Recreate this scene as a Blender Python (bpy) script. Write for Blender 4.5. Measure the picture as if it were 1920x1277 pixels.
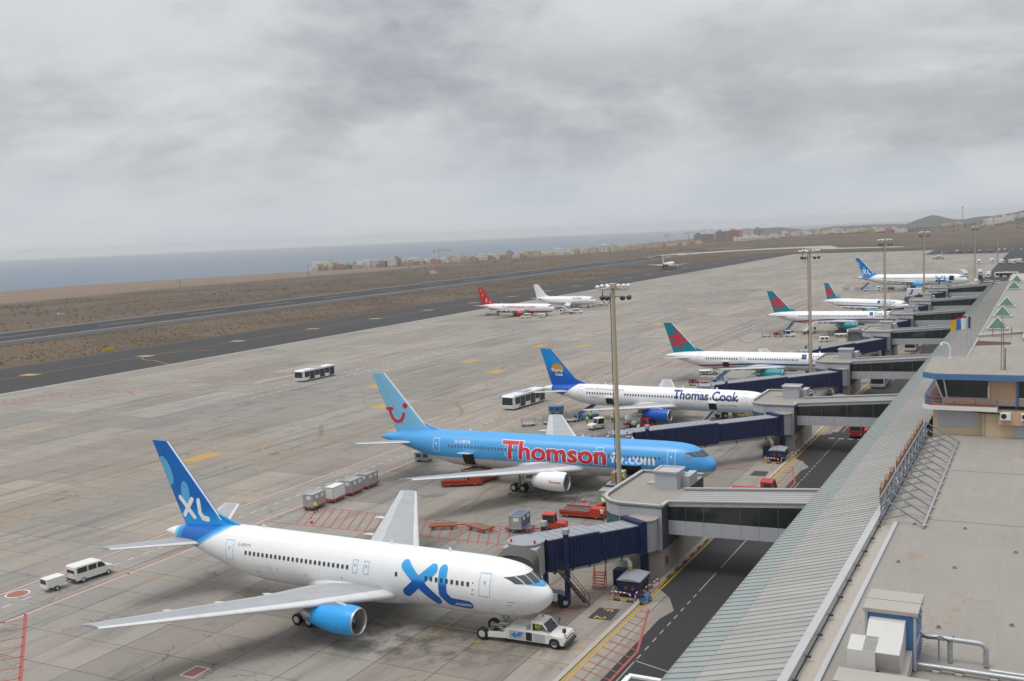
import bpy, bmesh, math, random
from mathutils import Vector, Matrix, noise as mnoise
R = math.radians
rnd = random.Random(11)
for o in list(bpy.data.objects): bpy.data.objects.remove(o, do_unlink=True)
scene = bpy.context.scene
COL = scene.collection

# ---------------------------------------------------------------- camera
cd = bpy.data.cameras.new('camera'); cam = bpy.data.objects.new('camera', cd); COL.objects.link(cam)
cd.sensor_fit = 'HORIZONTAL'; cd.sensor_width = 36.0; cd.lens = 36.62; cd.clip_start = 0.5; cd.clip_end = 60000
_r = Vector((0.88830568, 0.45719907, -0.04338238)); _u = Vector((-0.00890394, 0.1115906, 0.99371437)); _f = Vector((-0.45916635, 0.88233585, -0.10319743))
cam.matrix_world = Matrix(((_r.x, _u.x, -_f.x, 0), (_r.y, _u.y, -_f.y, 0), (_r.z, _u.z, -_f.z, 36.8), (0, 0, 0, 1)))
scene.camera = cam

# ---------------------------------------------------------------- shader node builder
class S:
    """a socket (or number) with arithmetic"""
    def __init__(s, nb, k): s.nb = nb; s.k = k
    def __add__(s, o): return s.nb.math('ADD', s, o)
    def __radd__(s, o): return s.nb.math('ADD', o, s)
    def __sub__(s, o): return s.nb.math('SUBTRACT', s, o)
    def __rsub__(s, o): return s.nb.math('SUBTRACT', o, s)
    def __mul__(s, o): return s.nb.math('MULTIPLY', s, o)
    def __rmul__(s, o): return s.nb.math('MULTIPLY', o, s)
    def __truediv__(s, o): return s.nb.math('DIVIDE', s, o)
    def __lt__(s, o): return s.nb.math('LESS_THAN', s, o)
    def __gt__(s, o): return s.nb.math('GREATER_THAN', s, o)
class NB:
    def __init__(s, tree): s.t = tree; s.n = tree.nodes; s.l = tree.links
    def put(s, sock, v):
        if isinstance(v, S): s.l.new(v.k, sock)
        elif v is not None:
            if sock.type == 'RGBA' and isinstance(v, (int, float)): v = (v, v, v)
            if sock.type == 'RGBA' and len(v) == 3: v = (*v, 1)
            sock.default_value = v
    def math(s, op, a, b=None, c=None, clamp=False):
        n = s.n.new('ShaderNodeMath'); n.operation = op; n.use_clamp = clamp
        s.put(n.inputs[0], a)
        if b is not None: s.put(n.inputs[1], b)
        if c is not None: s.put(n.inputs[2], c)
        return S(s, n.outputs[0])
    def step(s, v, a, b):   # smooth 0..1 as v goes a..b
        n = s.n.new('ShaderNodeMapRange'); n.interpolation_type = 'SMOOTHSTEP'
        s.put(n.inputs[0], v)
        if b < a: n.inputs[1].default_value = b; n.inputs[2].default_value = a; n.inputs[3].default_value = 1; n.inputs[4].default_value = 0
        else: n.inputs[1].default_value = a; n.inputs[2].default_value = b
        return S(s, n.outputs[0])
    def coord(s, kind='Object'):
        n = s.n.new('ShaderNodeTexCoord'); return S(s, n.outputs[kind])
    def geo(s, out='Position'):
        n = s.n.new('ShaderNodeNewGeometry'); return S(s, n.outputs[out])
    def sep(s, v):
        n = s.n.new('ShaderNodeSeparateXYZ'); s.put(n.inputs[0], v); return [S(s, o) for o in n.outputs]
    def comb(s, x, y, z):
        n = s.n.new('ShaderNodeCombineXYZ'); s.put(n.inputs[0], x); s.put(n.inputs[1], y); s.put(n.inputs[2], z); return S(s, n.outputs[0])
    def vmul(s, v, k):
        n = s.n.new('ShaderNodeVectorMath'); n.operation = 'MULTIPLY'; s.put(n.inputs[0], v); s.put(n.inputs[1], k if isinstance(k, (tuple, S)) else (k, k, k)); return S(s, n.outputs[0])
    def noise(s, v, scale, detail=4, rough=0.55, dist=0.0):
        n = s.n.new('ShaderNodeTexNoise'); s.put(n.inputs['Vector'], v); n.inputs['Scale'].default_value = scale; n.inputs['Detail'].default_value = detail
        n.inputs['Roughness'].default_value = rough; n.inputs['Distortion'].default_value = dist; return S(s, n.outputs['Fac'])
    def voro(s, v, scale, feature='F1', out='Distance', rand=1.0):
        n = s.n.new('ShaderNodeTexVoronoi'); n.feature = feature; s.put(n.inputs['Vector'], v); n.inputs['Scale'].default_value = scale; n.inputs['Randomness'].default_value = rand
        return S(s, n.outputs[out])
    def mix(s, f, a, b):
        n = s.n.new('ShaderNodeMix'); n.data_type = 'RGBA'; s.put(n.inputs[0], f); s.put(n.inputs[6], a); s.put(n.inputs[7], b); return S(s, n.outputs[2])
    def cmul(s, c, k):
        n = s.n.new('ShaderNodeMix'); n.data_type = 'RGBA'; n.blend_type = 'MULTIPLY'; n.inputs[0].default_value = 1; s.put(n.inputs[6], c)
        if isinstance(k, S):
            m = s.n.new('ShaderNodeCombineColor'); [s.put(m.inputs[i], k) for i in range(3)]; k = S(s, m.outputs[0])
        s.put(n.inputs[7], k); return S(s, n.outputs[2])
    def attr(s, name, out='Fac'):
        n = s.n.new('ShaderNodeAttribute'); n.attribute_name = name; return S(s, n.outputs[out])
    def objrand(s):
        n = s.n.new('ShaderNodeObjectInfo'); return S(s, n.outputs['Random'])
    def bump(s, h, strength=0.3, dist=0.05):
        n = s.n.new('ShaderNodeBump'); n.inputs['Strength'].default_value = strength; n.inputs['Distance'].default_value = dist; s.put(n.inputs['Height'], h); return S(s, n.outputs[0])
MATS = {}
def material(name, fn=None, rgb=(0.5, 0.5, 0.5), rough=0.6, metal=0.0, spec=0.4, coat=0.0, trans=0.0):
    """fn(nb) -> dict of Principled inputs"""
    m = bpy.data.materials.new(name); m.use_nodes = True
    nb = NB(m.node_tree); b = m.node_tree.nodes['Principled BSDF']
    b.inputs['Base Color'].default_value = (*rgb, 1); b.inputs['Roughness'].default_value = rough; b.inputs['Metallic'].default_value = metal
    b.inputs['Specular IOR Level'].default_value = spec; b.inputs['Coat Weight'].default_value = coat; b.inputs['Transmission Weight'].default_value = trans
    if fn:
        for k, v in fn(nb).items(): nb.put(b.inputs[k], v)
    MATS[name] = m
    return m
def worn(name, rgb, rough=0.55, amt=0.18, scale=0.8, metal=0.0, spec=0.4, grime=(0.12, 0.1, 0.08), gamt=0.2):
    """paint or metal with uneven tone and a little grime"""
    def fn(nb):
        p = nb.geo()
        n1 = nb.noise(p, scale, 5, 0.6); n2 = nb.noise(p, scale * 6, 4, 0.65)
        k = 1.0 - amt + (n1 * 0.6 + n2 * 0.4) * (2 * amt)
        c = nb.cmul((*rgb, 1), k)
        c = nb.mix(nb.step(n2, 0.56, 0.78) * gamt, c, grime)
        return {'Base Color': c, 'Roughness': nb.math('ADD', rough - 0.08, n2 * 0.16)}
    return material(name, fn, rough=rough, metal=metal, spec=spec)
def M(n): return MATS[n]

# ---------------------------------------------------------------- world: overcast sky
w = bpy.data.worlds.new('World'); scene.world = w; w.use_nodes = True
SUN_EL, SUN_AZ = R(68), R(215)      # azimuth measured clockwise from +Y
def build_world():
    nt = w.node_tree; nb = NB(nt); bg = nt.nodes['Background']
    sky = nt.nodes.new('ShaderNodeTexSky'); sky.sky_type = 'NISHITA'; sky.sun_disc = False; sky.sun_elevation = SUN_EL; sky.sun_rotation = SUN_AZ
    sky.air_density = 1.0; sky.dust_density = 3.0
    d = nb.coord('Generated'); x, y, z = nb.sep(d)
    zc = nb.math('MAXIMUM', z, 0.0)
    # heavy broken stratocumulus: lumps wider than tall, flattening towards the horizon
    zz = nb.math('POWER', zc, 0.8)
    q = nb.comb(x, y, zz * 1.9)
    big = nb.noise(q, 1.9, 3, 0.5, 0.3)
    mid = nb.noise(q, 5.2, 7, 0.56, 0.25)
    fine = nb.noise(q, 17.0, 6, 0.62, 0.3)
    base = nb.noise(nb.comb(x, y, zz * 2.6), 3.6, 6, 0.56, 0.3)
    m = big * 0.46 + mid * 0.4 + fine * 0.14
    t = nb.step(m, 0.37, 0.6)
    dark = (3.1, 3.3, 3.62); light = (6.3, 6.5, 6.75)
    c = nb.mix(t, dark, light)
    # ragged dark cloud base hanging over the clearer air near the horizon
    band = nb.step(z, 0.05, 0.1) * nb.step(z, 0.21, 0.12)
    c = nb.mix(band * nb.step(base, 0.42, 0.62) * 0.6, c, (3.25, 3.45, 3.75))
    lowc = nb.mix(nb.step(mid, 0.3, 0.7), (5.1, 5.55, 5.95), (5.9, 6.2, 6.5))
    c = nb.mix(nb.step(z + (base - 0.5) * 0.12, 0.1, 0.025), c, lowc)
    lift = nb.math('ADD', 1.0, nb.step(z, 0.28, 0.9) * 1.3)    # an overcast sky is brighter overhead
    c = nb.cmul(c, lift)
    c = nb.mix(0.04, c, S(nb, sky.outputs[0]))
    nb.put(bg.inputs[0], c); bg.inputs[1].default_value = 0.108
build_world()
sd = bpy.data.lights.new('sun', 'SUN'); so = bpy.data.objects.new('sun', sd); COL.objects.link(so)
sd.energy = 1.5; sd.angle = R(22); sd.color = (1.0, 0.96, 0.9)
so.rotation_euler = Vector((-math.sin(SUN_AZ) * math.cos(SUN_EL), -math.cos(SUN_AZ) * math.cos(SUN_EL), -math.sin(SUN_EL))).to_track_quat('-Z', 'Y').to_euler()
scene.view_settings.view_transform = 'Standard'; scene.view_settings.look = 'None'; scene.view_settings.gamma = 1.0; scene.view_settings.exposure = 0.0
scene.view_settings.use_curve_mapping = False

# ---------------------------------------------------------------- mesh builder
class MB:
    def __init__(s): s.v = []; s.f = []; s.m = []; s.sm = []
    def add(s, vs, fs, mat=0, smooth=False):
        o = len(s.v); s.v += [tuple(p) for p in vs]
        for f in fs: s.f.append(tuple(i + o for i in f)); s.m.append(mat); s.sm.append(smooth)
        return s
    def box(s, x0, x1, y0, y1, z0, z1, mat=0):
        vs = [(x0, y0, z0), (x1, y0, z0), (x1, y1, z0), (x0, y1, z0), (x0, y0, z1), (x1, y0, z1), (x1, y1, z1), (x0, y1, z1)]
        return s.add(vs, [(3, 2, 1, 0), (4, 5, 6, 7), (0, 1, 5, 4), (1, 2, 6, 5), (2, 3, 7, 6), (3, 0, 4, 7)], mat)
    def bbox(s, x0, x1, y0, y1, z0, z1, b=0.05, mat=0):
        """box with chamfered vertical and top edges"""
        def ring(i, z): return [(x0 + i, y0 + b, z), (x0 + b, y0 + i, z), (x1 - b, y0 + i, z), (x1 - i, y0 + b, z), (x1 - i, y1 - b, z), (x1 - b, y1 - i, z), (x0 + b, y1 - i, z), (x0 + i, y1 - b, z)]
        return s.loft([ring(0, z0), ring(0, z1 - b), ring(b * 0.8, z1)], mat, True, True)
    def loft(s, rings, mat=0, cap0=False, cap1=False, smooth=False, close=True):
        n = len(rings[0]); vs = [p for r in rings for p in r]; fs = []
        for i in range(len(rings) - 1):
            for j in range(n if close else n - 1):
                k = (j + 1) % n
                fs.append((i * n + j, i * n + k, (i + 1) * n + k, (i + 1) * n + j))
        s.add(vs, fs, mat, smooth)
        if cap0: s.add(rings[0], [tuple(reversed(range(n)))], mat)
        if cap1: s.add(rings[-1], [tuple(range(n))], mat)
        return s
    def prism(s, poly, a, b, axis='z', mat=0):
        """extrude a 2-D polygon between a and b along an axis; poly is in the two other axes (cyclic order)"""
        def pt(p, t): return {'z': (p[0], p[1], t), 'x': (t, p[0], p[1]), 'y': (p[0], t, p[1])}[axis]
        r0 = [pt(p, a) for p in poly]; r1 = [pt(p, b) for p in poly]
        ar = sum(poly[i][0] * poly[(i + 1) % len(poly)][1] - poly[(i + 1) % len(poly)][0] * poly[i][1] for i in range(len(poly)))
        flip = (ar < 0) != (b < a)
        if axis == 'y': flip = not flip
        if flip: r0 = r0[::-1]; r1 = r1[::-1]
        return s.loft([r0, r1], mat, True, True)
    def cyl(s, p0, p1, r0, r1=None, n=10, mat=0, cap=True, smooth=True):
        r1 = r0 if r1 is None else r1
        p0 = Vector(p0); p1 = Vector(p1); d = (p1 - p0).normalized()
        a = d.orthogonal().normalized(); b = d.cross(a)
        rg = lambda p, r: [p + (a * math.cos(2 * math.pi * i / n) + b * math.sin(2 * math.pi * i / n)) * r for i in range(n)]
        return s.loft([rg(p0, r0), rg(p1, r1)], mat, cap, cap, smooth)
    def tube(s, pts, r, n=8, mat=0, smooth=True):
        pts = [Vector(p) for p in pts]; rings = []; a = None
        for i, p in enumerate(pts):
            d = ((pts[min(i + 1, len(pts) - 1)] - pts[max(i - 1, 0)])).normalized()
            if a is None: a = d.orthogonal().normalized()
            a = (a - d * a.dot(d)).normalized(); b = d.cross(a); rr = r[i] if isinstance(r, (list, tuple)) else r
            rings.append([p + (a * math.cos(2 * math.pi * j / n) + b * math.sin(2 * math.pi * j / n)) * rr for j in range(n)])
        return s.loft(rings, mat, True, True, smooth)
    def bar(s, p0, p1, w, h=None, mat=0):
        """rectangular bar, w across (horizontal), h the other way"""
        h = h or w; p0 = Vector(p0); p1 = Vector(p1); d = (p1 - p0).normalized()
        up = Vector((0, 0, 1)) if abs(d.z) < 0.95 else Vector((0, 1, 0))
        a = d.cross(up).normalized() * (w / 2); b = a.cross(d).normalized() * (h / 2)
        rg = lambda p: [p - a - b, p + a - b, p + a + b, p - a + b]
        return s.loft([rg(p0), rg(p1)], mat, True, True)
    def lathe(s, prof, c=(0, 0, 0), axis='z', n=20, mat=0, smooth=True, cap=False):
        """prof: list of (t along axis, radius)"""
        def pt(t, r, a):
            x, y = r * math.cos(a), r * math.sin(a)
            return {'z': (c[0] + x, c[1] + y, c[2] + t), 'x': (c[0] + t, c[1] + x, c[2] + y), 'y': (c[0] + y, c[1] + t, c[2] + x)}[axis]
        rings = [[pt(t, r, 2 * math.pi * i / n) for i in range(n)] for t, r in prof]
        return s.loft(rings, mat, cap, cap, smooth)
    def quad(s, a, b, c, d, mat=0): return s.add([a, b, c, d], [(0, 1, 2, 3)], mat)
    def mesh(s, name, mats):
        me = bpy.data.meshes.new(name); me.from_pydata(s.v, [], s.f)
        for m in (mats if isinstance(mats, (list, tuple)) else [mats]): me.materials.append(M(m) if isinstance(m, str) else m)
        me.polygons.foreach_set('material_index', s.m); me.polygons.foreach_set('use_smooth', s.sm); me.update()
        return me
    def build(s, name, mats, parent=None, loc=None, rz=0):
        return obj(name, s.mesh(name, mats), parent, loc, rz)
def obj(name, me, parent=None, loc=None, rz=0):
    o = bpy.data.objects.new(name, me); COL.objects.link(o)
    if parent is not None: o.parent = parent
    if loc is not None: o.location = loc
    if rz: o.rotation_euler = (0, 0, rz)
    return o
def tag(o, label, cat, group=None, kind=None):
    if label: o['label'] = label
    if cat: o['category'] = cat
    if group: o['group'] = group
    if kind: o['kind'] = kind
    return o
def thing(name, label, cat, loc=(0, 0, 0), rz=0, group=None):
    o = obj(name, None, None, loc, rz); o.empty_display_size = 0.5
    return tag(o, label, cat, group)
def struct(o): o['kind'] = 'structure'; return o
def kids(o): return KIDS.get(o.name, [c for c in o.children])
KIDS = {}
def dup(root, loc, rz, label=None, group=None):
    def rec(o, parent):
        c = o.copy(); COL.objects.link(c); c.parent = parent
        for ch in SRC[o.name]: rec(ch, c)
        return c
    if root.name not in SRC: snap(root)
    r = rec(root, None); r.location = loc; r.rotation_euler = (0, 0, rz)
    if label: r['label'] = label
    if group: r['group'] = group
    return r
SRC = {}
def snap(o):
    ch = [c for c in bpy.data.objects if c.parent == o]
    SRC[o.name] = ch
    for c in ch: snap(c)
# ---------------------------------------------------------------- materials of the ground
def f_concrete(nb):
    p = nb.geo(); tone = nb.attr('tone'); hue = nb.attr('hue')
    x, y, z = nb.sep(p)
    lo = nb.noise(p, 0.035, 4, 0.6); mid = nb.noise(p, 0.35, 5, 0.65); fine = nb.noise(p, 5.0, 4, 0.7)
    base = nb.mix(hue, (0.238, 0.206, 0.169), (0.212, 0.199, 0.18))
    k = 0.6 + tone * 0.36 + lo * 0.22 + mid * 0.22 + fine * 0.2
    c = nb.cmul(base, k)
    # long traffic and rain streaks along the stands
    st = nb.noise(nb.vmul(p, (0.45, 0.035, 1.0)), 1.0, 4, 0.6)
    c = nb.mix(nb.step(st, 0.48, 0.7) * 0.45, c, (0.1, 0.09, 0.078))
    st2 = nb.noise(nb.vmul(p, (0.03, 0.3, 1.0)), 1.0, 4, 0.62)
    c = nb.mix(nb.step(st2, 0.54, 0.74) * 0.25, c, (0.12, 0.108, 0.095))
    # oil and rubber stains
    ol = nb.noise(p, 0.16, 5, 0.68)
    c = nb.mix(nb.step(ol, 0.58, 0.76) * 0.6, c, (0.06, 0.052, 0.046))
    sp = nb.noise(p, 1.1, 3, 0.6)
    c = nb.mix(nb.step(sp, 0.67, 0.76) * 0.55, c, (0.05, 0.043, 0.037))
    # oil, fuel and rubber where aircraft stand
    sm = None
    for sx, sy, rx, ry in ((-52, 77, 13, 6.5), (-42, 82, 6, 5), (-58, 130, 15, 7), (-43, 135, 7, 5), (-62, 179, 14, 7), (-56, 235, 14, 6), (-58, 344, 14, 7), (-63, 90, 14, 4)):
        dx = (x - sx) / rx; dy = (y - sy) / ry; g_ = nb.step(dx * dx + dy * dy, 1.0, 0.15); sm = g_ if sm is None else nb.math('MAXIMUM', sm, g_)
    on = nb.noise(p, 0.55, 6, 0.7, 0.6)
    c = nb.mix(sm * nb.step(on, 0.4, 0.66) * 0.72, c, (0.05, 0.043, 0.037))
    # curved tyre tracks
    tx = x + nb.noise(nb.vmul(p, (0.01, 0.01, 1)), 1.0, 2) * 60.0
    tk = nb.math('ABSOLUTE', nb.math('FRACT', (tx + y * 0.22) * 0.037) - 0.5)
    c = nb.mix(nb.step(tk, 0.022, 0.008) * nb.step(nb.noise(p, 0.05, 3), 0.46, 0.6) * 0.38, c, (0.08, 0.07, 0.06))
    sp2 = nb.noise(p, 2.4, 3, 0.6)
    c = nb.mix(nb.step(sp2, 0.66, 0.72) * 0.5, c, (0.06, 0.052, 0.045))
    c = nb.mix(nb.step(nb.noise(p, 0.9, 4, 0.7), 0.3, 0.22) * 0.35, c, (0.42, 0.38, 0.33))
    # wandering cracks
    wv = nb.comb(x + (nb.noise(p, 0.6, 4, 0.6) * 3.0), y + (nb.noise(p, 0.45, 4, 0.6) * 3.0), 0.0)
    cr = nb.voro(wv, 0.11, 'DISTANCE_TO_EDGE')
    c = nb.mix(nb.step(cr, 0.004, 0.0015) * nb.step(nb.noise(p, 0.07, 2), 0.47, 0.53) * 0.65, c, (0.035, 0.03, 0.026))
    return {'Base Color': c, 'Roughness': 0.62 + fine * 0.25, 'Normal': nb.bump(fine, 0.15, 0.02)}
material('concrete_apron', f_concrete, spec=0.35)
def f_asphalt(nb):
    p = nb.geo(); n1 = nb.noise(p, 0.05, 4, 0.6); n2 = nb.noise(p, 1.2, 4, 0.65); n3 = nb.noise(p, 9.0, 3, 0.7)
    c = nb.cmul((0.033, 0.031, 0.031, 1), 0.6 + n1 * 0.45 + n2 * 0.25 + n3 * 0.25)
    return {'Base Color': c, 'Roughness': 0.75 + n3 * 0.2, 'Normal': nb.bump(n3, 0.2, 0.02)}
material('asphalt', f_asphalt, spec=0.3)
def f_taxi(nb):
    p = nb.geo(); n1 = nb.noise(nb.vmul(p, (0.16, 0.012, 1)), 1.0, 4, 0.6); n2 = nb.noise(p, 0.2, 5, 0.65); n3 = nb.noise(p, 3.0, 3, 0.7)
    c = nb.cmul((0.044, 0.042, 0.042, 1), 0.55 + n1 * 0.55 + n2 * 0.3 + n3 * 0.15)
    return {'Base Color': c, 'Roughness': 0.85}
material('asphalt_taxiway', f_taxi, spec=0.25)
def f_rwy(nb):
    p = nb.geo(); x, y, z = nb.sep(p)
    n1 = nb.noise(nb.vmul(p, (0.2, 0.008, 1)), 1.0, 4, 0.6); n2 = nb.noise(p, 0.15, 4, 0.65)
    rub = nb.step(nb.math('ABSOLUTE', x + 416.5), 23.0, 15.0)
    c = nb.cmul((0.07, 0.067, 0.067, 1), 0.6 + n1 * 0.5 + n2 * 0.3)
    c = nb.mix(rub * (0.5 + n1 * 0.5), c, (0.022, 0.021, 0.022))
    return {'Base Color': c, 'Roughness': 0.85}
material('asphalt_runway', f_rwy, spec=0.25)
def f_soil(nb):
    p = nb.geo(); x, y, z = nb.sep(p)
    n0 = nb.noise(p, 0.0022, 4, 0.6); n1 = nb.noise(p, 0.018, 6, 0.65, 0.4); n2 = nb.noise(p, 0.16, 5, 0.7); n3 = nb.noise(p, 1.3, 3, 0.7)
    c = nb.mix(nb.step(n1, 0.3, 0.7), (0.07, 0.052, 0.038), (0.13, 0.098, 0.069))
    c = nb.mix(nb.step(n0, 0.45, 0.65) * 0.6, c, (0.15, 0.098, 0.066))
    c = nb.mix(nb.step(n2, 0.52, 0.7) * 0.55, c, (0.06, 0.052, 0.042))       # dry scrub
    c = nb.mix(nb.step(n3, 0.58, 0.75) * 0.35, c, (0.085, 0.078, 0.05))
    c = nb.mix(nb.step(nb.noise(p, 0.011, 5, 0.65), 0.52, 0.66) * 0.5, c, (0.066, 0.063, 0.042))
    # long streaks: tracks, walls and old terraces
    tr = nb.noise(nb.vmul(p, (0.012, 0.0016, 1)), 1.0, 5, 0.7, 0.6)
    c = nb.mix(nb.step(tr, 0.56, 0.66) * 0.55, c, (0.068, 0.062, 0.058))
    c = nb.mix(nb.step(tr, 0.4, 0.33) * 0.4, c, (0.22, 0.175, 0.13))
    # bare ploughed field by the coast on the left
    fld = nb.step(x + n1 * 60.0, -740.0, -800.0) * nb.step(y + x * 0.32, 1120.0, 1060.0)
    c = nb.mix(fld * 0.85, c, nb.cmul((0.2, 0.145, 0.105, 1), 0.8 + n1 * 0.4))
    grn = nb.step(y, 2300.0, 3300.0) * nb.step(x, -900.0, -300.0) * nb.step(n1, 0.4, 0.62)
    c = nb.mix(grn * 0.6, c, (0.05, 0.058, 0.034)); c = nb.mix(nb.step(y, 4300.0, 5000.0) * 0.85, c, (0.048, 0.04, 0.037))
    return {'Base Color': c, 'Roughness': 0.95, 'Normal': nb.bump(n2, 0.6, 0.6)}
material('dry_soil', f_soil, spec=0.15)
def f_sea(nb):
    p = nb.geo(); x, y, z = nb.sep(p)
    a = nb.noise(nb.vmul(p, (1.0, 1.6, 1.0)), 0.012, 6, 0.65, 0.3); b = nb.noise(p, 0.0009, 4, 0.6); cwh = nb.noise(nb.vmul(p, (1, 2.0, 1)), 0.02, 2, 0.5)
    c = nb.mix(b, (0.026, 0.07, 0.13), (0.045, 0.1, 0.165))
    c = nb.mix(nb.step(cwh, 0.735, 0.76), c, (0.6, 0.64, 0.66))
    return {'Base Color': c, 'Roughness': 0.32, 'Normal': nb.bump(a, 0.9, 9.0)}
material('sea_water', f_sea, spec=0.22)
worn('paint_white', (0.62, 0.61, 0.58), 0.6, 0.25, 0.9, gamt=0.45)
worn('paint_red', (0.33, 0.075, 0.06), 0.6, 0.3, 1.4, grime=(0.2, 0.17, 0.14), gamt=0.7)
worn('paint_red_faded', (0.3, 0.1, 0.075), 0.6, 0.3, 1.5, gamt=0.5)
worn('paint_yellow', (0.46, 0.27, 0.045), 0.6, 0.25, 0.9, gamt=0.4)
worn('paint_faded_yellow', (0.34, 0.22, 0.07), 0.6, 0.35, 0.5, gamt=0.5)
worn('paint_black', (0.045, 0.043, 0.042), 0.6, 0.3, 0.9, grime=(0.2, 0.18, 0.16))
material('joint_sealant', None, (0.055, 0.048, 0.042), 0.9)
worn('paint_road', (0.28, 0.27, 0.26), 0.7, 0.3, 0.9, gamt=0.5)

# ---------------------------------------------------------------- terrain and sea
CREST = [(-2000, -2600), (0, -2000), (1066, -1441), (1311, -1357), (1543, -1212), (2050, -985), (2398, -935), (2775, -1085), (3350, -1240), (4300, -1300), (5000, -1500), (5600, -1560), (6100, -1000), (6700, 200), (7600, 3000), (16000, 9000)]
def interp(tab, t):
    if t <= tab[0][0]: return tab[0][1]
    for (a, b), (c, d) in zip(tab, tab[1:]):
        if t <= c: return b + (d - b) * (t - a) / (c - a)
    return tab[-1][1]
HILLS = [  # x, y, radius x, radius y, height, power
    (-1290, 5355, 75, 150, 21, 2.2), (-1190, 5370, 70, 150, 17, 2.2), (-1350, 5340, 45, 120, 8, 1.4),
    (-1020, 5700, 130, 200, 13, 1.3), (-860, 5750, 140, 220, 12, 1.3), (-720, 5750, 120, 220, 11, 1.3), (-512, 5477, 82, 170, 44, 1.25), (-590, 5470, 60, 130, 12, 1.2), (-425, 5482, 70, 140, 9, 1.2),
    (-315, 5492, 75, 170, 25, 1.5), (-215, 5496, 80, 170, 20, 1.5), (-90, 5500, 110, 200, 38, 1.3), (80, 5600, 160, 260, 60, 1.2), (420, 5700, 300, 400, 95, 1.2), (1100, 5700, 500, 500, 120, 1.2), (-60, 3330, 190, 420, 17, 1.4), (150, 3600, 260, 420, 22, 1.4)]
def ground_z(x, y):
    xc = interp(CREST, y)
    edge = -480.0
    z = 0.0
    if x < edge and xc < edge:
        t = (x - xc) / (edge - xc)
        z = -20.0 * (1 - max(0.0, t)) ** 1.1
    if x < xc:
        base = z
        z = base + (-68.0 - base) * min(1.0, (xc - x) / 260.0)
    far = max(0.0, min(1.0, (y - 1250) / 900.0)) + max(0.0, min(1.0, (-470 - x) / 350.0))
    far = min(1.0, far)
    z += far * (mnoise.noise(Vector((x * 0.0021, y * 0.0021, 3.3))) * 3.2 + mnoise.noise(Vector((x * 0.009, y * 0.009, 1.3))) * 0.9)
    if y > 2200 and x > xc: z = max(z - 18.0 * min(1, (y - 2200) / 2800.0), -22.0)
    for hx, hy, rx, ry, h, pw in HILLS:
        d = math.hypot((x - hx) / rx, (y - hy) / ry)
        if d < 3: z += h * math.exp(-(d ** (pw * 1.35)) * 1.1)
    return z
def axis(lo, hi, marks):
    out = []; t = lo
    while t < hi:
        out.append(t)
        step = 400
        for a, b, s in marks:
            if a <= t < b: step = s
        t += step
    out.append(hi); return out
xs = axis(-3400, 9000, [(-3400, -1700, 90), (-1700, 300, 24), (300, 1600, 60), (1600, 4200, 160)])
ys = axis(-600, 12000, [(-600, 300, 150), (300, 2700, 34), (2700, 4700, 60), (4700, 6500, 45), (6500, 9000, 200)])
def build_terrain():
    vs = [(x, y, ground_z(x, y) - 0.12) for y in ys for x in xs]; nx = len(xs)
    fs = [(j * nx + i, j * nx + i + 1, (j + 1) * nx + i + 1, (j + 1) * nx + i) for j in range(len(ys) - 1) for i in range(nx - 1)]
    mb = MB(); mb.add(vs, fs, 0, True)
    struct(mb.build('ground', ['dry_soil']))
build_terrain()
def sea():
    mb = MB(); n = 96; c = (0, 0)
    for a, b in ((1, 2500), (2500, 6000), (6000, 11000), (11000, 18000)):
        r0 = [(a * math.cos(2 * math.pi * i / n), a * math.sin(2 * math.pi * i / n), -60) for i in range(n)]
        r1 = [(b * math.cos(2 * math.pi * i / n), b * math.sin(2 * math.pi * i / n), -60) for i in range(n)]
        mb.loft([r1, r0][::-1], 0)
    o = mb.build('sea', ['sea_water']); struct(o)
sea()

# ---------------------------------------------------------------- paved areas (sheets stacked 4 mm apart and more)
def sheet(name, pts, z, mat, parent=None):
    mb = MB(); mb.add([(x, y, z) for x, y in pts], [tuple(range(len(pts)))]); return struct(mb.build(name, [mat], parent)) if parent is None else mb.build(name, [mat], parent)
def strip(name, x0, x1, y0, y1, z, mat, n=1):
    mb = MB()
    for i in range(n):
        a = y0 + (y1 - y0) * i / n; b = y0 + (y1 - y0) * (i + 1) / n
        mb.quad((x0, a, z), (x1, a, z), (x1, b, z), (x0, b, z))
    return struct(mb.build(name, [mat]))
strip('taxiway', -303, -247.6, -200, 1215, 0.0, 'asphalt_taxiway', 8)
strip('runway', -446, -376, -400, 2300, 0.0, 'asphalt_runway', 8)
strip('taxiway', -376, -303, 905, 960, 0.004, 'asphalt_taxiway')
strip('apron_base', -247.4, -33.3, -60, 1150, -0.035, 'joint_sealant', 8)
sheet('service_road', [(-33.3, -60), (-12, -60), (-12, 640), (-14, 1150), (-33.3, 1150)], 0.0, 'asphalt')
sheet('far_apron', [(-247, 1150.1), (120, 1150.1), (120, 1235), (-247, 1235)], 0.002, 'asphalt_taxiway')

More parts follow.
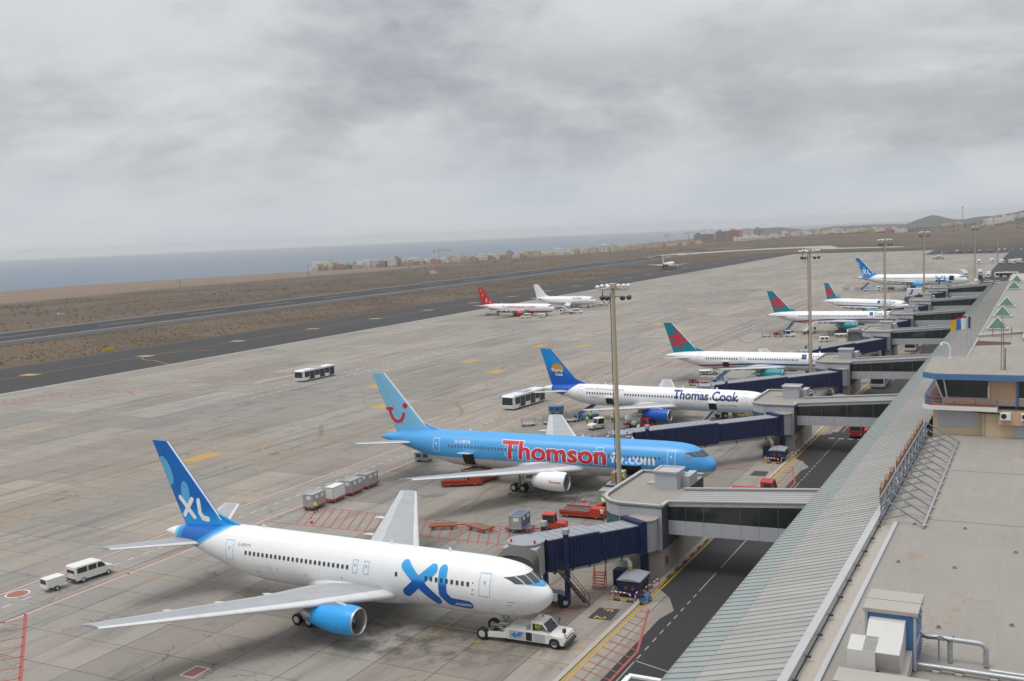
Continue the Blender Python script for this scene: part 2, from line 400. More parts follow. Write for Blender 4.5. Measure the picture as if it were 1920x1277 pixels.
sheet('far_parking', [(-103, 1019), (-33.4, 1019), (-33.4, 1150), (-106, 1150)], 0.014, 'asphalt_taxiway')
material('pale_strip', lambda nb: {'Base Color': nb.cmul((0.34, 0.31, 0.27, 1), 0.8 + nb.noise(nb.geo(), 0.05, 4) * 0.4), 'Roughness': 0.9})
sheet('far_taxiway', [(-440, 1235), (-409, 1250), (-352, 1350), (-290, 1385), (-240, 1300), (-150, 1290), (-160, 1325), (-235, 1345), (-268, 1470), (-350, 1420), (-430, 1310)], 0.02, 'pale_strip')
for yb in (101.0, 164.2, 215.6, 276.0, 325.0, 376.5, 441.0):
    sheet('service_road', [(-35.4, yb - 3.0), (-33.2, yb - 5.5), (-33.2, yb + 17), (-35.4, yb + 15)], 0.011, 'asphalt')
def f_plainc(nb):
    p = nb.geo(); n = nb.noise(p, 0.4, 5, 0.65); return {'Base Color': nb.cmul((0.23, 0.205, 0.175, 1), 0.7 + n * 0.5), 'Roughness': 0.9}
material('plain_concrete', f_plainc)
for y0, y1 in ((40, 94.0), (120, 157), (183, 209), (236, 269), (296, 318), (345, 370), (398, 434)):
    sheet('apron_margin', [(-33.35, y0), (-32.5, y0), (-32.5, y1 - 4), (-31.9, y1 - 1.5), (-32.6, y1), (-33.35, y1 + 1.5)], 0.0045, 'plain_concrete')
# apron slabs: 6.1 x 5.7 m, the largest in view as pieces, the rest joined
SX, SY, GAP = 6.1, 5.7, 0.032
def slab_mesh(name, cells):
    mb = MB(); tones = []; hues = []
    for (x0, y0, x1, y1, t, h, dz) in cells:
        b = GAP
        mb.add([(x0 + b, y0 + b, dz), (x1 - b, y0 + b, dz), (x1 - b, y1 - b, dz), (x0 + b, y1 - b, dz), (x0 + b, y0 + b, -0.03), (x1 - b, y0 + b, -0.03), (x1 - b, y1 - b, -0.03), (x0 + b, y1 - b, -0.03)],
               [(0, 1, 2, 3), (4, 5, 1, 0), (5, 6, 2, 1), (6, 7, 3, 2), (7, 4, 0, 3)])
        tones += [t] * 5; hues += [h] * 5
    me = mb.mesh(name, ['concrete_apron'])
    for nm, arr in (('tone', tones), ('hue', hues)):
        a = me.attributes.new(nm, 'FLOAT', 'FACE'); a.data.foreach_set('value', arr)
    return me
apron = struct(obj('apron', None)); apron.empty_display_size = 1
SLAB_VARIANTS = {(a, b): slab_mesh('slab', [(0, 0, SX, SY, a / 9, b / 4, rnd.uniform(-0.004, 0.004))]) for a in range(10) for b in range(5)}
RUN = {}
def slab_tone(c):
    """slabs poured in one run along a lane share their tone"""
    i = round((c[0] + 247.4) / SX); jj = round((c[1] + 59.4) / SY); lane = i // 2
    rl = 5 + (lane * 7919) % 6; k = (lane, (jj + lane * 3) // rl)
    if k not in RUN: RUN[k] = (rnd.random(), rnd.random())
    t, h = RUN[k]; return min(1, max(0, t * 0.8 + rnd.uniform(-0.06, 0.26))), min(1, max(0, h + rnd.uniform(-0.15, 0.15)))
def build_slabs():
    cells = []
    nx = int(214 / SX) + 1
    for i in range(nx):
        x0 = -247.4 + i * SX; x1 = min(x0 + SX, -33.3)
        if x1 - x0 < 0.5: continue
        for j in range(int(1210 / SY)):
            y0 = -59.4 + j * SY
            cells.append((x0, y0, x1, y0 + SY))
    def key(c):
        x, y = (c[0] + c[2]) / 2, (c[1] + c[3]) / 2
        d = Vector((x, y, -36.8)); fz = d.dot(_f); px = d.dot(_r) / fz; py = d.dot(_u) / fz
        vis = fz > 5 and abs(px) < 0.505 and abs(py) < 0.34
        return (0 if vis else 1, d.length)
    full = [c for c in cells if abs(c[2] - c[0] - SX) < 0.01]
    near = sorted(full, key=key)[:300]; ns = set(near)
    for c in near:
        tt, hh = slab_tone(c); o = obj('slab', SLAB_VARIANTS[(round(tt * 9), round(hh * 4))], apron, (c[0], c[1], 0))
    rest = [(*c, *slab_tone(c), rnd.uniform(-0.004, 0.004)) for c in cells if c not in ns]
    o = obj('slab_field', slab_mesh('slab_field', rest), apron); o['kind'] = 'stuff'
build_slabs()

# painted markings
def line(mb, x0, y0, x1, y1, wd, z=0.010):
    d = Vector((x1 - x0, y1 - y0, 0)); L = d.length; d /= L; n = Vector((-d.y, d.x, 0)) * wd / 2
    a = Vector((x0, y0, z)); b = Vector((x1, y1, z))
    mb.quad(a - n, b - n, b + n, a + n)
def dashes(mb, x0, y0, x1, y1, wd, on, off, z=0.010):
    L = math.hypot(x1 - x0, y1 - y0); t = 0
    while t < L:
        e = min(t + on, L); line(mb, x0 + (x1 - x0) * t / L, y0 + (y1 - y0) * t / L, x0 + (x1 - x0) * e / L, y0 + (y1 - y0) * e / L, wd, z); t += on + off
def arc(mb, cx, cy, r, a0, a1, wd, z=0.010, n=24):
    for i in range(n):
        t0 = R(a0 + (a1 - a0) * i / n); t1 = R(a0 + (a1 - a0) * (i + 1) / n)
        mb.quad((cx + (r - wd / 2) * math.cos(t0), cy + (r - wd / 2) * math.sin(t0), z), (cx + (r + wd / 2) * math.cos(t0), cy + (r + wd / 2) * math.sin(t0), z),
                (cx + (r + wd / 2) * math.cos(t1), cy + (r + wd / 2) * math.sin(t1), z), (cx + (r - wd / 2) * math.cos(t1), cy + (r - wd / 2) * math.sin(t1), z))
def hatch(mb, quad, n, wd, z=0.010, border=True):
    """hatching inside a quad a-b-c-d: strokes from side ab to side dc"""
    a, b, c, d = [Vector((*p, 0)) for p in quad]
    for i in range(n + 1):
        t = i / n; p = a.lerp(b, t); q = d.lerp(c, t); line(mb, p.x, p.y, q.x, q.y, wd, z)
    if border:
        line(mb, a.x, a.y, b.x, b.y, wd, z + 0.003); line(mb, d.x, d.y, c.x, c.y, wd, z + 0.003)
def marking(name, fn, mat, parent=apron):
    mb = MB(); fn(mb); return mb.build(name, [mat], parent)
P2 = {}
def m_white(mb):
    for x in (-93.35, -101.5): line(mb, x + 0.16, 40, x + 0.16, 600, 0.16)
    dashes(mb, -97.4, 40, -97.4, 600, 0.14, 1.1, 1.3)
    dashes(mb, -170, 190, -170, 700, 0.2, 1.6, 1.6); dashes(mb, -176, 190, -176, 700, 0.2, 1.6, 1.6)
    line(mb, -188, 212, -187, 232, 0.45)
marking('lane_marking', m_white, 'paint_white')
def m_red(mb):
    for x in (-93.35, -101.5): line(mb, x - 0.06, 40, x - 0.06, 600, 0.26)
    # equipment areas between the stands
    for yc in (56.0, 108.6, 161.0, 212.0, 262.0):
        if yc > 100:
            line(mb, -91.5, yc - 4.0, -56.0, yc - 2.6, 0.2); line(mb, -91.5, yc + 4.2, -60.0, yc + 4.0, 0.2)
            for k in range(24): px = -91.3 + k * 1.36; line(mb, px, yc + 4.1, px + 3.6, yc - 3.7, 0.18, 0.013)
    line(mb, -93.2, 68.4, -78.0, 56.0, 0.34)
    for t in range(7):
        f = (t + 0.6) / 7.4; px = -93.2 + 15.2 * f; py = 68.4 - 12.4 * f; line(mb, px, py, px - 4.3, py - 6.0 * 0.9, 0.2)
    # far left hatched strip by the taxiway
    hatch(mb, [(-229.0, 168.0), (-186.0, 229.0), (-190.0, 232.0), (-236.5, 173.0)], 34, 0.22)
    line(mb, -213.0, 192.0, -206.0, 187.6, 0.6)
    # nose-in clearance areas in front of the piers
    for yb in BR_Y:
        for k in range(9): line(mb, -46.5 + 0.2 * k, yb - 13.0 + k * 0.95, -40.4, yb - 12.2 + k * 0.95, 0.12)
        line(mb, -47.5, yb - 13.6, -40.0, yb - 13.0, 0.16); line(mb, -44.5, yb - 15.2, -39.8, yb - 9.6, 0.2)
    # clear zone beside the road
    for yb in BR_Y:
        q0 = yb - 8.9
        line(mb, -34.3, q0, -31.75, q0 - 10.0, 0.22, 0.016); line(mb, -31.75, q0 - 10.0, -31.75, q0 - 24, 0.22, 0.016)
        for k in range(13):
            yy = q0 - 0.6 - k * 1.6; f = min(1.0, (k * 1.6 + 1.6) / 10.0); xr = -34.3 + 2.5 * f
            line(mb, -34.95, yy, xr, yy - 0.4 - 0.9 * f, 0.13, 0.021)
BR_Y = [101.0, 164.2, 215.6, 276.0, 325.0, 376.5, 441.0]
marking('stand_marking', m_red, 'paint_red')
def m_yel(mb):
    for yb, hd in ((80.9, -1.0), (134.4, .8), (182.1, -4.4), (237.8, -1), (347, -1)):
        c, s = math.cos(R(hd)), math.sin(R(hd)); line(mb, -36 * 1.0, yb + (3) * s, -36 - 62 * c, yb - 62 * s, 0.22)
        for k in (7.0, 11.5):
            px, py = -39 - k, yb - k * s; line(mb, px, py - 2.2, px, py + 2.2, 0.18, 0.014); line(mb, px - .6, py - 2.2, px + .6, py - 2.2, 0.18, 0.016)
    line(mb, -131.5, -20, -131.5, 700, 0.2)
    for yb in (80.9, 134.4, 188, 240): arc(mb, -107.5, yb + 24, 24, 180, 270, 0.2)
marking('guide_line', m_yel, 'paint_faded_yellow')
marking('kerb_line', lambda mb: [line(mb, x, 40, x, 620, 0.17, 0.019) for x in (-35.42, -35.05)], 'paint_yellow')
def m_sign(mb):
    for x, y in ((-131.9, 134.1), (-130.9, 188.8), (-131.5, 242.6), (-150.5, 262), (-146, 300), (-131.5, 302), (-150, 214), (-131.5, 372), (-140, 440)):
        mb.quad((x - 1.9, y - 3.6, 0.012), (x + 1.9, y - 3.6, 0.012), (x + 1.9, y + 3.6, 0.012), (x - 1.9, y + 3.6, 0.012))
worn('paint_panel', (0.38, 0.24, 0.065), 0.6, 0.3, 0.8, gamt=0.5)
marking('stand_number_panel', m_sign, 'paint_panel')
def txt2d(mb_name, s, size, mat, parent, loc, rz, z=0.017, bold=0.0):
    c = bpy.data.curves.new('t', 'FONT'); c.body = s; c.size = size; c.align_x = 'CENTER'; c.align_y = 'CENTER'; c.offset = bold
    o = bpy.data.objects.new('t', c); me = bpy.data.meshes.new_from_object(o); bpy.data.objects.remove(o)
    me.materials.clear(); me.materials.append(M(mat)); return obj(mb_name, me, parent, (loc[0], loc[1], z), rz)
def m_pad(mb):
    for yb in (90.0, 150.1):
        mb.quad((-38.9, yb - 2.2, 0.012), (-36.6, yb - 2.0, 0.012), (-36.8, yb + 1.0, 0.012), (-38.9, yb + 0.8, 0.012))
marking('stand_code_panel', m_pad, 'paint_black')
txt2d('stand_code', 'F', 1.5, 'paint_yellow', apron, (-37.9, 90.4), R(-90), 0.02, 0.02); txt2d('stand_code', '2', 1.5, 'paint_yellow', apron, (-37.9, 88.4), R(-90), 0.02, 0.02)
def m_spot(mb):
    for i in range(24):
        t0 = 2 * math.pi * i / 24; t1 = 2 * math.pi * (i + 1) / 24
        mb.add([(-99.7, 72.4, 0.014), (-99.7 + math.cos(t0), 72.4 + math.sin(t0) * 1.3, 0.014), (-99.7 + math.cos(t1), 72.4 + math.sin(t1) * 1.3, 0.014)], [(0, 1, 2)])
    mb.quad((-100.4, 77.4, 0.014), (-98.9, 77.4, 0.014), (-98.9, 80.0, 0.014), (-100.4, 80.0, 0.014)); mb.quad((-66.5, 63.2, 0.014), (-65.2, 63.2, 0.014), (-65.2, 65.0, 0.014), (-66.5, 65.0, 0.014))
marking('speed_marking', m_spot, 'paint_red_faded')
def m_spotw(mb):
    arc(mb, -99.7, 72.4, 1.2, 0, 360, 0.16, 0.015)
    for (a, b, c, d) in ((-100.5, 77.3, -98.8, 80.1), (-66.6, 63.1, -65.1, 65.1)):
        line(mb, a, b, c, b, 0.14, 0.015); line(mb, a, d, c, d, 0.14, 0.015); line(mb, a, b, a, d, 0.14, 0.018); line(mb, c, b, c, d, 0.14, 0.018)
marking('speed_marking_border', m_spotw, 'paint_white')
def road_marks(mb):
    for a, b in ((60, 80.0), (98.5, 104.5), (106.3, 146), (163, 169), (186, 222), (240, 300), (312, 420), (430, 560)): line(mb, -31.25, a, -31.25, b, 0.12, 0.006)
    dashes(mb, -31.25, 80.6, -31.25, 98, 0.12, 1.0, 1.0, 0.006); dashes(mb, -31.25, 147, -31.25, 162, 0.16, 0.9, 0.9, 0.006); dashes(mb, -31.25, 169.6, -31.25, 177, 0.16, 0.6, 0.7, 0.006)
    for k in range(8): line(mb, -34.6 + k * 1.55, 177.6, -33.7 + k * 1.55, 177.6, 0.7, 0.006)
    for yb in (107.0, 152.5, 171.5, 214, 266, 318):       # arrows
        x = -27.2
        line(mb, x, yb + 2.2, x, yb - 0.4, 0.22, 0.006)
        mb.add([(x, yb - 2.0, 0.006), (x + 0.6, yb - 0.3, 0.006), (x - 0.6, yb - 0.3, 0.006)], [(0, 1, 2)])
    line(mb, -31.2, 80.2, -24, 77.8, 0.14, 0.006); line(mb, -28.0, 171.2, -22.5, 171.2, 0.5, 0.006)
marking('road_marking', road_marks, 'paint_road', None)['kind'] = 'structure'
def rwy_marks(mb):
    line(mb, -394.4, -200, -394.4, 2200, 0.7, 0.006); line(mb, -438.6, -200, -438.6, 2200, 0.7, 0.006); dashes(mb, -416.5, 0, -416.5, 2200, 0.5, 30, 30, 0.006)
    for y0 in (1180, 1230, 1280):
        for dx in (-9, 9): line(mb, -416.5 + dx * 1.2, y0, -416.5 + dx * 1.2, y0 + 25, 3.0, 0.008)
marking('runway_marking', rwy_marks, 'paint_white', None)['kind'] = 'structure'
def taxi_marks(mb):
    line(mb, -276, -100, -276, 1180, 0.3, 0.006); line(mb, -302.0, -100, -302.0, 1180, 0.35, 0.006)
    arc(mb, -262, 262, 14, 90, 270, 0.35, 0.008); line(mb, -262, 248, -240, 236, 0.35, 0.008)
    for yy in range(210, 1100, 46): mb.quad((-279.5, yy, 0.009), (-273.5, yy, 0.009), (-273.5, yy + 4, 0.009), (-279.5, yy + 4, 0.009))
marking('taxiway_marking', taxi_marks, 'paint_faded_yellow', None)['kind'] = 'structure'
def apron_edge(mb): line(mb, -247.2, -60, -247.2, 1150, 0.5, 0.012)
marking('edge_marking', apron_edge, 'paint_white')
# ---------------------------------------------------------------- materials of the buildings
worn('cladding', (0.40, 0.41, 0.43), 0.5, 0.1, 0.5, gamt=0.12)
worn('parapet_metal', (0.41, 0.41, 0.41), 0.45, 0.1, 0.6, gamt=0.12)
worn('roof_membrane', (0.38, 0.345, 0.3), 0.8, 0.12, 0.25, gamt=0.2)
worn('pale_concrete', (0.36, 0.335, 0.30), 0.85, 0.15, 0.4, gamt=0.25)
worn('navy_paint', (0.014, 0.022, 0.075), 0.38, 0.22, 0.5, spec=0.45, grime=(0.1, 0.1, 0.12), gamt=0.12)
worn('grey_paint', (0.33, 0.335, 0.34), 0.5, 0.12, 0.7)
worn('dark_grey', (0.06, 0.06, 0.062), 0.6, 0.2, 0.8)
worn('mullion_green', (0.06, 0.1, 0.09), 0.4)
worn('roof_patch', (0.275, 0.252, 0.226), 0.85, 0.2, 0.8)
worn('bellows', (0.11, 0.105, 0.098), 0.8, 0.2, 1.0)
worn('duct_metal', (0.5, 0.49, 0.47), 0.45, 0.12, 1.2, gamt=0.2)
worn('tunnel_roof', (0.27, 0.28, 0.31), 0.6, 0.15, 0.5)
worn('white_pipe', (0.6, 0.6, 0.57), 0.5, 0.12, 1.0)
worn('galvanised', (0.42, 0.43, 0.44), 0.42, 0.15, 1.5, metal=0.6)
worn('rubber_black', (0.018, 0.018, 0.018), 0.75, 0.2, 2.0)
worn('truss_steel', (0.22, 0.25, 0.28), 0.5, 0.15, 1.0, metal=0.3)
worn('mast_paint', (0.42, 0.35, 0.24), 0.5, 0.12, 0.5)
worn('cream_render', (0.58, 0.47, 0.3), 0.85, 0.08, 0.5, gamt=0.15)
worn('peach_render', (0.55, 0.37, 0.24), 0.85, 0.08, 0.5, gamt=0.12)
worn('blue_fascia', (0.07, 0.17, 0.34), 0.5, 0.12, 0.7)
worn('terracotta', (0.27, 0.11, 0.075), 0.8, 0.15, 0.8)
worn('slot_brown', (0.07, 0.035, 0.028), 0.8)
worn('white_paint', (0.68, 0.68, 0.67), 0.45, 0.07, 0.8, gamt=0.12)
worn('brown_sign', (0.22, 0.125, 0.085), 0.6, 0.2, 1.0)
worn('orange_red', (0.42, 0.048, 0.02), 0.45, 0.16, 0.9, gamt=0.2)
worn('red_paint', (0.4, 0.025, 0.022), 0.42, 0.15, 0.9, gamt=0.15)
worn('yellow_paint', (0.55, 0.35, 0.03), 0.5, 0.12, 0.8)
worn('aluminium', (0.5, 0.5, 0.5), 0.4, 0.15, 1.2, metal=0.5)
def f_glassw(nb):
    p = nb.geo(); n = nb.noise(p, 0.6, 4, 0.6)
    return {'Base Color': nb.mix(n, (0.008, 0.014, 0.013), (0.03, 0.04, 0.036)), 'Roughness': 0.07}
material('dark_glass', f_glassw, spec=0.6)
material('teal_glass', None, (0.05, 0.12, 0.12), 0.08, spec=0.6)
material('green_glass', lambda nb: {'Base Color': nb.mix(nb.noise(nb.geo(), 0.8, 3), (0.05, 0.115, 0.085), (0.085, 0.165, 0.125)), 'Roughness': 0.45}, spec=0.15)
def f_opal(nb):
    p = nb.geo(); x, y, z = nb.sep(p); n = nb.noise(p, 0.35, 5, 0.65); n2 = nb.noise(p, 2.5, 3)
    c = nb.mix(n, (0.21, 0.24, 0.232), (0.3, 0.33, 0.315))
    c = nb.mix(nb.step(x + (n2 * 0.5), -20.3, -20.95) * 0.6, c, (0.2, 0.19, 0.11))      # dirt caught at the eave
    return {'Base Color': c, 'Roughness': 0.3}
material('opal_glazing', f_opal, spec=0.5)
def f_metalroof(nb):
    p = nb.geo(); n = nb.noise(nb.vmul(p, (0.25, 1.4, 1)), 0.8, 5, 0.6); n2 = nb.noise(p, 0.12, 3)
    return {'Base Color': nb.cmul((0.335, 0.325, 0.308, 1), 0.66 + n * 0.3 + n2 * 0.16 + nb.objrand() * 0.14), 'Roughness': 0.5}
material('metal_roof', f_metalroof, spec=0.4)
def f_flatroof(nb):
    p = nb.geo(); n = nb.noise(p, 0.12, 5, 0.6); st = nb.noise(nb.vmul(p, (1.2, 0.22, 1)), 0.6, 5, 0.65); n3 = nb.noise(p, 2.2, 3); rs = nb.noise(nb.vmul(p, (1.3, 0.6, 1)), 0.6, 5, 0.68)
    x, y, z = nb.sep(p); sm = nb.math('ABSOLUTE', nb.math('FRACT', x * 0.52) - 0.5); c = nb.cmul((0.28, 0.258, 0.23, 1), 0.72 + n * 0.26 + st * 0.18 + n3 * 0.08); c = nb.mix(nb.step(sm, 0.016, 0.006) * 0.12, c, (0.5, 0.47, 0.43)); c = nb.mix(nb.step(nb.noise(nb.vmul(p, (1.2, 0.35, 1)), 0.3, 5, 0.7), 0.56, 0.72) * 0.3, c, (0.2, 0.175, 0.15))
    c = nb.mix(nb.step(rs, 0.57, 0.7) * 0.42, c, (0.27, 0.165, 0.08))
    return {'Base Color': c, 'Roughness': 0.85}
material('flat_roof', f_flatroof, spec=0.25)

# ---------------------------------------------------------------- terminal
RY0, RY1 = 40.0, 432.0
term = thing('terminal_building', 'long terminal building with ribbed metal roof running away beside the service road', 'building', (-20, 236, 0))
def tl(v): return (v[0] + 20, v[1] - 236, v[2])
def tpart(mb, name, mats, parent=None):
    mb.v = [tl(v) for v in mb.v]; return mb.build(name, mats, parent or term)
PIT = 0.88
NPAN = 300
def seam_panel(kind):
    mb = MB()
    if kind == 'g': a, b = (-21.1, 9.05), (-18.86, 9.53)
    else: a, b = (-18.84, 9.545), (-13.4, 11.0)
    mb.quad((a[0], 0.03, a[1]), (b[0], 0.03, b[1]), (b[0], PIT - 0.03, b[1]), (a[0], PIT - 0.03, a[1]))
    r = 0.035 if kind == 'g' else 0.055
    mb.add([(a[0], PIT - 0.03, a[1] + 0.003), (b[0], PIT - 0.03, b[1] + 0.003), (b[0], PIT - 0.03, b[1] + r), (a[0], PIT - 0.03, a[1] + r), (a[0], PIT + 0.025, a[1] + 0.003), (b[0], PIT + 0.025, b[1] + 0.003), (b[0], PIT + 0.025, b[1] + r), (a[0], PIT + 0.025, a[1] + r)],
           [(0, 1, 2, 3), (3, 2, 6, 7), (5, 4, 7, 6), (4, 0, 3, 7), (1, 5, 6, 2)], 1 if kind == 'g' else 0)
    return mb
worn('glazing_bar', (0.16, 0.18, 0.18), 0.5)
gm = seam_panel('g').mesh('glazing_pane', ['opal_glazing', 'glazing_bar']); rm = seam_panel('m').mesh('roof_panel', ['metal_roof'])
n_all = int((RY1 - RY0) / PIT)
for k in range(NPAN):
    y = RY0 + k * PIT
    obj('glazing_pane', gm, term, tl((0, y, 0))); obj('roof_panel', rm, term, tl((0, y, 0)))
for kind, nm, mats in (('g', 'far_glazing', ['opal_glazing', 'glazing_bar']), ('m', 'far_roof_panels', ['metal_roof'])):
    mb = MB(); base = seam_panel(kind)
    for k in range(NPAN, n_all):
        y = RY0 + k * PIT; mb.add([(v[0], v[1] + y, v[2]) for v in base.v], base.f); mb.m[-len(base.m):] = base.m
    o = tpart(mb, nm, mats); o['kind'] = 'stuff'
mb = MB(); mb.prism([(-21.05, 8.93), (-18.85, 9.41), (-13.4, 10.88), (-13.4, 10.6), (-18.85, 9.1), (-21.05, 8.75)], RY0, RY1, 'y'); tpart(mb, 'roof_deck', ['dark_grey'])
mb = MB(); mb.box(-20.2, -12.0, RY0, RY1, 0, 8.9); tpart(mb, 'wall', ['pale_concrete'])
mb = MB(); mb.box(-20.24, -20.21, RY0 + 1, RY1 - 1, 5.2, 8.3); tpart(mb, 'facade_glazing', ['dark_glass'])
mb = MB(); mb.box(-13.38, -12.85, RY0, 130.2, 10.7, 11.32); tpart(mb, 'gutter_parapet', ['parapet_metal'])
mb = MB(); mb.box(-12.85, -11.62, RY0, 130.2, 10.0, 10.55); tpart(mb, 'gutter', ['roof_membrane'])
mb = MB(); mb.box(-11.62, -11.3, RY0, 91.0, 10.0, 11.08); tpart(mb, 'roof_kerb', ['parapet_metal'])
mb = MB()
for k in range(12): y = 50 + k * 3.6; mb.bar((-12.8, y, 10.9), (-12.5, y, 10.9), 0.14, 0.14)
tpart(mb, 'gutter_outlets', ['dark_grey'])
mb = MB(); mb.box(-11.3, 30, RY0, 131.0, 9.5, 10.9); mb.box(-11.62, -11.3, 91.4, 131, 9.5, 10.9); tpart(mb, 'flat_roof', ['flat_roof'])
mb = MB(); mb.box(-13.38, 30, 145.4, RY1, 9.5, 10.98); tpart(mb, 'rear_flat_roof', ['flat_roof'])
mb = MB(); mb.box(-13.39, -13.0, 146, RY1, 10.98, 11.12); tpart(mb, 'ridge_flashing', ['metal_roof'])
mb = MB()
for y in (93.0, 112.0): mb.box(-11.2, 30, y, y + 0.05, 10.9, 10.915)
tpart(mb, 'roof_seam', ['dark_grey'])
for x, y in ((-10.0, 91.1), (-6.1, 91.0), (-10.0, 80.5), (-6.1, 80.4), (-6.1, 68.1), (-2.2, 85.6), (-2.0, 70.0)):
    mb = MB(); mb.cyl((x, y, 10.9), (x, y, 11.0), 0.16, n=10); mb.cyl((x, y, 11.0), (x, y, 11.02), 0.1, n=10, mat=1); tpart(mb, 'roof_vent', ['flat_roof', 'rubber_black'])
for x0, x1, y0, y1 in ((-4.6, -3.0, 74.0, 77.5), (-8.8, -7.6, 99.0, 103.0), (-1.6, 0.4, 96.0, 98.2), (-9.6, -8.9, 84.0, 87.6), (-3.2, -2.2, 114.0, 119.0), (-7.0, -5.2, 121.0, 122.6)):
    mb = MB(); mb.box(x0, x1, y0, y1, 10.9, 10.908); tpart(mb, 'roof_patch', ['roof_patch'])
# slots, raised ribs and skylights on the rear roof
mb = MB(); mb.prism([(-13.2, 219.8), (-6.8, 222.2), (-6.8, 226.2), (-13.2, 228.4)], 10.985, 11.0, 'z'); tpart(mb, 'roof_slot', ['slot_brown'])
mb = MB(); mb.prism([(-13.35, 234.0), (-4.0, 243.0), (-4.0, 245.0), (-13.35, 236.5)], 10.98, 11.5, 'z'); tpart(mb, 'roof_step', ['roof_membrane'])
mb = MB(); mb.box(-5.0, -4.2, 228, 420, 10.98, 11.6); tpart(mb, 'roof_upstand', ['pale_concrete'])
mb = MB(); mb.box(-4.4, 4.0, 236, 250, 10.98, 13.2); tpart(mb, 'plant_room', ['pale_concrete'])
def skylight(x, y, s):
    t = thing('pyramid_skylight', '', 'skylight', (x, y, 10.98), 0, 'green glass pyramid skylights on the terminal roof')
    h = s * 1.2; mb = MB(); mb.box(-s, s, -s, s, 0, 0.45); mb.build('kerb', ['cladding'], t)
    ap = (0, 0, 0.45 + h); c = [(-s, -s, 0.46), (s, -s, 0.46), (s, s, 0.46), (-s, s, 0.46)]
    for i in range(4):
        mb = MB(); mb.add([c[i], c[(i + 1) % 4], ap], [(0, 1, 2)]); mb.build('pane', ['green_glass'], t)
    mb = MB()
    for p in c: mb.bar(p, ap, 0.12, 0.12)
    for i in range(4): mb.bar(c[i], c[(i + 1) % 4], 0.14, 0.14)
    mb.build('frame', ['white_paint'], t); return t
for i, (x, y) in enumerate(((-10.3, 250), (-10.4, 280), (-10.5, 309.5), (-10.7, 378), (-10.9, 414))):
    t = skylight(x, y, 2.0)
    t['label'] = ['green glass pyramid skylight nearest the flagpole on the terminal roof', 'second green pyramid skylight from the flagpole on the terminal roof', 'third green pyramid skylight from the flagpole, middle of the five', 'fourth green pyramid skylight from the flagpole, overlapping the last one', 'green pyramid skylight farthest away at the end of the terminal roof'][i]
# far end: low dark block and pale ramp wall beyond the roof
far = thing('terminal_annex', 'low grey annex with dark recessed front past the last skylight', 'building', (-8, 440, 0))
mb = MB(); mb.box(-5.5, 34, -4, 40, 0, 10.2); mb.build('wall', ['pale_concrete'], far)
mb = MB(); mb.box(-5.0, 34, -4.02, -3.96, 7.6, 9.8); mb.build('recess', ['dark_grey'], far)
mb = MB(); mb.box(-6.3, 34, -5, 41, 10.2, 10.7); mb.build('roof', ['roof_membrane'], far)
mb = MB(); mb.prism([(44, 0), (110, 0), (110, 12), (44, 4)], -2.0, -1.2, 'x'); mb.build('ramp_wall', ['parapet_metal'], far)

# sign frame: letters seen from behind, held by raking struts
sg = thing('roof_sign', 'steel frame of a roof sign with raking struts, its brown letters seen from behind', 'sign', (-12.7, 91, 10.9))
def sl(x, y, z): return (x + 12.7, y - 91, z - 10.9)
N = 13
for k in range(N):
    y = 91.3 + k * 2.95
    mb = MB(); mb.bar(sl(-12.7, y, 10.7), sl(-12.7, y, 13.1), 0.12); mb.build('post', ['truss_steel'], sg)
    mb = MB(); mb.bar(sl(-12.7, y, 13.0), sl(-9.25, y - 0.6, 11.05), 0.11); mb.build('strut', ['truss_steel'], sg)
    mb = MB(); mb.bar(sl(-12.7, y, 11.0), sl(-10.6, y - 0.35, 11.75), 0.08); mb.build('brace', ['truss_steel'], sg)
    mb = MB(); mb.bbox(*(lambda a: (a[0] - 0.22, a[0] + 0.22, a[1] - 0.2, a[1] + 0.2, a[2], a[2] + 0.2))(sl(-9.2, y - 0.62, 10.9)), 0.03); mb.build('foot', ['pale_concrete'], sg)
mb = MB()
for z in (11.15, 12.1, 13.05): mb.bar(sl(-12.7, 90.9, z), sl(-12.7, 127.6, z), 0.11)
mb.build('rail', ['truss_steel'], sg)
mb = MB(); mb.bar(sl(-9.2, 89.9, 11.12), sl(-9.2, 126.6, 11.12), 0.16); mb.build('base_rail', ['galvanised'], sg)
mb = MB()
for k in range(N - 1): mb.bar(sl(-12.7, 91.3 + k * 2.95, 11.2), sl(-12.7, 94.25 + k * 2.95, 13.0), 0.06)
mb.build('cross_brace', ['truss_steel'], sg)
def letter(w_, y):
    mb = MB(); h = w_ / 2; pr = [(-h + 0.25, 0), (h - 0.25, 0), (h, 0.3), (h, 1.6), (h - 0.3, 1.9), (-h + 0.3, 1.9), (-h, 1.6), (-h, 0.3)]
    mb.prism(pr, -0.16, 0.16, 'x'); mb.build('letter', ['brown_sign'], sg, sl(-13.1, y, 11.45))
for w_, k in zip((1.5, 1.3, 1.6, 1.3, 1.4, 0.7, 1.3, 1.3, 1.4, 1.5, 1.4), (12, 11, 10, 9, 8, 7, 6, 5, 3.4, 2.3, 1.2)): letter(w_, 91.6 + k * 2.85)

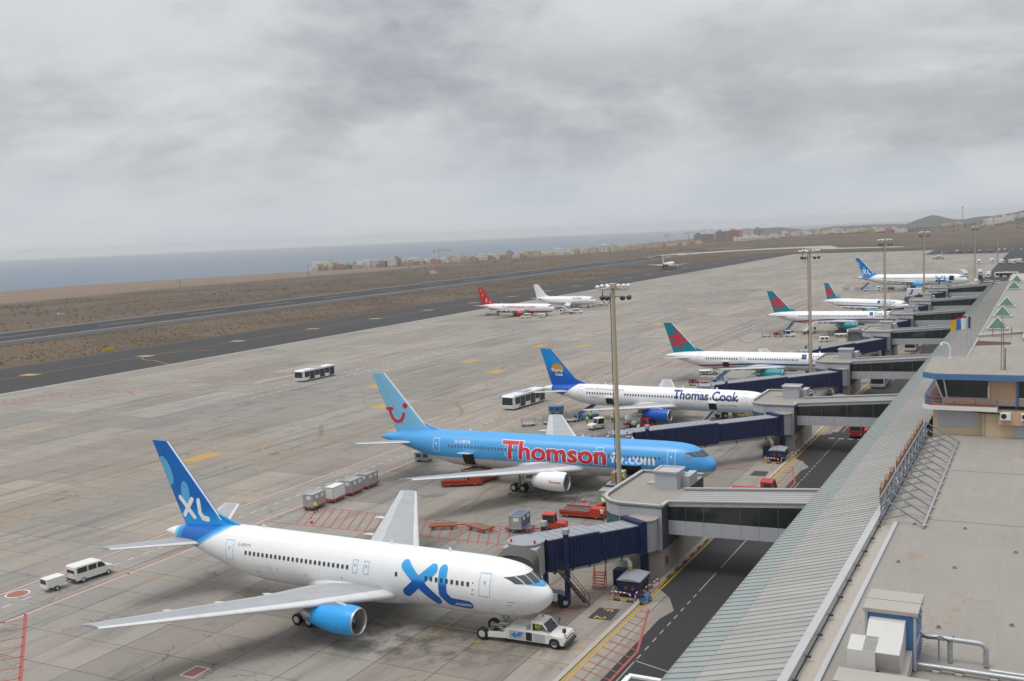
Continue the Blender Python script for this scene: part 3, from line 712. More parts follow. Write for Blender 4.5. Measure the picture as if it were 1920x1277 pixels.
# control room on the roof
cr = thing('apron_control_room', 'cream and peach control room with blue roof edge and wrap-around balcony', 'building', (-12, 131, 10.9))
def cl(x, y, z): return (x + 12, y - 131, z - 10.9)
def cpart(mb, name, mats, parent=cr): mb.v = [cl(*v) for v in mb.v]; return mb.build(name, mats, parent)
mb = MB(); mb.box(-12.3, -6.9, 130.9, 144.6, 10.0, 14.0); mb.box(-6.9, 4.5, 130.2, 144.6, 10.0, 13.95); cpart(mb, 'lower_wall', ['cream_render'])
wn = cpart(MB().box(-11.75, -7.3, 130.84, 130.9, 11.75, 13.75), 'lower_window', ['cladding'])
mb = MB(); mb.box(-3.7, 4.5, 130.14, 130.2, 10.95, 13.0); cpart(mb, 'grey_panel', ['cladding'])
mb = MB(); mb.box(-5.2, 4.5, 129.5, 130.2, 12.5, 13.9); cpart(mb, 'equipment_shelf', ['peach_render'])
mb = MB(); mb.prism([(-13.4, 130.6), (-12.6, 129.5), (-5.3, 129.3), (-5.3, 130.3), (-5.3, 133), (-11, 133), (-11.4, 145), (-13.5, 145)], 14.0, 14.5, 'z'); cpart(mb, 'balcony', ['white_paint'])
mb = MB(); mb.prism([(-13.3, 130.65), (-12.55, 129.6), (-5.4, 129.4), (-5.4, 130.9), (-11.2, 131.1), (-11.7, 145), (-13.4, 145)], 14.5, 14.54, 'z'); cpart(mb, 'balcony_floor', ['terracotta'])
mb = MB(); mb.prism([(-11.3, 131.0), (4.5, 131.0), (4.5, 144.5), (-11.8, 144.5)], 14.5, 15.25, 'z'); cpart(mb, 'upper_wall', ['peach_render'])
mb = MB(); mb.prism([(-11.28, 131.02), (-6.3, 131.02), (-6.3, 144.4), (-11.75, 144.4)], 15.25, 17.6, 'z')
mb.v = [(v[0] - (0.75 if v[2] > 17 and v[0] < -10 else 0), v[1] - (0.5 if v[2] > 17 and v[1] < 132 else 0), v[2]) for v in mb.v]; cpart(mb, 'control_window', ['dark_glass'])
mb = MB(); mb.box(-6.3, -3.4, 131.0, 144, 15.25, 17.6); cpart(mb, 'upper_wall', ['peach_render'])
mb = MB(); mb.box(-3.2, 4.5, 131.1, 144, 15.25, 17.6, 0); cpart(mb, 'side_window', ['dark_glass'])
mb = MB(); mb.box(-3.4, -3.15, 130.85, 131.2, 14.5, 17.6); cpart(mb, 'blue_post', ['blue_fascia'])
mb = MB(); mb.bar((-12.05, 130.5, 17.6), (-11.3, 130.98, 15.2), 0.12); mb.bar((-11.1, 130.5, 17.6), (-10.75, 130.98, 15.2), 0.14); mb.box(-6.38, -6.22, 130.7, 131.0, 15.25, 17.6); mb.box(-3.1, 4.5, 131.0, 131.08, 15.2, 15.4); cpart(mb, 'mullion', ['white_paint'])
RP = [(-13.4, 130.7), (-11.8, 129.3), (4.5, 129.3), (4.5, 145.3), (-13.7, 145.3)]
mb = MB(); mb.prism(RP, 17.6, 18.25, 'z'); cpart(mb, 'roof_fascia', ['blue_fascia'])
mb = MB(); mb.prism([(x * 0.995, y + (0.06 if y < 132 else -0.06)) for x, y in RP], 18.25, 18.3, 'z'); cpart(mb, 'roof_top', ['flat_roof'])
rail = [(-13.3, 144.5, 14.5), (-13.25, 138, 14.5), (-13.2, 131, 14.5), (-12.5, 129.7, 14.5), (-9.9, 129.6, 14.5), (-7.6, 129.55, 14.5), (-5.4, 129.5, 14.5)]
mb = MB()
for a, b in zip(rail, rail[1:]):
    n = 6 if a[0] < -13.1 else 1
    for k in range(n + 1):
        p = Vector(a).lerp(Vector(b), k / n); mb.cyl(p, p + Vector((0, 0, 1.05)), 0.035, n=6)
    for h in (0.55, 1.05): mb.cyl((a[0], a[1], a[2] + h), (b[0], b[1], b[2] + h), 0.03, n=6)
for x in (-5.3, -3.4, -1.4, 0.6): mb.cyl((x, 129.45, 14.0), (x, 129.45, 15.5), 0.035, n=6)
for h in (14.7, 15.1, 15.5): mb.cyl((-5.3, 129.45, h), (3, 129.45, h), 0.03, n=6)
cpart(mb, 'railing', ['blue_fascia'])
def ac_unit(x, lab):
    t = thing('air_conditioner', lab, 'air conditioner', (x, 129.3, 13.15), 0, 'air conditioner units on the control room')
    mb = MB(); mb.bbox(-0.55, 0.55, -0.28, 0.2, 0, 0.85, 0.04); mb.build('casing', ['white_paint'], t)
    mb = MB(); mb.lathe([(-0.3, 0.0), (-0.3, 0.27), (-0.285, 0.3)], (-0.18, 0, 0.43), 'y', 18); mb.build('fan_grille', ['rubber_black'], t)
ac_unit(-4.45, 'white air conditioner with round black fan, left of the pair below the balcony'); ac_unit(-2.3, 'white air conditioner with round black fan, right of the pair below the balcony')
mb = MB(); mb.tube([(-8.2, 130.1, 13.9), (-6.8, 129.9, 13.72), (-5.0, 129.4, 13.8), (-4.9, 129.3, 14.1)], 0.07, 6); cpart(mb, 'cable', ['rubber_black'])
mb = MB(); mb.cyl((-6.75, 130.1, 10.95), (-6.6, 130.1, 13.95), 0.06, n=6); cpart(mb, 'downpipe', ['pale_concrete'])
# camera post, antenna mast, flagpole
t = thing('camera_post', 'white bent post with a dome camera on the control room roof', 'camera post', (-11.4, 143.3, 18.3))
mb = MB(); mb.tube([(0, 0, 0), (0, 0, 1.35), (-0.25, 0, 1.85), (-0.6, 0, 2.0), (-1.05, 0, 2.0)], 0.09, 8); mb.cyl((0, 0, 0), (0, 0, 0.06), 0.25, n=10); mb.build('post', ['white_paint'], t)
mb = MB(); mb.lathe([(0.1, 0.03), (0, 0.16), (-0.2, 0.2), (-0.34, 0.14), (-0.4, 0.0)], (-1.05, 0, 1.9), 'z', 12); mb.build('dome_camera', ['white_paint'], t)
t = thing('antenna_mast', 'slender lattice aerial mast with whip antennas on the control room roof', 'antenna', (-5.0, 133.4, 18.3))
mb = MB()
for a in range(3):
    x, y = 0.2 * math.cos(a * 2.1), 0.2 * math.sin(a * 2.1); mb.cyl((x, y, 0), (x * 0.6, y * 0.6, 5.6), 0.035, n=5)
for k in range(14):
    a, b = k % 3, (k + 1) % 3; f = lambda i, z: (0.2 * (1 - 0.07 * z) * math.cos(i * 2.1), 0.2 * (1 - 0.07 * z) * math.sin(i * 2.1), z)
    mb.cyl(f(a, k * 0.4), f(b, k * 0.4 + 0.4), 0.015, n=4)
mb.build('lattice', ['brown_sign'], t)
mb = MB(); mb.cyl((-1.0, 0, 3.9), (1.0, 0, 3.9), 0.03, n=5)
for x in (-1.0, 1.0): mb.cyl((x, 0, 3.9), (x, 0, 5.3), 0.025, n=5); mb.cyl((x, 0, 4.3), (x, 0, 4.9), 0.05, n=6)
mb.cyl((0, 0, 5.5), (0, 0, 6.6), 0.025, n=5); mb.cyl((0.3, 0.2, 0), (0.35, 0.2, 2.6), 0.07, n=6); mb.build('antenna', ['brown_sign'], t)
for i, (dx, lab) in enumerate(((0, 'left of two grey flagpoles standing beside the ridge of the terminal roof'), (0.75, 'right of two grey flagpoles, flying the dark blue flag'))):
    t = thing('flagpole', lab, 'flagpole', (-14.3 + dx, 216.7, 10.7), 0, 'flagpoles on the terminal roof')
    mb = MB(); mb.cyl((0, 0, 0), (0, 0, 6.5 - i * 0.1), 0.13, 0.09, 10); mb.build('pole', ['cladding'], t)
    mb = MB(); mb.lathe([(0, 0.05), (0.1, 0.12), (0.2, 0.0)], (0, 0, 6.5 - i * 0.1), 'z', 8); mb.build('finial', ['white_paint'], t)
def flag(name, label, loc, w_, h_, cols, ang, droop):
    t = thing(name, label, 'flag', loc, ang, 'flags on the terminal roof'); n = 12
    k = len(cols)
    for ci, mat in enumerate(cols):
        mb = MB(); a0 = ci / k; m_ = max(2, n // k); rows = []
        for j in range(5):
            rows.append([(-(a0 + (i / m_) / k) * w_, 0.16 * math.sin((a0 + i / m_ / k) * 7 + j * 0.4), -h_ * j / 4 - droop * (a0 + i / m_ / k) ** 1.3) for i in range(m_ + 1)])
        mb.loft(rows, 0, smooth=True, close=False); mb.build('stripe', [mat], t)
material('flag_white', None, (0.7, 0.7, 0.72), 0.8); material('flag_blue', None, (0.02, 0.16, 0.42), 0.8); material('flag_yellow', None, (0.65, 0.38, 0.02), 0.8); material('flag_red', None, (0.45, 0.015, 0.02), 0.8); material('flag_navy', None, (0.03, 0.02, 0.18), 0.8)
flag('flag', 'white, blue and yellow striped flag blowing left from its pole', (-14.42, 216.7, 16.7), 2.9, 2.1, ['flag_white', 'flag_blue', 'flag_yellow'], R(28), 0.45)
flag('flag', 'red and yellow flag behind the striped flag, only its top edge showing', (-14.42, 217.1, 17.05), 3.0, 0.6, ['flag_red', 'flag_red', 'flag_yellow'], R(22), 0.9)
flag('flag', 'dark blue flag hanging limp from the right flagpole', (-13.62, 216.6, 17.0), 0.4, 2.2, ['flag_navy', 'flag_navy'], R(40), 0.1)

# rooftop air handler with duct and pipes
t = thing('air_handler', 'blue rooftop air handling unit with beige lid and angled white duct', 'air handler', (-8, 61.6, 10.9))
def hl(x, y, z): return (x + 8, y - 61.6, z - 10.9)
def hp(mb, name, mats): mb.v = [hl(*v) for v in mb.v]; return mb.build(name, mats, t)
mb = MB(); mb.box(-9.35, -6.65, 60.75, 63.9, 11.1, 14.2); hp(mb, 'casing', ['blue_fascia'])
for k in range(4): mb = MB(); mb.box(-9.5, -6.5, 60.6 + k * 0.86, 61.42 + k * 0.86, 14.2 + 0.0, 14.42 - 0.02 * (k % 2)); hp(mb, 'lid_panel', ['pale_concrete'])
for x in (-9.33, -6.7): mb = MB(); mb.box(x - 0.06, x + 0.09, 60.68, 60.76, 11.0, 14.2); hp(mb, 'corner_post', ['cladding'])
mb = MB(); mb.box(-6.66, -6.58, 60.8, 63.9, 12.4, 12.5); hp(mb, 'side_rail', ['cladding'])
mb = MB()
for k in range(7): mb.cyl((-6.6, 61 + k * 0.45, 13.9 - 0.3 * (k % 2)), (-6.54, 61 + k * 0.45, 13.9 - 0.3 * (k % 2)), 0.05, n=6); mb.cyl((-6.6, 61 + k * 0.45, 11.7), (-6.54, 61 + k * 0.45, 11.7), 0.05, n=6)
hp(mb, 'bolts', ['dark_grey'])['kind'] = 'stuff'
mb = MB(); mb.prism([(60.74, 13.9), (60.74, 12.4), (59.2, 11.7), (58.3, 11.7), (57.7, 13.0), (59.2, 13.3), (60.2, 13.9)], -9.1, -7.15, 'x'); hp(mb, 'duct', ['duct_metal'])
mb = MB(); mb.prism([(57.7, 13.0), (59.2, 13.3), (59.2, 11.7), (58.9, 10.95), (57.5, 10.95)], -9.9, -8.4, 'x'); hp(mb, 'duct', ['duct_metal'])
mb = MB(); mb.prism([(60.6, 12.2), (60.6, 11.2), (57.6, 10.95), (57.6, 11.6), (59.2, 12.0)], -8.3, -6.8, 'x'); hp(mb, 'lower_duct', ['pale_concrete'])
t = thing('plant_screen_wall', 'low beige parapet block in front of the air handler at the bottom edge', 'wall', (-8, 56.6, 10.9))
mb = MB(); mb.box(-2.2, 2.4, -1.2, 0.5, 0, 1.1); mb.build('wall', ['cream_render'], t); mb = MB(); mb.box(-2.26, 2.46, -1.26, 0.56, 1.1, 1.22); mb.build('coping', ['pale_concrete'], t)
t = thing('roof_pipework', 'silver insulated pipes on stands running right from the air handler', 'pipes', (-4, 61.5, 10.9))
def pl(x, y, z): return (x + 4, y - 61.5, z - 10.9)
def pipe(pts, r, name='pipe'):
    mb = MB(); mb.tube([pl(*p) for p in pts], r, 12); mb.build(name, ['galvanised'], t)
    for a, b in zip(pts, pts[1:]):
        L = (Vector(b) - Vector(a)).length; n = int(L / 0.7)
        mb = MB()
        for k in range(1, n + 1):
            p = Vector(pl(*a)).lerp(Vector(pl(*b)), k / (n + 1)); d = (Vector(b) - Vector(a)).normalized() * 0.02; mb.cyl(p - d, p + d, r + 0.015, n=12)
        if n > 0: mb.build('pipe_band', ['cladding'], t)
pipe([(-6.6, 62.8, 12.35), (-3.5, 62.8, 12.3), (-3.25, 62.8, 12.25), (-3.1, 62.8, 12.0), (-3.1, 62.8, 11.0)], 0.15)
pipe([(-5.0, 62.8, 12.2), (-5.0, 62.8, 10.95)], 0.15); pipe([(-6.6, 61.1, 11.25), (4, 61.1, 11.2)], 0.14); pipe([(-2.8, 61.6, 11.25), (4, 61.6, 11.2)], 0.12); pipe([(-5.6, 62.8, 12.25), (-5.6, 62.8, 10.95)], 0.05)
for x in (-5.6, -4.4, -2.6, 0.5):
    mb = MB(); mb.bbox(*(lambda a: (a[0] - 0.2, a[0] + 0.2, a[1] - 0.25, a[1] + 0.45, 0, 0.2))(pl(x, 61.1, 10.9)), 0.03); mb.build('pipe_stand', ['pale_concrete'], t)
mb = MB(); mb.tube([pl(-6.6, 62.5, 12.6), pl(-6.2, 62.6, 12.25), pl(-5.5, 62.6, 12.5), pl(-5.0, 62.7, 12.2), pl(-4.8, 62.8, 12.55)], 0.03, 5); mb.build('cable', ['rubber_black'], t)

# ---------------------------------------------------------------- piers, fixed corridors and boarding bridges
PIER = [(-35.9, -1.9), (-38.4, -1.9), (-40.7, -1.9), (-41.9, -1.3), (-42.8, -0.2), (-43.25, 1.2), (-43.3, 3.0), (-43.3, 6.0), (-43.3, 9.5), (-43.3, 12.6), (-41.0, 12.9), (-38.4, 12.9), (-35.9, 12.9)]
ROT_Y = [101.0, 164.2, 215.6, 276.0, 325.0, 376.5, 441.0]
def fixed_bridge(i, y0, label):
    t = thing('fixed_footbridge', label, 'footbridge', (-35.9, y0, 0), 0, 'glazed footbridges from the terminal to the stands')
    L = lambda x, y, z: (x + 35.9, y, z)
    # pier
    mb = MB(); core = [L(x * 0.998 + (-0.06), y + (0.05 if y < 5 else -0.05), 0)[:2] for x, y in PIER]; mb.prism(core, 2.95, 7.4, 'z'); mb.build('pier_core', ['dark_grey'], t)
    rows = [(2.9, 4.55), (4.58, 6.25), (6.28, 7.72)]
    for (a, b) in zip(PIER, PIER[1:]):
        d = Vector((b[0] - a[0], b[1] - a[1], 0)); ln = d.length; d /= ln; nrm = Vector((d.y, -d.x, 0)) * -1
        curved = a[1] < 2.9 and b[0] < -40.8
        for r, (z0, z1) in enumerate(rows):
            glass = curved and r < 2
            p = Vector(L(a[0], a[1], 0)) + d * 0.015; q = Vector(L(b[0], b[1], 0)) - d * 0.015; o = nrm * -0.05
            mb = MB(); mb.add([p + Vector((0, 0, z0)), q + Vector((0, 0, z0)), q + Vector((0, 0, z1)), p + Vector((0, 0, z1)), p + o + Vector((0, 0, z0)), q + o + Vector((0, 0, z0)), q + o + Vector((0, 0, z1)), p + o + Vector((0, 0, z1))],
                              [(0, 1, 2, 3), (7, 6, 5, 4), (4, 5, 1, 0), (5, 6, 2, 1), (6, 7, 3, 2), (7, 4, 0, 3)])
            mb.build('pier_pane' if glass else 'pier_panel', ['teal_glass' if glass else 'cladding'], t)
    mb = MB(); mb.prism([L(x, y, 0)[:2] for x, y in PIER], 7.42, 7.5, 'z'); mb.build('pier_roof', ['flat_roof'], t)
    mb = MB()
    for a, b in zip(PIER, PIER[1:]): mb.bar(L(a[0], a[1], 7.78), L(b[0], b[1], 7.78), 0.36, 0.14)
    mb.bar(L(-35.9, -1.9, 7.78), L(-35.9, 0.1, 7.78), 0.36, 0.14); mb.build('parapet', ['parapet_metal'], t)
    mb = MB(); mb.prism([L(x, y, 0)[:2] for x, y in ((-37.8, -1.5), (-36.0, -1.5), (-36.0, 12.2), (-37.8, 12.2))], 0, 2.94, 'z'); mb.build('pier_base', ['pale_concrete'], t)
    mb = MB(); mb.prism([L(x, y, 0)[:2] for x, y in ((-42.6, 10.2), (-40.8, 10.2), (-40.8, 12.2), (-42.6, 12.2))], 0, 2.94, 'z'); mb.build('pier_leg', ['pale_concrete'], t)
    bx = MB(); bx.box(*L(-39.4, 0, 0)[:1], *L(-36.8, 0, 0)[:1], 5.9, 8.6, 7.5, 9.4); bx.build('lift_housing', ['cladding'], t)
    mb = MB(); x0, x1 = L(-39.45, 0, 0)[0], L(-36.75, 0, 0)[0]
    for (p, q) in (((x0, 5.85), (x1, 5.85)), ((x1, 5.85), (x1, 8.65)), ((x1, 8.65), (x0, 8.65)), ((x0, 8.65), (x0, 5.85))): mb.bar((*p, 9.45), (*q, 9.45), 0.3, 0.16)
    mb.build('housing_coping', ['parapet_metal'], t)
    mb = MB(); mb.box(*L(-36.75, 0, 0)[:1], *L(-35.9, 0, 0)[:1], 7.6, 10.6, 7.5, 8.7); mb.build('side_housing', ['cladding'], t)
    mb = MB(); mb.box(*L(-40.9, 0, 0)[:1], *L(-39.6, 0, 0)[:1], 7.4, 8.7, 7.5, 7.66); mb.build('roof_hatch', ['pale_concrete'], t)
    mb = MB(); mb.box(0.02, 0.06, -0.9, -0.35, 1.2, 2.0); mb.build('hose_cabinet', ['red_paint'], t)
    # corridor x from -35.9 to -20.6, walls at y=0 and y=5.8
    X0, X1 = -35.85, -20.35; n = 8; st = (X1 - X0) / n
    zb = lambda x: 4.2 + 0.35 * (x - X0) / (X1 - X0)
    zg = lambda x: 5.75 + 0.25 * (x - X0) / (X1 - X0)
    zt = lambda x: 7.2 + 1.1 * (x - X0) / (X1 - X0)
    zp = lambda x: 7.72 + 1.05 * (x - X0) / (X1 - X0)
    for side, yy in ((0, 0.0), (1, 5.8)):
        for k in range(n):
            a = X0 + k * st + 0.012; b = X0 + (k + 1) * st - 0.012
            for nm, f0, f1, mat, th in (('wall_panel', zb, zg, 'cladding', 0.09), ('window_pane', zg, zt, 'dark_glass', 0.04), ('fascia_panel', zt, zp, 'cladding', 0.09)):
                mb = MB(); e = 0.01
                vs = [L(x, yy + s * th / 2, z) for s in (-1, 1) for x, z in ((a, f0(a) + e), (b, f0(b) + e), (b, f1(b) - e), (a, f1(a) - e))]
                mb.add(vs, [(0, 1, 2, 3), (7, 6, 5, 4), (4, 5, 1, 0), (5, 6, 2, 1), (6, 7, 3, 2), (7, 4, 0, 3)]); mb.build(nm, [mat], t)
        mb = MB(); mb.bar(L(X0, yy, zp(X0) + 0.06), L(X1, yy, zp(X1) + 0.06), 0.3, 0.13); mb.build('corridor_coping', ['parapet_metal'], t)
    mb = MB()
    mb.add([L(X0, 0.12, zp(X0) - 0.22), L(X1, 0.12, zp(X1) - 0.22), L(X1, 5.68, zp(X1) - 0.22), L(X0, 5.68, zp(X0) - 0.22)], [(0, 1, 2, 3)])
    mb.build('corridor_roof', ['metal_roof'], t)
    for k in range(1, 7): mb = MB(); mb.bar(L(X0, 5.8 * k / 7, zp(X0) - 0.18), L(X1, 5.8 * k / 7, zp(X1) - 0.18), 0.1, 0.08); mb.build('roof_rib', ['parapet_metal'], t)
    mb = MB(); mb.add([L(X0, 0.06, zb(X0) + 0.02), L(X0, 5.74, zb(X0) + 0.02), L(X1, 5.74, zb(X1) + 0.02), L(X1, 0.06, zb(X1) + 0.02)], [(0, 1, 2, 3)]); mb.add([L(X0, 0.06, zb(X0) + 0.12), L(X0, 5.74, zb(X0) + 0.12), L(X1, 5.74, zb(X1) + 0.12), L(X1, 0.06, zb(X1) + 0.12)], [(3, 2, 1, 0)]); mb.build('corridor_floor', ['dark_grey'], t)
    for k in range(1, n): x = X0 + k * st; mb = MB(); mb.bar(L(x, -0.045, zg(x)), L(x, -0.045, zt(x)), 0.05 if k % 2 else 0.09, 0.05); mb.build('mullion', ['mullion_green'], t)
    mb = MB()
    for k in range(3): mb.cyl(L(X0 + 2.2 + k * 5.0, 2.9, zb(X0)), L(X0 + 2.2 + k * 5.0, 2.9, zp(X0) - 0.3), 0.12, n=8)
    mb.build('corridor_column', ['teal_glass'], t)
    return t
def boarding_bridge(i, ry, ex, ey, zf, label):
    """rotunda at (-37.6, ry), tunnel to the cab at (ex, ey); zf is the cab floor height"""
    t = thing('boarding_bridge', label, 'boarding bridge', (-37.6, ry - 1.0, 0), 0, 'navy boarding bridges at the stands')
    o = Vector((0, 0, 0)); e = Vector((ex + 37.6, ey - ry + 1.0, 0)); d = e.normalized(); L = e.length; n = Vector((-d.y, d.x, 0))
    def P(s, l, z): q = d * s + n * l; return (q.x, q.y, z)
    fl = lambda s: 3.6 + (zf - 3.6) * s / L
    mb = MB(); mb.cyl((0, 0, 3.35), (0, 0, 6.55), 1.5, n=24); mb.build('rotunda', ['grey_paint'], t)
    mb = MB(); mb.cyl((0, 0, 6.55), (0, 0, 6.68), 1.62, n=24); mb.build('rotunda_roof', ['flat_roof'], t)
    mb = MB(); mb.cyl((0, 0, 0), (0, 0, 3.35), 0.5, n=14); mb.build('rotunda_column', ['navy_paint'], t)
    def box(nm, s0, s1, hw, za, zb_, mat, ribs=0):
        mb = MB(); vs = []
        for s in (s0, s1):
            f = fl(s); vs += [P(s, -hw, f + za), P(s, hw, f + za), P(s, hw, f + zb_), P(s, -hw, f + zb_)]
        mb.add(vs, [(0, 1, 2, 3), (7, 6, 5, 4), (4, 5, 1, 0), (5, 6, 2, 1), (6, 7, 3, 2), (7, 4, 0, 3)])
        if ribs:
            k = int((s1 - s0) / 0.42)
            for j in range(k):
                s = s0 + (j + 0.5) * (s1 - s0) / k; f = fl(s)
                for sd_ in (-1, 1): mb.bar(P(s, sd_ * (hw + 0.02), f + za + 0.06), P(s, sd_ * (hw + 0.02), f + zb_ - 0.1), 0.1, 0.05)
        return mb.build(nm, [mat], t)
    s_in = 1.3; mid = s_in + (L - s_in) * 0.42
    box('collar', 0.9, 1.7, 1.68, -0.35, 3.1, 'navy_paint')
    box('inner_tunnel', 1.6, mid + 1.0, 1.35, -0.1, 2.62, 'navy_paint', 1); box('outer_tunnel', mid, L - 1.6, 1.55, -0.25, 2.86, 'navy_paint', 1)
    for s0, s1, hw, zt_, nm in ((1.7, mid, 1.3, 2.62, 'inner_roof'), (mid, L - 1.6, 1.5, 2.86, 'outer_roof')):
        o2 = box(nm, s0, s1, hw, zt_ + 0.003, zt_ + 0.1, 'tunnel_roof')
        k = int((s1 - s0) / 0.9)
        mb = MB()
        for j in range(k): s = s0 + (j + 0.5) * (s1 - s0) / k; mb.bar(P(s, -hw, fl(s) + zt_ + 0.13), P(s, hw, fl(s) + zt_ + 0.13), 0.06, 0.06)
        mb.build('roof_rib', ['grey_paint'], t)
    # cab turns towards the aircraft
    fwd = Vector((0.12, -1, 0)).normalized() if True else d
    c = e + fwd * 0.0; f = zf
    cn = Vector((-fwd.y, fwd.x, 0))
    def Q(s, l, z): q = c + fwd * s + cn * l; return (q.x, q.y, z)
    mb = MB(); mb.cyl((c.x, c.y, f - 0.3), (c.x, c.y, f + 2.75), 1.75, n=20); mb.build('cab', ['grey_paint'], t)
    mb = MB(); mb.cyl((c.x, c.y, f + 2.75), (c.x, c.y, f + 2.88), 1.85, n=20); mb.build('cab_roof', ['tunnel_roof'], t)
    mb = MB(); vs = [Q(s, l, z) for s in (0.3, 2.0) for l, z in ((-1.75, f - 0.3), (1.75, f - 0.3), (1.75, f + 2.6), (-1.75, f + 2.6))]
    mb.add(vs, [(0, 1, 2, 3), (7, 6, 5, 4), (4, 5, 1, 0), (5, 6, 2, 1), (6, 7, 3, 2), (7, 4, 0, 3)]); mb.build('cab_front', ['grey_paint'], t)
    nf = 9; mb = MB(); rings = []
    for j in range(nf * 2 + 1):
        e_ = j / (nf * 2); s = 1.95 + 1.75 * e_; wv = 0.09 * (j % 2); hw_ = 1.9 + wv; top_ = f + 2.85 + wv - 0.35 * e_ * e_
        rg = [Q(s, -hw_, f - 0.25), Q(s, -hw_, f + 1.7)] + [Q(s, hw_ * math.cos(R(180 - 15 * k)), f + 1.7 + (top_ - f - 1.7) * math.sin(R(15 * k))) for k in range(1, 12)] + [Q(s, hw_, f + 1.7), Q(s, hw_, f - 0.25)]
        rings.append(rg)
    mb.loft(rings, 0, close=False); mb.build('canopy_bellows', ['bellows'], t)
    # lift columns, bogie, stairs, hose
    s = L - 3.4; p = Vector(P(s, 0, 0))
    mb = MB()
    for sd_ in (-1, 1): mb.bar(P(s, sd_ * 1.85, 1.0), P(s, sd_ * 1.85, fl(s) + 3.4), 0.42, 0.42); mb.bbox(*(lambda q: (q[0] - 0.3, q[0] + 0.3, q[1] - 0.3, q[1] + 0.3, fl(s) + 3.4, fl(s) + 3.9))(P(s, sd_ * 1.85, 0)), 0.05, 1)
    mb.bar(P(s, -1.9, 1.1), P(s, 1.9, 1.1), 0.5, 0.4); mb.build('lift_frame', ['navy_paint', 'grey_paint'], t)
    for sd_ in (-1, 1):
        q = P(s, sd_ * 1.2, 0.62); mb = MB(); a = Vector(q); ax = n * 0.22
        mb.cyl(a - ax, a + ax, 0.62, n=18); wh = mb.build('wheel', ['rubber_black'], t)
        mb = MB(); mb.cyl(a - ax * 1.06, a + ax * 1.06, 0.3, n=14); mb.build('rim', ['white_paint'], wh)
    mb = MB(); mb.bar(P(s - 0.9, 0, 0.9), P(s + 0.9, 0, 0.9), 1.6, 0.5); mb.build('bogie_frame', ['navy_paint'], t)
    mb = MB(); mb.bbox(*(lambda q: (q[0] - 0.7, q[0] + 0.7, q[1] - 0.2, q[1] + 0.2, 0.9, 1.6))(P(s + 1.2, 0.6, 0)), 0.06); mb.build('drive_box', ['white_paint'], t)
    # hose along the underside ending in a yellow drop pipe by the rotunda
    mb = MB(); mb.tube([P(L - 2.6, 0.6, fl(L) - 0.6), P(mid, 0.6, fl(mid) - 0.6), P(3.6, 0.6, fl(3.6) - 0.55), P(2.9, 0.75, fl(3) - 0.7), P(2.6, 0.8, fl(3) - 1.2), P(2.6, 0.8, 2.2)], 0.24, 10); mb.build('air_hose', ['white_pipe'], t)
    mb = MB(); mb.cyl(P(2.6, 0.8, 2.25), P(2.5, 0.8, 1.6), 0.26, n=10); mb.build('hose_drop', ['yellow_paint'], t)
    mb = MB()
    for j in range(5): ss = 3.6 + (L - 6.4) * j / 4; q0 = Vector(P(ss, 0.6, fl(ss) - 0.58)); mb.cyl(q0 - d * 0.08, q0 + d * 0.08, 0.27, n=10)
    mb.build('hose_clamp', ['rubber_black'], t)
    # service stairs down from the cab
    mb = MB(); ln = 9; top = Vector(P(L - 2.2, 1.9, f - 0.1)); 
    for j in range(ln): q = top + d * -0.35 * j + Vector((0, 0, -(f - 0.4) * j / ln)); mb.bar(q - n * 0.0, q + n * 0.8, 0.28, 0.05)
    for sd_ in (0, 0.8):
        a = top + n * sd_; b = top + d * -0.35 * ln + n * sd_ + Vector((0, 0, -(f - 0.3))); mb.bar(a, b, 0.06, 0.16); mb.bar(a + Vector((0, 0, 1)), b + Vector((0, 0, 1)), 0.05); mb.bar(b, b + Vector((0, 0, 1)), 0.05); mb.bar(a, a + Vector((0, 0, 1)), 0.05)
    mb.build('service_stairs', ['dark_grey'], t)
    for sd_ in (-1.2, 1.2): mb = MB(); q = Q(0.9, sd_, f + 2.86); mb.cyl(q, (q[0], q[1], q[2] + 0.3), 0.1, n=8); mb.build('beacon', ['red_paint'], t)
    return t
BR_LAB = ['footbridge nearest the camera', 'second footbridge from the camera', 'third footbridge from the camera', 'fourth footbridge from the camera', 'fifth footbridge from the camera', 'sixth footbridge from the camera', 'last footbridge, farthest from the camera']
TUN_LAB = ['navy boarding bridge docked at the nearest white aircraft', 'navy boarding bridge docked behind the light blue aircraft', 'navy boarding bridge docked behind the white aircraft with a globe on its blue tail', 'navy boarding bridge docked at the nearest red star tail aircraft', 'retracted navy boarding bridge with its cab hanging free on an empty stand', 'navy boarding bridge docked at the second red star tail aircraft', 'navy boarding bridge farthest away beside a white catering truck']
ENDS = [(-44.8, 87.2, 4.35), (-55.8, 140.4, 4.15), (-57.6, 188.8, 3.8), (-50.6, 243.6, 3.8), (-46.6, 289, 4.2), (-49.7, 353.2, 3.9), (-47.5, 418, 3.6)]
for i, y in enumerate(ROT_Y):
    fixed_bridge(i, y + 2.0, 'grey clad pier and glazed corridor, ' + BR_LAB[i])
    boarding_bridge(i, y, *ENDS[i], TUN_LAB[i])
b0 = thing('fixed_footbridge', 'white roof corner of a footbridge cut off by the bottom edge', 'footbridge', (-22.3, 59.2, 0), 0, 'glazed footbridges from the terminal to the stands')
mb = MB(); mb.box(-1.2, 2.2, -6, 0, 4.2, 8.5); mb.build('wall_panel', ['cladding'], b0); mb = MB(); mb.box(-1.0, 2.2, -5.7, -0.25, 8.5, 8.6); mb.build('corridor_roof', ['dark_grey'], b0)
mb = MB(); mb.bar((-1.2, -0.12, 8.62), (2.2, -0.12, 8.62), 0.35, 0.22); mb.bar((-1.1, -6, 8.62), (-1.1, -0.3, 8.62), 0.35, 0.22); mb.build('parapet', ['white_paint'], b0)

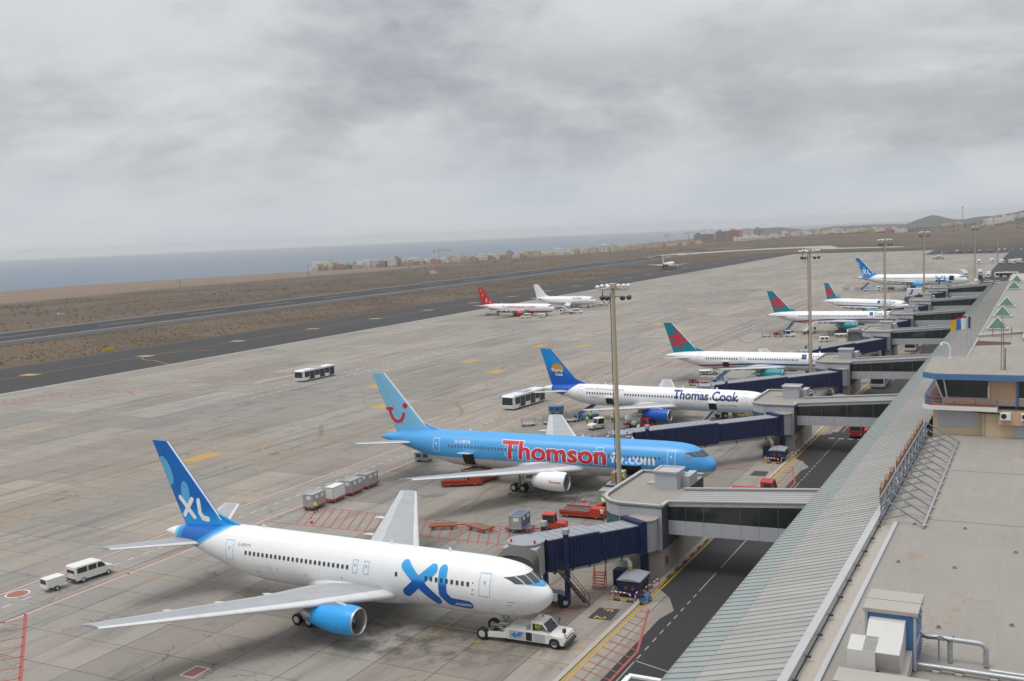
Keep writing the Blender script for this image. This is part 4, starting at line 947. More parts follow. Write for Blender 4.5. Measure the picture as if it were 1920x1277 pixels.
# pavement strip with yellow and black kerb under the piers
pv = struct(MB().box(-36.0, -35.55, 60, 470, 0, 0.14).build('pavement', ['pale_concrete']))
km = [MB().box(0, 0.17, 0, 1.3, 0, 0.15).mesh('kerb_block', [m_]) for m_ in ('paint_yellow', 'paint_black')]
for yb in ROT_Y:
    for k in range(12): obj('kerb_block', km[k % 2], pv, (-35.55, yb - 1.5 + k * 1.32, 0))

# ---------------------------------------------------------------- floodlight masts
def mast(x, y, h, label, kind=0):
    t = thing('floodlight_mast', label, 'light mast', (x, y, 0), 0, 'floodlight masts along the apron')
    mb = MB(); mb.cyl((0, 0, 0), (0, 0, h), 0.33, 0.22, 12); mb.build('pole', ['mast_paint'], t)
    mb = MB(); mb.cyl((-0.42, -0.1, 0.5), (-0.34, -0.1, h - 1), 0.05, n=5); mb.build('cable', ['rubber_black'], t)
    mb = MB(); mb.bbox(-0.4, 0.4, -0.4, 0.4, h, h + 0.6, 0.06); mb.build('cap', ['mast_paint'], t)
    mb = MB(); mb.bar((-1.9, -0.3, h - 0.2), (1.9, 0.3, h - 0.2), 0.14); mb.bar((-1.8, 0.5, h - 1.1), (1.8, 0.9, h - 1.1), 0.12); mb.bar((0, 0, h - 0.2), (0, 0.6, h - 1.3), 0.14); mb.build('crossarm', ['galvanised'], t)
    lamp = MB(); lamp.lathe([(-0.1, 0.02), (-0.08, 0.23), (0.06, 0.3), (0.2, 0.24), (0.3, 0.09), (0.32, 0.0)], (0, 0, 0), 'z', 12); lm = lamp.mesh('lamp', ['white_paint'])
    for q in ((-1.9, -0.4, h + 0.1), (-1.35, -0.2, h + 0.22), (-0.8, 0.1, h + 0.25), (0.8, -0.1, h + 0.22), (1.4, 0.1, h + 0.22), (1.95, 0.3, h + 0.2), (-0.4, -0.6, h + 0.1), (0.5, 0.6, h - 0.1)):
        l = obj('lamp', lm, t, q); l.rotation_euler = (R(18), R(12 if q[0] < 0 else -12), 0)
    lg = MB(); lg.lathe([(-0.3, 0.3), (0.0, 0.36), (0.1, 0.2), (0.12, 0.0)], (0, 0, 0), 'z', 10); lgm = lg.mesh('floodlight', ['dark_grey'])
    for q in ((-1.75, 0.6, h - 1.15), (-1.1, 0.6, h - 1.2), (0.9, 0.8, h - 1.2), (1.7, 0.9, h - 1.15)):
        l = obj('floodlight', lgm, t, q); l.rotation_euler = (R(35), 0, 0)
    mb = MB(); mb.tube([(-1.5, 0.2, h - 0.3), (-1.45, 0.1, h - 1.6), (-1.0, 0.1, h - 2.3), (-0.5, 0.1, h - 1.6), (-0.4, 0.1, h - 0.6)], 0.05, 5); mb.build('cable_loop', ['rubber_black'], t)
    mb = MB(); mb.bbox(-0.8, 0.8, -0.8, 0.8, 0, 0.3, 0.06); mb.build('base', ['pale_concrete'], t)
for (x, y, h, lab) in ((-48.2, 120.3, 29.4, 'tall beige floodlight mast nearest the camera, in front of the light blue aircraft'), (-45.2, 224.0, 30.0, 'tall beige floodlight mast at the nose of the nearest red star tail aircraft'),
                       (-45.5, 338.5, 29.3, 'tall beige floodlight mast at the nose of the second red star tail aircraft'), (-44.1, 436.2, 29.7, 'tall beige floodlight mast in front of the distant white aircraft'),
                       (-38, 640, 28.4, 'beige floodlight mast behind the distant white aircraft nose'), (-33, 800, 28.5, 'beige floodlight mast at the far end of the apron left of the grey poles')):
    mast(x, y, h, lab)
for i, (x, y, h) in enumerate(((-86, 1240, 42), (-6, 940, 41), (12, 1040, 43), (36, 1150, 42))):
    t = thing('lamp_post', ['tall slim grey lamp post alone beyond the far edge of the apron', 'leftmost of three slim grey lamp posts beside the service road end', 'middle of three slim grey lamp posts beside the service road end', 'rightmost of three slim grey lamp posts beside the service road end'][i], 'lamp post', (x, y, 0), 0, 'slim grey lamp posts at the far end')
    mb = MB(); mb.cyl((0, 0, 0), (0, 0, h), 0.45, 0.28, 8); mb.build('pole', ['galvanised'], t); mb = MB(); mb.bar((-1.2, 0, h + 0.4), (1.2, 0, h - 0.2), 0.5, 0.3); mb.bar((0.2, 0, h), (-0.6, 0, h + 2.2), 0.3, 0.3); mb.build('lamp_head', ['dark_grey'], t)
# ---------------------------------------------------------------- aircraft
def paintm(name, rgb, rough=0.34, spec=0.35, dirt=0.10):
    def fn(nb):
        p = nb.coord('Object'); n = nb.noise(nb.vmul(p, (0.25, 1, 0.6)), 0.7, 5, 0.6); n2 = nb.noise(nb.vmul(p, (0.6, 1, 3.0)), 1.4, 3, 0.6)
        return {'Base Color': nb.cmul((*rgb, 1), 1.0 - dirt + n * dirt * 1.2 + n2 * dirt * 0.5), 'Roughness': rough + n2 * 0.1}
    return material(name, fn, rgb, rough, spec=spec)
paintm('jet_white', (0.78, 0.78, 0.78)); paintm('jet_grey', (0.42, 0.43, 0.45)); paintm('jet_sky_blue', (0.075, 0.36, 0.7)); paintm('jet_pale_blue', (0.2, 0.46, 0.66)); paintm('jet_blue', (0.006, 0.085, 0.34))
paintm('jet_deep_blue', (0.003, 0.08, 0.42)); paintm('jet_teal', (0.01, 0.26, 0.29)); paintm('jet_red', (0.5, 0.02, 0.025)); paintm('jet_cyan', (0.03, 0.33, 0.74)); paintm('letter_red', (0.56, 0.02, 0.035)); paintm('letter_navy', (0.012, 0.03, 0.19)); paintm('letter_white', (0.8, 0.8, 0.82))
paintm('letter_grey', (0.25, 0.28, 0.36)); paintm('star_red', (0.5, 0.025, 0.055)); paintm('blob_cyan', (0.09, 0.4, 0.66)); paintm('gold', (0.5, 0.26, 0.03))
material('bare_metal', lambda nb: {'Base Color': nb.cmul((0.5, 0.5, 0.5, 1), 0.7 + nb.noise(nb.coord('Object'), 2.5, 4) * 0.6), 'Roughness': 0.32}, metal=0.85)
material('cabin_window', None, (0.035, 0.037, 0.045), 0.15, spec=0.6); material('window_soft', None, (0.09, 0.1, 0.13), 0.2, spec=0.5); material('cockpit_glass', None, (0.03, 0.045, 0.05), 0.05, spec=0.7); material('engine_dark', None, (0.02, 0.02, 0.022), 0.5, metal=0.4)
worn('rim_paint', (0.5, 0.5, 0.49), 0.45, 0.15, 3.0); worn('gear_metal', (0.32, 0.32, 0.33), 0.4, 0.2, 3.0, metal=0.3); worn('tyre', (0.02, 0.02, 0.02), 0.8, 0.2, 3.0)
def f_wing(nb):
    u = nb.attr('uv_span', 'Fac'); c = nb.attr('uv_chord', 'Fac'); p = nb.coord('Object'); n = nb.noise(p, 0.6, 4, 0.6)
    le = nb.step(c, 0.13, 0.12); te = nb.step(c, 0.72, 0.73)
    col = nb.mix(le, (0.33, 0.34, 0.355), (0.6, 0.6, 0.6)); col = nb.mix(te * 0.6, col, (0.5, 0.51, 0.52))
    ln = nb.math('ABSOLUTE', nb.math('FRACT', u * 9.0) - 0.5)
    col = nb.mix(nb.step(ln, 0.012, 0.004) * 0.4, col, (0.12, 0.12, 0.12)); col = nb.mix(nb.step(nb.math('ABSOLUTE', c - 0.725), 0.008, 0.003) * 0.6, col, (0.1, 0.1, 0.1))
    return {'Base Color': nb.cmul(col, 0.82 + n * 0.34), 'Roughness': 0.38}
material('wing_skin', f_wing, spec=0.45)
def skin(nb, c, p, x, z):
    """panel joints, streaks and grime of an airliner skin"""
    n = nb.noise(nb.vmul(p, (0.25, 1, 0.6)), 0.7, 5, 0.6); st = nb.noise(nb.vmul(p, (0.22, 1, 2.6)), 1.6, 4, 0.65); run = nb.noise(nb.vmul(p, (2.2, 1, 0.22)), 1.2, 4, 0.6)
    c = nb.cmul(c, 0.86 + n * 0.14 + st * 0.07)
    ring = nb.math('ABSOLUTE', nb.math('FRACT', x * 0.31) - 0.5); lap = nb.math('ABSOLUTE', nb.math('FRACT', z * 0.8 + 0.15) - 0.5)
    c = nb.mix(nb.math('MAXIMUM', nb.step(ring, 0.009, 0.003), nb.step(lap, 0.018, 0.006)) * 0.13, c, (0.12, 0.12, 0.12))
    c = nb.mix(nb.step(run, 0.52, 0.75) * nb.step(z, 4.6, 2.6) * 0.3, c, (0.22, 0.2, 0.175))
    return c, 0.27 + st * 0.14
def pchip(tab, n_between=4):
    """smooth table of (s, a, b, c...) with monotone-ish cubic interpolation"""
    out = []; N = len(tab); K = len(tab[0])
    def slope(i, k):
        if i == 0: return (tab[1][k] - tab[0][k]) / (tab[1][0] - tab[0][0])
        if i == N - 1: return (tab[-1][k] - tab[-2][k]) / (tab[-1][0] - tab[-2][0])
        a = (tab[i][k] - tab[i - 1][k]) / (tab[i][0] - tab[i - 1][0]); b = (tab[i + 1][k] - tab[i][k]) / (tab[i + 1][0] - tab[i][0])
        return 0 if a * b <= 0 else 2 * a * b / (a + b)
    for i in range(N - 1):
        h = tab[i + 1][0] - tab[i][0]
        for j in range(n_between):
            t = j / n_between; row = [tab[i][0] + h * t]
            for k in range(1, K):
                y0, y1, m0, m1 = tab[i][k], tab[i + 1][k], slope(i, k) * h, slope(i + 1, k) * h
                row.append((2 * t ** 3 - 3 * t ** 2 + 1) * y0 + (t ** 3 - 2 * t ** 2 + t) * m0 + (-2 * t ** 3 + 3 * t ** 2) * y1 + (t ** 3 - t ** 2) * m1)
            out.append(tuple(row))
    out.append(tuple(tab[-1])); return out
NOSE = [(0, -0.25, -0.29, 0.02), (0.1, 0.06, -0.68, 0.4), (0.32, 0.36, -1.05, 0.74), (0.78, 0.76, -1.46, 1.14), (1.25, 1.12, -1.78, 1.43), (1.8, 1.58, -2.02, 1.7), (2.5, 2.05, -2.24, 1.96), (3.5, 2.4, -2.44, 2.2), (5.0, 2.6, -2.55, 2.38), (7.0, 2.69, -2.68, 2.49), (9.0, 2.705, -2.705, 2.515)]
TAIL = [(16.5, 2.705, -2.705, 2.515), (13.5, 2.705, -2.5, 2.5), (10.5, 2.69, -1.9, 2.36), (7.5, 2.58, -1.05, 2.0), (4.5, 2.28, -0.15, 1.42), (2.2, 1.9, 0.42, 0.9), (0.8, 1.55, 0.72, 0.52), (0, 1.2, 0.92, 0.16)]
class Jet:
    def __init__(j, L, hw, hh, zc, wing, eng, stab, fin, gear, nose_k=None):
        j.L, j.hw, j.hh, j.zc, j.wing, j.eng, j.stab, j.fin, j.gear = L, hw, hh, zc, wing, eng, stab, fin, gear
        kx = nose_k or hw / 2.515 * 1.02; kv = hh / 2.705; kh = hw / 2.515
        tab = [(s * kx, a * kv, b * kv, w * kh) for s, a, b, w in NOSE] + [(L - s * kx, a * kv, b * kv, w * kh) for s, a, b, w in TAIL]
        j.kx, j.kv, j.kh = kx, kv, kh
        j.rows = pchip(tab, 4)
    def row(j, s):
        r = j.rows
        if s <= r[0][0]: return r[0][1:]
        lo, hi = 0, len(r) - 1
        while hi - lo > 1:
            m = (lo + hi) // 2
            if r[m][0] <= s: lo = m
            else: hi = m
        t = (s - r[lo][0]) / max(1e-6, r[hi][0] - r[lo][0])
        return [r[lo][k] + (r[hi][k] - r[lo][k]) * min(1, t) for k in (1, 2, 3)]
    def side(j, s, z, sgn=-1, off=0.0):
        a, b, w = j.row(s); zm = j.zc + (a + b) / 2; hz = (a - b) / 2; q = (z - zm) / hz; q = max(-0.995, min(0.995, q))
        c = math.sqrt(1 - q * q); y = w * c; nrm = Vector((0, c / w, q / hz)).normalized()
        return (-s, sgn * (y + nrm.y * off), zm + q * hz + nrm.z * off)
    def front(j, y, z, sgn, off):
        lo, hi = 0.0, 9.0 * j.kx
        for _ in range(30):
            m = (lo + hi) / 2; a, b, w = j.row(m); zm = j.zc + (a + b) / 2; hz = (a - b) / 2; q = (z - zm) / hz
            inside = abs(q) < 1 and w * math.sqrt(1 - q * q) >= abs(y)
            if inside: hi = m
            else: lo = m
        return (-(lo - off * 0.8), sgn * (abs(y) + off * 0.4), z + off * 0.4)
    def finy(j, s, z):
        f = j.fin; le, te = j.fin_le(z), j.fin_te(z); c = te - le; x = min(1, max(0.0, (s - le) / c))
        return 0.095 / 0.2 * c * (0.2969 * math.sqrt(x) - 0.126 * x - 0.3516 * x * x + 0.2843 * x ** 3 - 0.1015 * x ** 4)
    def fin_le(j, z):
        f = j.fin; t = (z - f['zb']) / (f['zt'] - f['zb']); main = f['le0'] + (f['le1'] - f['le0']) * t
        return main
    def fin_te(j, z):
        f = j.fin; t = (z - f['zb2']) / (f['zt'] - f['zb2']); return f['te0'] + (f['te1'] - f['te0']) * t
    def finmap(j, s, z, sgn, off=0.03): return (-s, sgn * (j.finy(s, z) + off), z)
def airfoil_ring(le, te, y, z, thick, tw=0.0, n=11):
    c = te - le; up = []; lo = []
    for i in range(n):
        x = 0.5 - 0.5 * math.cos(math.pi * i / (n - 1))
        yt = 5 * thick * (0.2969 * math.sqrt(x) - 0.126 * x - 0.3516 * x * x + 0.2843 * x ** 3 - 0.1036 * x ** 4); cam_ = 0.02 * (1 - (2 * x - 1) ** 2)
        up.append((x, cam_ + yt)); lo.append((x, cam_ - yt))
    pts = up + lo[-2:0:-1]
    return [(-(le + x * c), y, z + h * c + tw * (0.5 - x) * c) for x, h in pts], [p[0] for p in pts]
def wing_part(name, secs, parent, mat='wing_skin', thick=0.115):
    """secs: (le, te, y, z)"""
    mb = MB(); rings = []; ch = []; sp = []
    N = len(secs)
    for i, (le, te, y, z, *th) in enumerate(secs):
        r, cx_ = airfoil_ring(le, te, y, z, th[0] if th else thick); rings.append(r); ch += cx_; sp += [i] * len(r)
    span = [abs(s[2]) for s in secs]; tot = max(span)
    mb.loft(rings, 0, False, True, True); nv = len(rings[0]) * N
    me = mb.mesh(name, [mat])
    a = me.attributes.new('uv_chord', 'FLOAT', 'POINT'); b = me.attributes.new('uv_span', 'FLOAT', 'POINT')
    n1 = len(rings[0])
    cv = ch + ch[-n1:]; sv = [span[k] / tot for k in sp] + [1.0] * n1
    a.data.foreach_set('value', cv[:len(me.vertices)]); b.data.foreach_set('value', sv[:len(me.vertices)])
    return obj(name, me, parent)
def decal_sdf(fn, b, res, mp, name, mat, parent):
    """region where fn(u,v) <= 0 within bounds b=(u0,u1,v0,v1), mapped by mp(u,v)"""
    mb = MB(); u0, u1, v0, v1 = b; nu = int((u1 - u0) / res) + 1; nv = int((v1 - v0) / res) + 1
    val = [[fn(u0 + i * res, v0 + k * res) for k in range(nv + 1)] for i in range(nu + 1)]
    idx = {}
    for i in range(nu):
        for k in range(nv):
            cs = [(i, k), (i + 1, k), (i + 1, k + 1), (i, k + 1)]; vs = [val[a][c] for a, c in cs]
            if min(vs) > 0: continue
            poly = []
            for q in range(4):
                (a, c), (a2, c2) = cs[q], cs[(q + 1) % 4]; p, p2 = vs[q], vs[(q + 1) % 4]
                if p <= 0: poly.append((a, c))
                if (p <= 0) != (p2 <= 0): t = p / (p - p2); poly.append((a + (a2 - a) * t, c + (c2 - c) * t))
            ids = []
            for a, c in poly:
                key = (round(a, 4), round(c, 4))
                if key not in idx: idx[key] = len(mb.v); mb.v.append(mp(u0 + a * res, v0 + c * res))
                if idx[key] not in ids: ids.append(idx[key])
            if len(ids) >= 3: mb.f.append(tuple(ids)); mb.m.append(0); mb.sm.append(True)
    return mb.build(name, [mat], parent)
def cap(u, v, a, b, r):
    ax, ay = a; bx, by = b; dx, dy = bx - ax, by - ay; t = max(0, min(1, ((u - ax) * dx + (v - ay) * dy) / (dx * dx + dy * dy)))
    return math.hypot(u - ax - dx * t, v - ay - dy * t) - r
def text_mesh(s, bold=0.0, shear=0.0):
    c = bpy.data.curves.new('t', 'FONT'); c.body = s; c.size = 1.0; c.offset = bold; c.shear = shear; c.resolution_u = 4
    o = bpy.data.objects.new('t', c); me = bpy.data.meshes.new_from_object(o); bpy.data.objects.remove(o); bpy.data.curves.remove(c); return me
def decal_text(s, name, mat, parent, mp, u0, u1, v0, cap_h, bold=0.0, cut=0.35, shear=0.0, ref='X'):
    """text spanning u0..u1 (u to the right) on baseline v0 with the given cap height"""
    me = text_mesh(s, bold, shear); xs_ = [v.co.x for v in me.vertices]; x0, x1 = min(xs_), max(xs_)
    k = (u1 - u0) / (x1 - x0); kv = cap_h / 0.7
    bm = bmesh.new(); bm.from_mesh(me)
    for v in bm.verts: v.co.x = u0 + (v.co.x - x0) * k; v.co.y = v0 + v.co.y * kv; v.co.z = 0
    ys_ = [v.co.y for v in bm.verts]; y = min(ys_) + cut
    while y < max(ys_): bmesh.ops.bisect_plane(bm, geom=bm.verts[:] + bm.edges[:] + bm.faces[:], plane_co=(0, y, 0), plane_no=(0, 1, 0)); y += cut
    for v in bm.verts: v.co = mp(v.co.x, v.co.y)
    bm.to_mesh(me); bm.free(); me.materials.clear(); me.materials.append(M(mat)); return obj(name, me, parent)

WHEEL = {}
def wheel_mesh(r, w_):
    k = (round(r, 2), round(w_, 2))
    if k not in WHEEL:
        mb = MB(); mb.lathe([(-w_ / 2, r * 0.55), (-w_ / 2, r * 0.86), (-w_ * 0.36, r), (w_ * 0.36, r), (w_ / 2, r * 0.86), (w_ / 2, r * 0.55)], (0, 0, 0), 'y', 18)
        m2 = MB(); m2.lathe([(-w_ * 0.5, 0.0), (-w_ * 0.4, r * 0.35), (-w_ * 0.52, r * 0.56), (w_ * 0.52, r * 0.56), (w_ * 0.4, r * 0.35), (w_ * 0.5, 0.0)], (0, 0, 0), 'y', 14)
        WHEEL[k] = (mb.mesh('wheel', ['tyre']), m2.mesh('rim', ['rim_paint']))
    return WHEEL[k]
def add_wheel(parent, p, r, w_, rz=0):
    a, b = wheel_mesh(r, w_); o = obj('wheel', a, parent, p, rz); obj('rim', b, o); return o
def build_jet(j, loc, hd, label, fus_mat, fin_mat, eng_mat, lip_mat='bare_metal', win=None, doors=(), door_mat='jet_grey', group='aircraft parked along the terminal', win_mat='cabin_window', stab_mat='wing_skin', wmat='wing_skin', nose_lift=0.0):
    t = thing('airliner', label, 'aircraft', loc, R(hd), group); j.t = t
    mb = MB(); n = 40; rings = []
    for s, a, b, w_ in j.rows:
        zm = j.zc + (a + b) / 2; hz = (a - b) / 2
        rings.append([(-s, w_ * math.cos(2 * math.pi * i / n), zm + hz * math.sin(2 * math.pi * i / n)) for i in range(n)])
    mb.loft([r[::-1] for r in rings], 0, True, True, True); j.body = mb.build('fuselage', [fus_mat], t)
    # belly fairing
    W = j.wing; mb = MB(); c0 = W['le0'] - 1.0; c1 = W['te0'] + 2.0; rg = []
    for i in range(11):
        f = i / 10; s = c0 + (c1 - c0) * f; k = math.sin(math.pi * min(1, max(0.02, f))) ** 0.5; w_ = j.hw * (0.55 + 0.5 * k); h = j.hh * (0.45 + 0.18 * k)
        rg.append([(-s, w_ * math.cos(2 * math.pi * q / 20), j.zc - j.hh * 0.5 + h * math.sin(2 * math.pi * q / 20) * 1.0 - 0.25 * k * 0.3) for q in range(20)])
    mb.loft([r[::-1] for r in rg], 0, True, True, True); mb.build('belly_fairing', [fus_mat if isinstance(fus_mat, str) and fus_mat == 'jet_white' else 'jet_white'], t)
    # wings
    for sg_ in (-1, 1):
        secs = [(W['le0'] - (W['kl'] and 0.5), W['te0'] + 0.1, sg_ * j.hw * 0.5, W['z0'] - 0.1, 0.13), (W['le0'], W['te0'], sg_ * j.hw * 0.95, W['z0'], 0.13), (W['le1'], W['te1'], sg_ * W['kl'], W['z0'] + (W['z1'] - W['z0']) * (W['kl'] - j.hw) / (W['tl'] - j.hw), 0.115)]
        for f in (0.33, 0.66, 1.0):
            secs.append((W['le1'] + (W['le2'] - W['le1']) * f, W['te1'] + (W['te2'] - W['te1']) * f, sg_ * (W['kl'] + (W['tl'] - W['kl']) * f), W['z0'] + (W['z1'] - W['z0']) * ((W['kl'] + (W['tl'] - W['kl']) * f) - j.hw) / (W['tl'] - j.hw), 0.105))
        wg = wing_part('wing', secs, t, wmat)
        for f in (0.25, 0.52, 0.78):        # flap track fairings
            yy = j.hw + (W['tl'] - j.hw) * f * 0.82; q = max(0, (yy - W['kl']) / (W['tl'] - W['kl'])); te = W['te1'] + (W['te2'] - W['te1']) * q if yy > W['kl'] else W['te0'] + (W['te1'] - W['te0']) * (yy - j.hw) / (W['kl'] - j.hw)
            z = W['z0'] + (W['z1'] - W['z0']) * (yy - j.hw) / (W['tl'] - j.hw); ln = 2.6 * j.kh; mb = MB()
            mb.lathe([(-ln * 0.62, 0.02), (-ln * 0.4, 0.16), (0, 0.26), (ln * 0.3, 0.18), (ln * 0.42, 0.03)], (-te, sg_ * yy, z - 0.3), 'x', 8); mb.build('flap_fairing', ['wing_skin'], wg)
        # tailplane
        H = j.stab; wing_part('tailplane', [(H['le0'], H['te0'], sg_ * 0.4, H['z0'], 0.09), (H['le0'] + 0.6, H['te0'] + 0.15, sg_ * j.hw * 0.5, H['z0'] + 0.05, 0.09), (H['le1'], H['te1'], sg_ * H['tl'], H['z1'], 0.08)], t, stab_mat)
        # engine
        E_ = j.eng; mb = MB(); r = E_['r']; ln = E_['len']; s0 = E_['s']; cz = E_['z']; y0 = sg_ * E_['l']
        X = lambda f: -(s0 + ln * f)
        mb.lathe([(X(0.035), r * 0.9), (X(0.09), r * 0.97), (X(0.25), r * 1.0), (X(0.55), r * 0.97), (X(0.8), r * 0.84), (X(1.0), r * 0.66)], (0, y0, cz), 'x', 28); e = mb.build('nacelle', [eng_mat], t)
        mb = MB(); mb.lathe([(X(0.04), r * 0.9), (X(0.01), r * 0.875), (X(0.0), r * 0.84), (X(0.012), r * 0.8), (X(0.06), r * 0.765), (X(0.2), r * 0.75)], (0, y0, cz), 'x', 28); mb.build('inlet_lip', [lip_mat], e)
        mb = MB(); nb_ = 24
        mb.lathe([(X(0.22), r * 0.755), (X(0.225), 0.02)], (0, y0, cz), 'x', 24, 0)
        for q in range(nb_):
            a0 = 2 * math.pi * q / nb_; f = lambda rr, aa, xx: (xx, y0 + rr * math.cos(aa), cz + rr * math.sin(aa))
            mb.quad(f(r * 0.2, a0, X(0.2)), f(r * 0.2, a0 + 0.1, X(0.215)), f(r * 0.745, a0 + 0.2, X(0.215)), f(r * 0.745, a0 + 0.06, X(0.195)), 1)
        mb.build('fan', ['engine_dark', 'gear_metal'], e)
        mb = MB(); mb.lathe([(X(0.1), 0.01), (X(0.13), r * 0.1), (X(0.21), r * 0.24)], (0, y0, cz), 'x', 14); mb.build('spinner', ['gear_metal'], e)
        mb = MB(); mb.lathe([(X(0.9), r * 0.6), (X(1.0), r * 0.58), (X(1.22), r * 0.45), (X(1.24), r * 0.36), (X(1.12), r * 0.3), (X(1.45), 0.03)], (0, y0, cz), 'x', 20); mb.build('exhaust', ['bare_metal'], e)
        wl = W['le1'] if E_['l'] >= W['kl'] - 0.3 else W['le0'] + (W['le1'] - W['le0']) * (E_['l'] - j.hw) / (W['kl'] - j.hw); wz = W['z0'] + (W['z1'] - W['z0']) * (E_['l'] - j.hw) / (W['tl'] - j.hw)
        mb = MB(); mb.prism([(-(s0 + ln * 0.25), cz + r * 0.96), (-(s0 + ln * 0.5), cz + r * 1.18), (-(wl + 0.2), wz + 0.12), (-(wl + 3.2), wz - 0.1), (-(wl + 2.6), wz - 0.5), (-(s0 + ln * 1.15), cz + r * 0.35)], y0 - 0.2, y0 + 0.2, 'y'); mb.build('pylon', [eng_mat if eng_mat == 'jet_white' else 'jet_grey'], e)
    # fin
    mb = MB(); rings = []; f = j.fin; zs = [f['zb'] - 0.9, f['zb'], f['zb'] + 0.5] + [f['zb'] + (f['zt'] - f['zb']) * k / 6 for k in range(1, 7)]
    for z in zs:
        le, te = j.fin_le(z), j.fin_te(z)
        if z <= f['zb'] + 0.01: le -= 0.5
        c = te - le; rr = []
        for sgn in (1, -1):
            for i in (range(13) if sgn > 0 else range(11, 0, -1)):
                x = 0.5 - 0.5 * math.cos(math.pi * i / 12); s = le + x * c; yt = 0.095 / 0.2 * c * (0.2969 * math.sqrt(x) - 0.126 * x - 0.3516 * x * x + 0.2843 * x ** 3 - 0.1015 * x ** 4); rr.append((-s, sgn * yt, z))
        rings.append(rr)
    mb.loft(rings, 0, False, True, True); mb.build('tail_fin', [fin_mat], t)
    mb = MB(); mb.prism([(-(f['le0'] - 2.6 * j.kh), f['zb'] - 0.12), (-(f['le0'] + 1.4), f['zb'] + 1.15), (-(f['le0'] + 2), f['zb'] - 0.3)], -0.12, 0.12, 'y'); mb.build('dorsal_fillet', [fin_mat], t)
    mb = MB()
    for sgn in (-1, 1):      # rudder hinge line
        for k in range(8):
            z0 = f['zb'] + 0.4 + (f['zt'] - f['zb'] - 0.8) * k / 8; z1 = z0 + (f['zt'] - f['zb'] - 0.8) / 8
            sv = lambda z, d: j.fin_le(z) + (j.fin_te(z) - j.fin_le(z)) * 0.68 + d
            mb.quad(j.finmap(sv(z0, 0), z0, sgn, 0.012), j.finmap(sv(z0, 0.035), z0, sgn, 0.012), j.finmap(sv(z1, 0.035), z1, sgn, 0.012), j.finmap(sv(z1, 0), z1, sgn, 0.012))
    mb.build('rudder_line', ['dark_grey'], t)
    # windows, doors, cockpit
    mb = MB(); wz = j.zc + j.hh * 0.275
    for s0, s1 in (win or []):
        k = int((s1 - s0) / 0.56)
        for i in range(k):
            s = s0 + i * 0.56
            for sgn in (-1, 1):
                a = [j.side(s + du, wz + dz, sgn, 0.04) for du, dz in ((0.13, -0.19), (-0.13, -0.19), (-0.13, 0.19), (0.13, 0.19))]
                mb.add(a, [(0, 1, 2, 3) if sgn < 0 else (3, 2, 1, 0)])
    if mb.f: o = mb.build('cabin_windows', [win_mat], t); o['kind'] = 'stuff'
    for s, hgt, wd, *dzo in doors:
        for sgn in (-1, 1):
            mb = MB(); zb_ = j.zc - 0.18 * j.kv + (dzo[0] if dzo else 0); zt_ = zb_ + hgt; e = 0.055
            def strip_(pts):
                for p, q in zip(pts, pts[1:]):
                    du, dz = q[0] - p[0], q[1] - p[1]; l_ = math.hypot(du, dz); nu, nz = -dz / l_ * e / 2, du / l_ * e / 2
                    mb.add([j.side(p[0] + nu, p[1] + nz, sgn, 0.014), j.side(q[0] + nu, q[1] + nz, sgn, 0.014), j.side(q[0] - nu, q[1] - nz, sgn, 0.014), j.side(p[0] - nu, p[1] - nz, sgn, 0.014)], [(0, 1, 2, 3)])
            mid = [(zb_ + (zt_ - zb_) * k / 4) for k in range(5)]
            strip_([(s - wd / 2, z) for z in mid]); strip_([(s + wd / 2, z) for z in mid]); strip_([(s - wd / 2, zb_), (s + wd / 2, zb_)]); strip_([(s - wd / 2, zt_), (s + wd / 2, zt_)])
            mb.add([j.side(s + du, zb_ + hgt * 0.62 + dz, sgn, 0.016) for du, dz in ((-.09, -.12), (.09, -.12), (.09, .12), (-.09, .12))], [(0, 1, 2, 3)])
            mb.build('door', [door_mat], t)
    kz = j.kv; ky = j.kh
    for sgn in (-1, 1):
        for (y0, y1, z0, z1, z2, z3) in ((0.05, 0.76, 1.0, 1.0, 1.74, 1.78), (0.83, 1.32, 1.0, 1.03, 1.7, 1.72), (1.39, 1.74, 1.04, 1.1, 1.58, 1.68)):
            mb = MB(); g_ = 4; pts = []
            for a in range(g_ + 1):
                for b in range(g_ + 1):
                    fy = a / g_; fz = b / g_; yy = y0 + (y1 - y0) * fy; lo_ = z0 + (z1 - z0) * fy; hi_ = z3 + (z2 - z3) * fy; pts.append(j.front(yy * ky, j.zc + (lo_ + (hi_ - lo_) * fz) * kz, sgn, 0.03))
            mb.add(pts, [(a * (g_ + 1) + b, (a + 1) * (g_ + 1) + b, (a + 1) * (g_ + 1) + b + 1, a * (g_ + 1) + b + 1) for a in range(g_) for b in range(g_)], 0, True); mb.build('cockpit_window', ['cockpit_glass'], t)
    # landing gear
    G = j.gear; r = G['r']; mb = MB(); mb.cyl((-G['ns'], 0, r), (-G['ns'] - 0.3, 0, j.zc - j.hh * 0.8), 0.13, n=8); mb.cyl((-G['ns'], -0.3, r * 0.85), (-G['ns'], 0.3, r * 0.85), 0.08, n=6); mb.bar((-G['ns'] + 0.1, 0, 1.2), (-G['ns'] - 1.6, 0, j.zc - j.hh * 0.85), 0.1); mb.build('nose_gear', ['gear_metal'], t)
    for y in (-0.28, 0.28): add_wheel(t, (-G['ns'], y, r * 0.85), r * 0.85, 0.26)
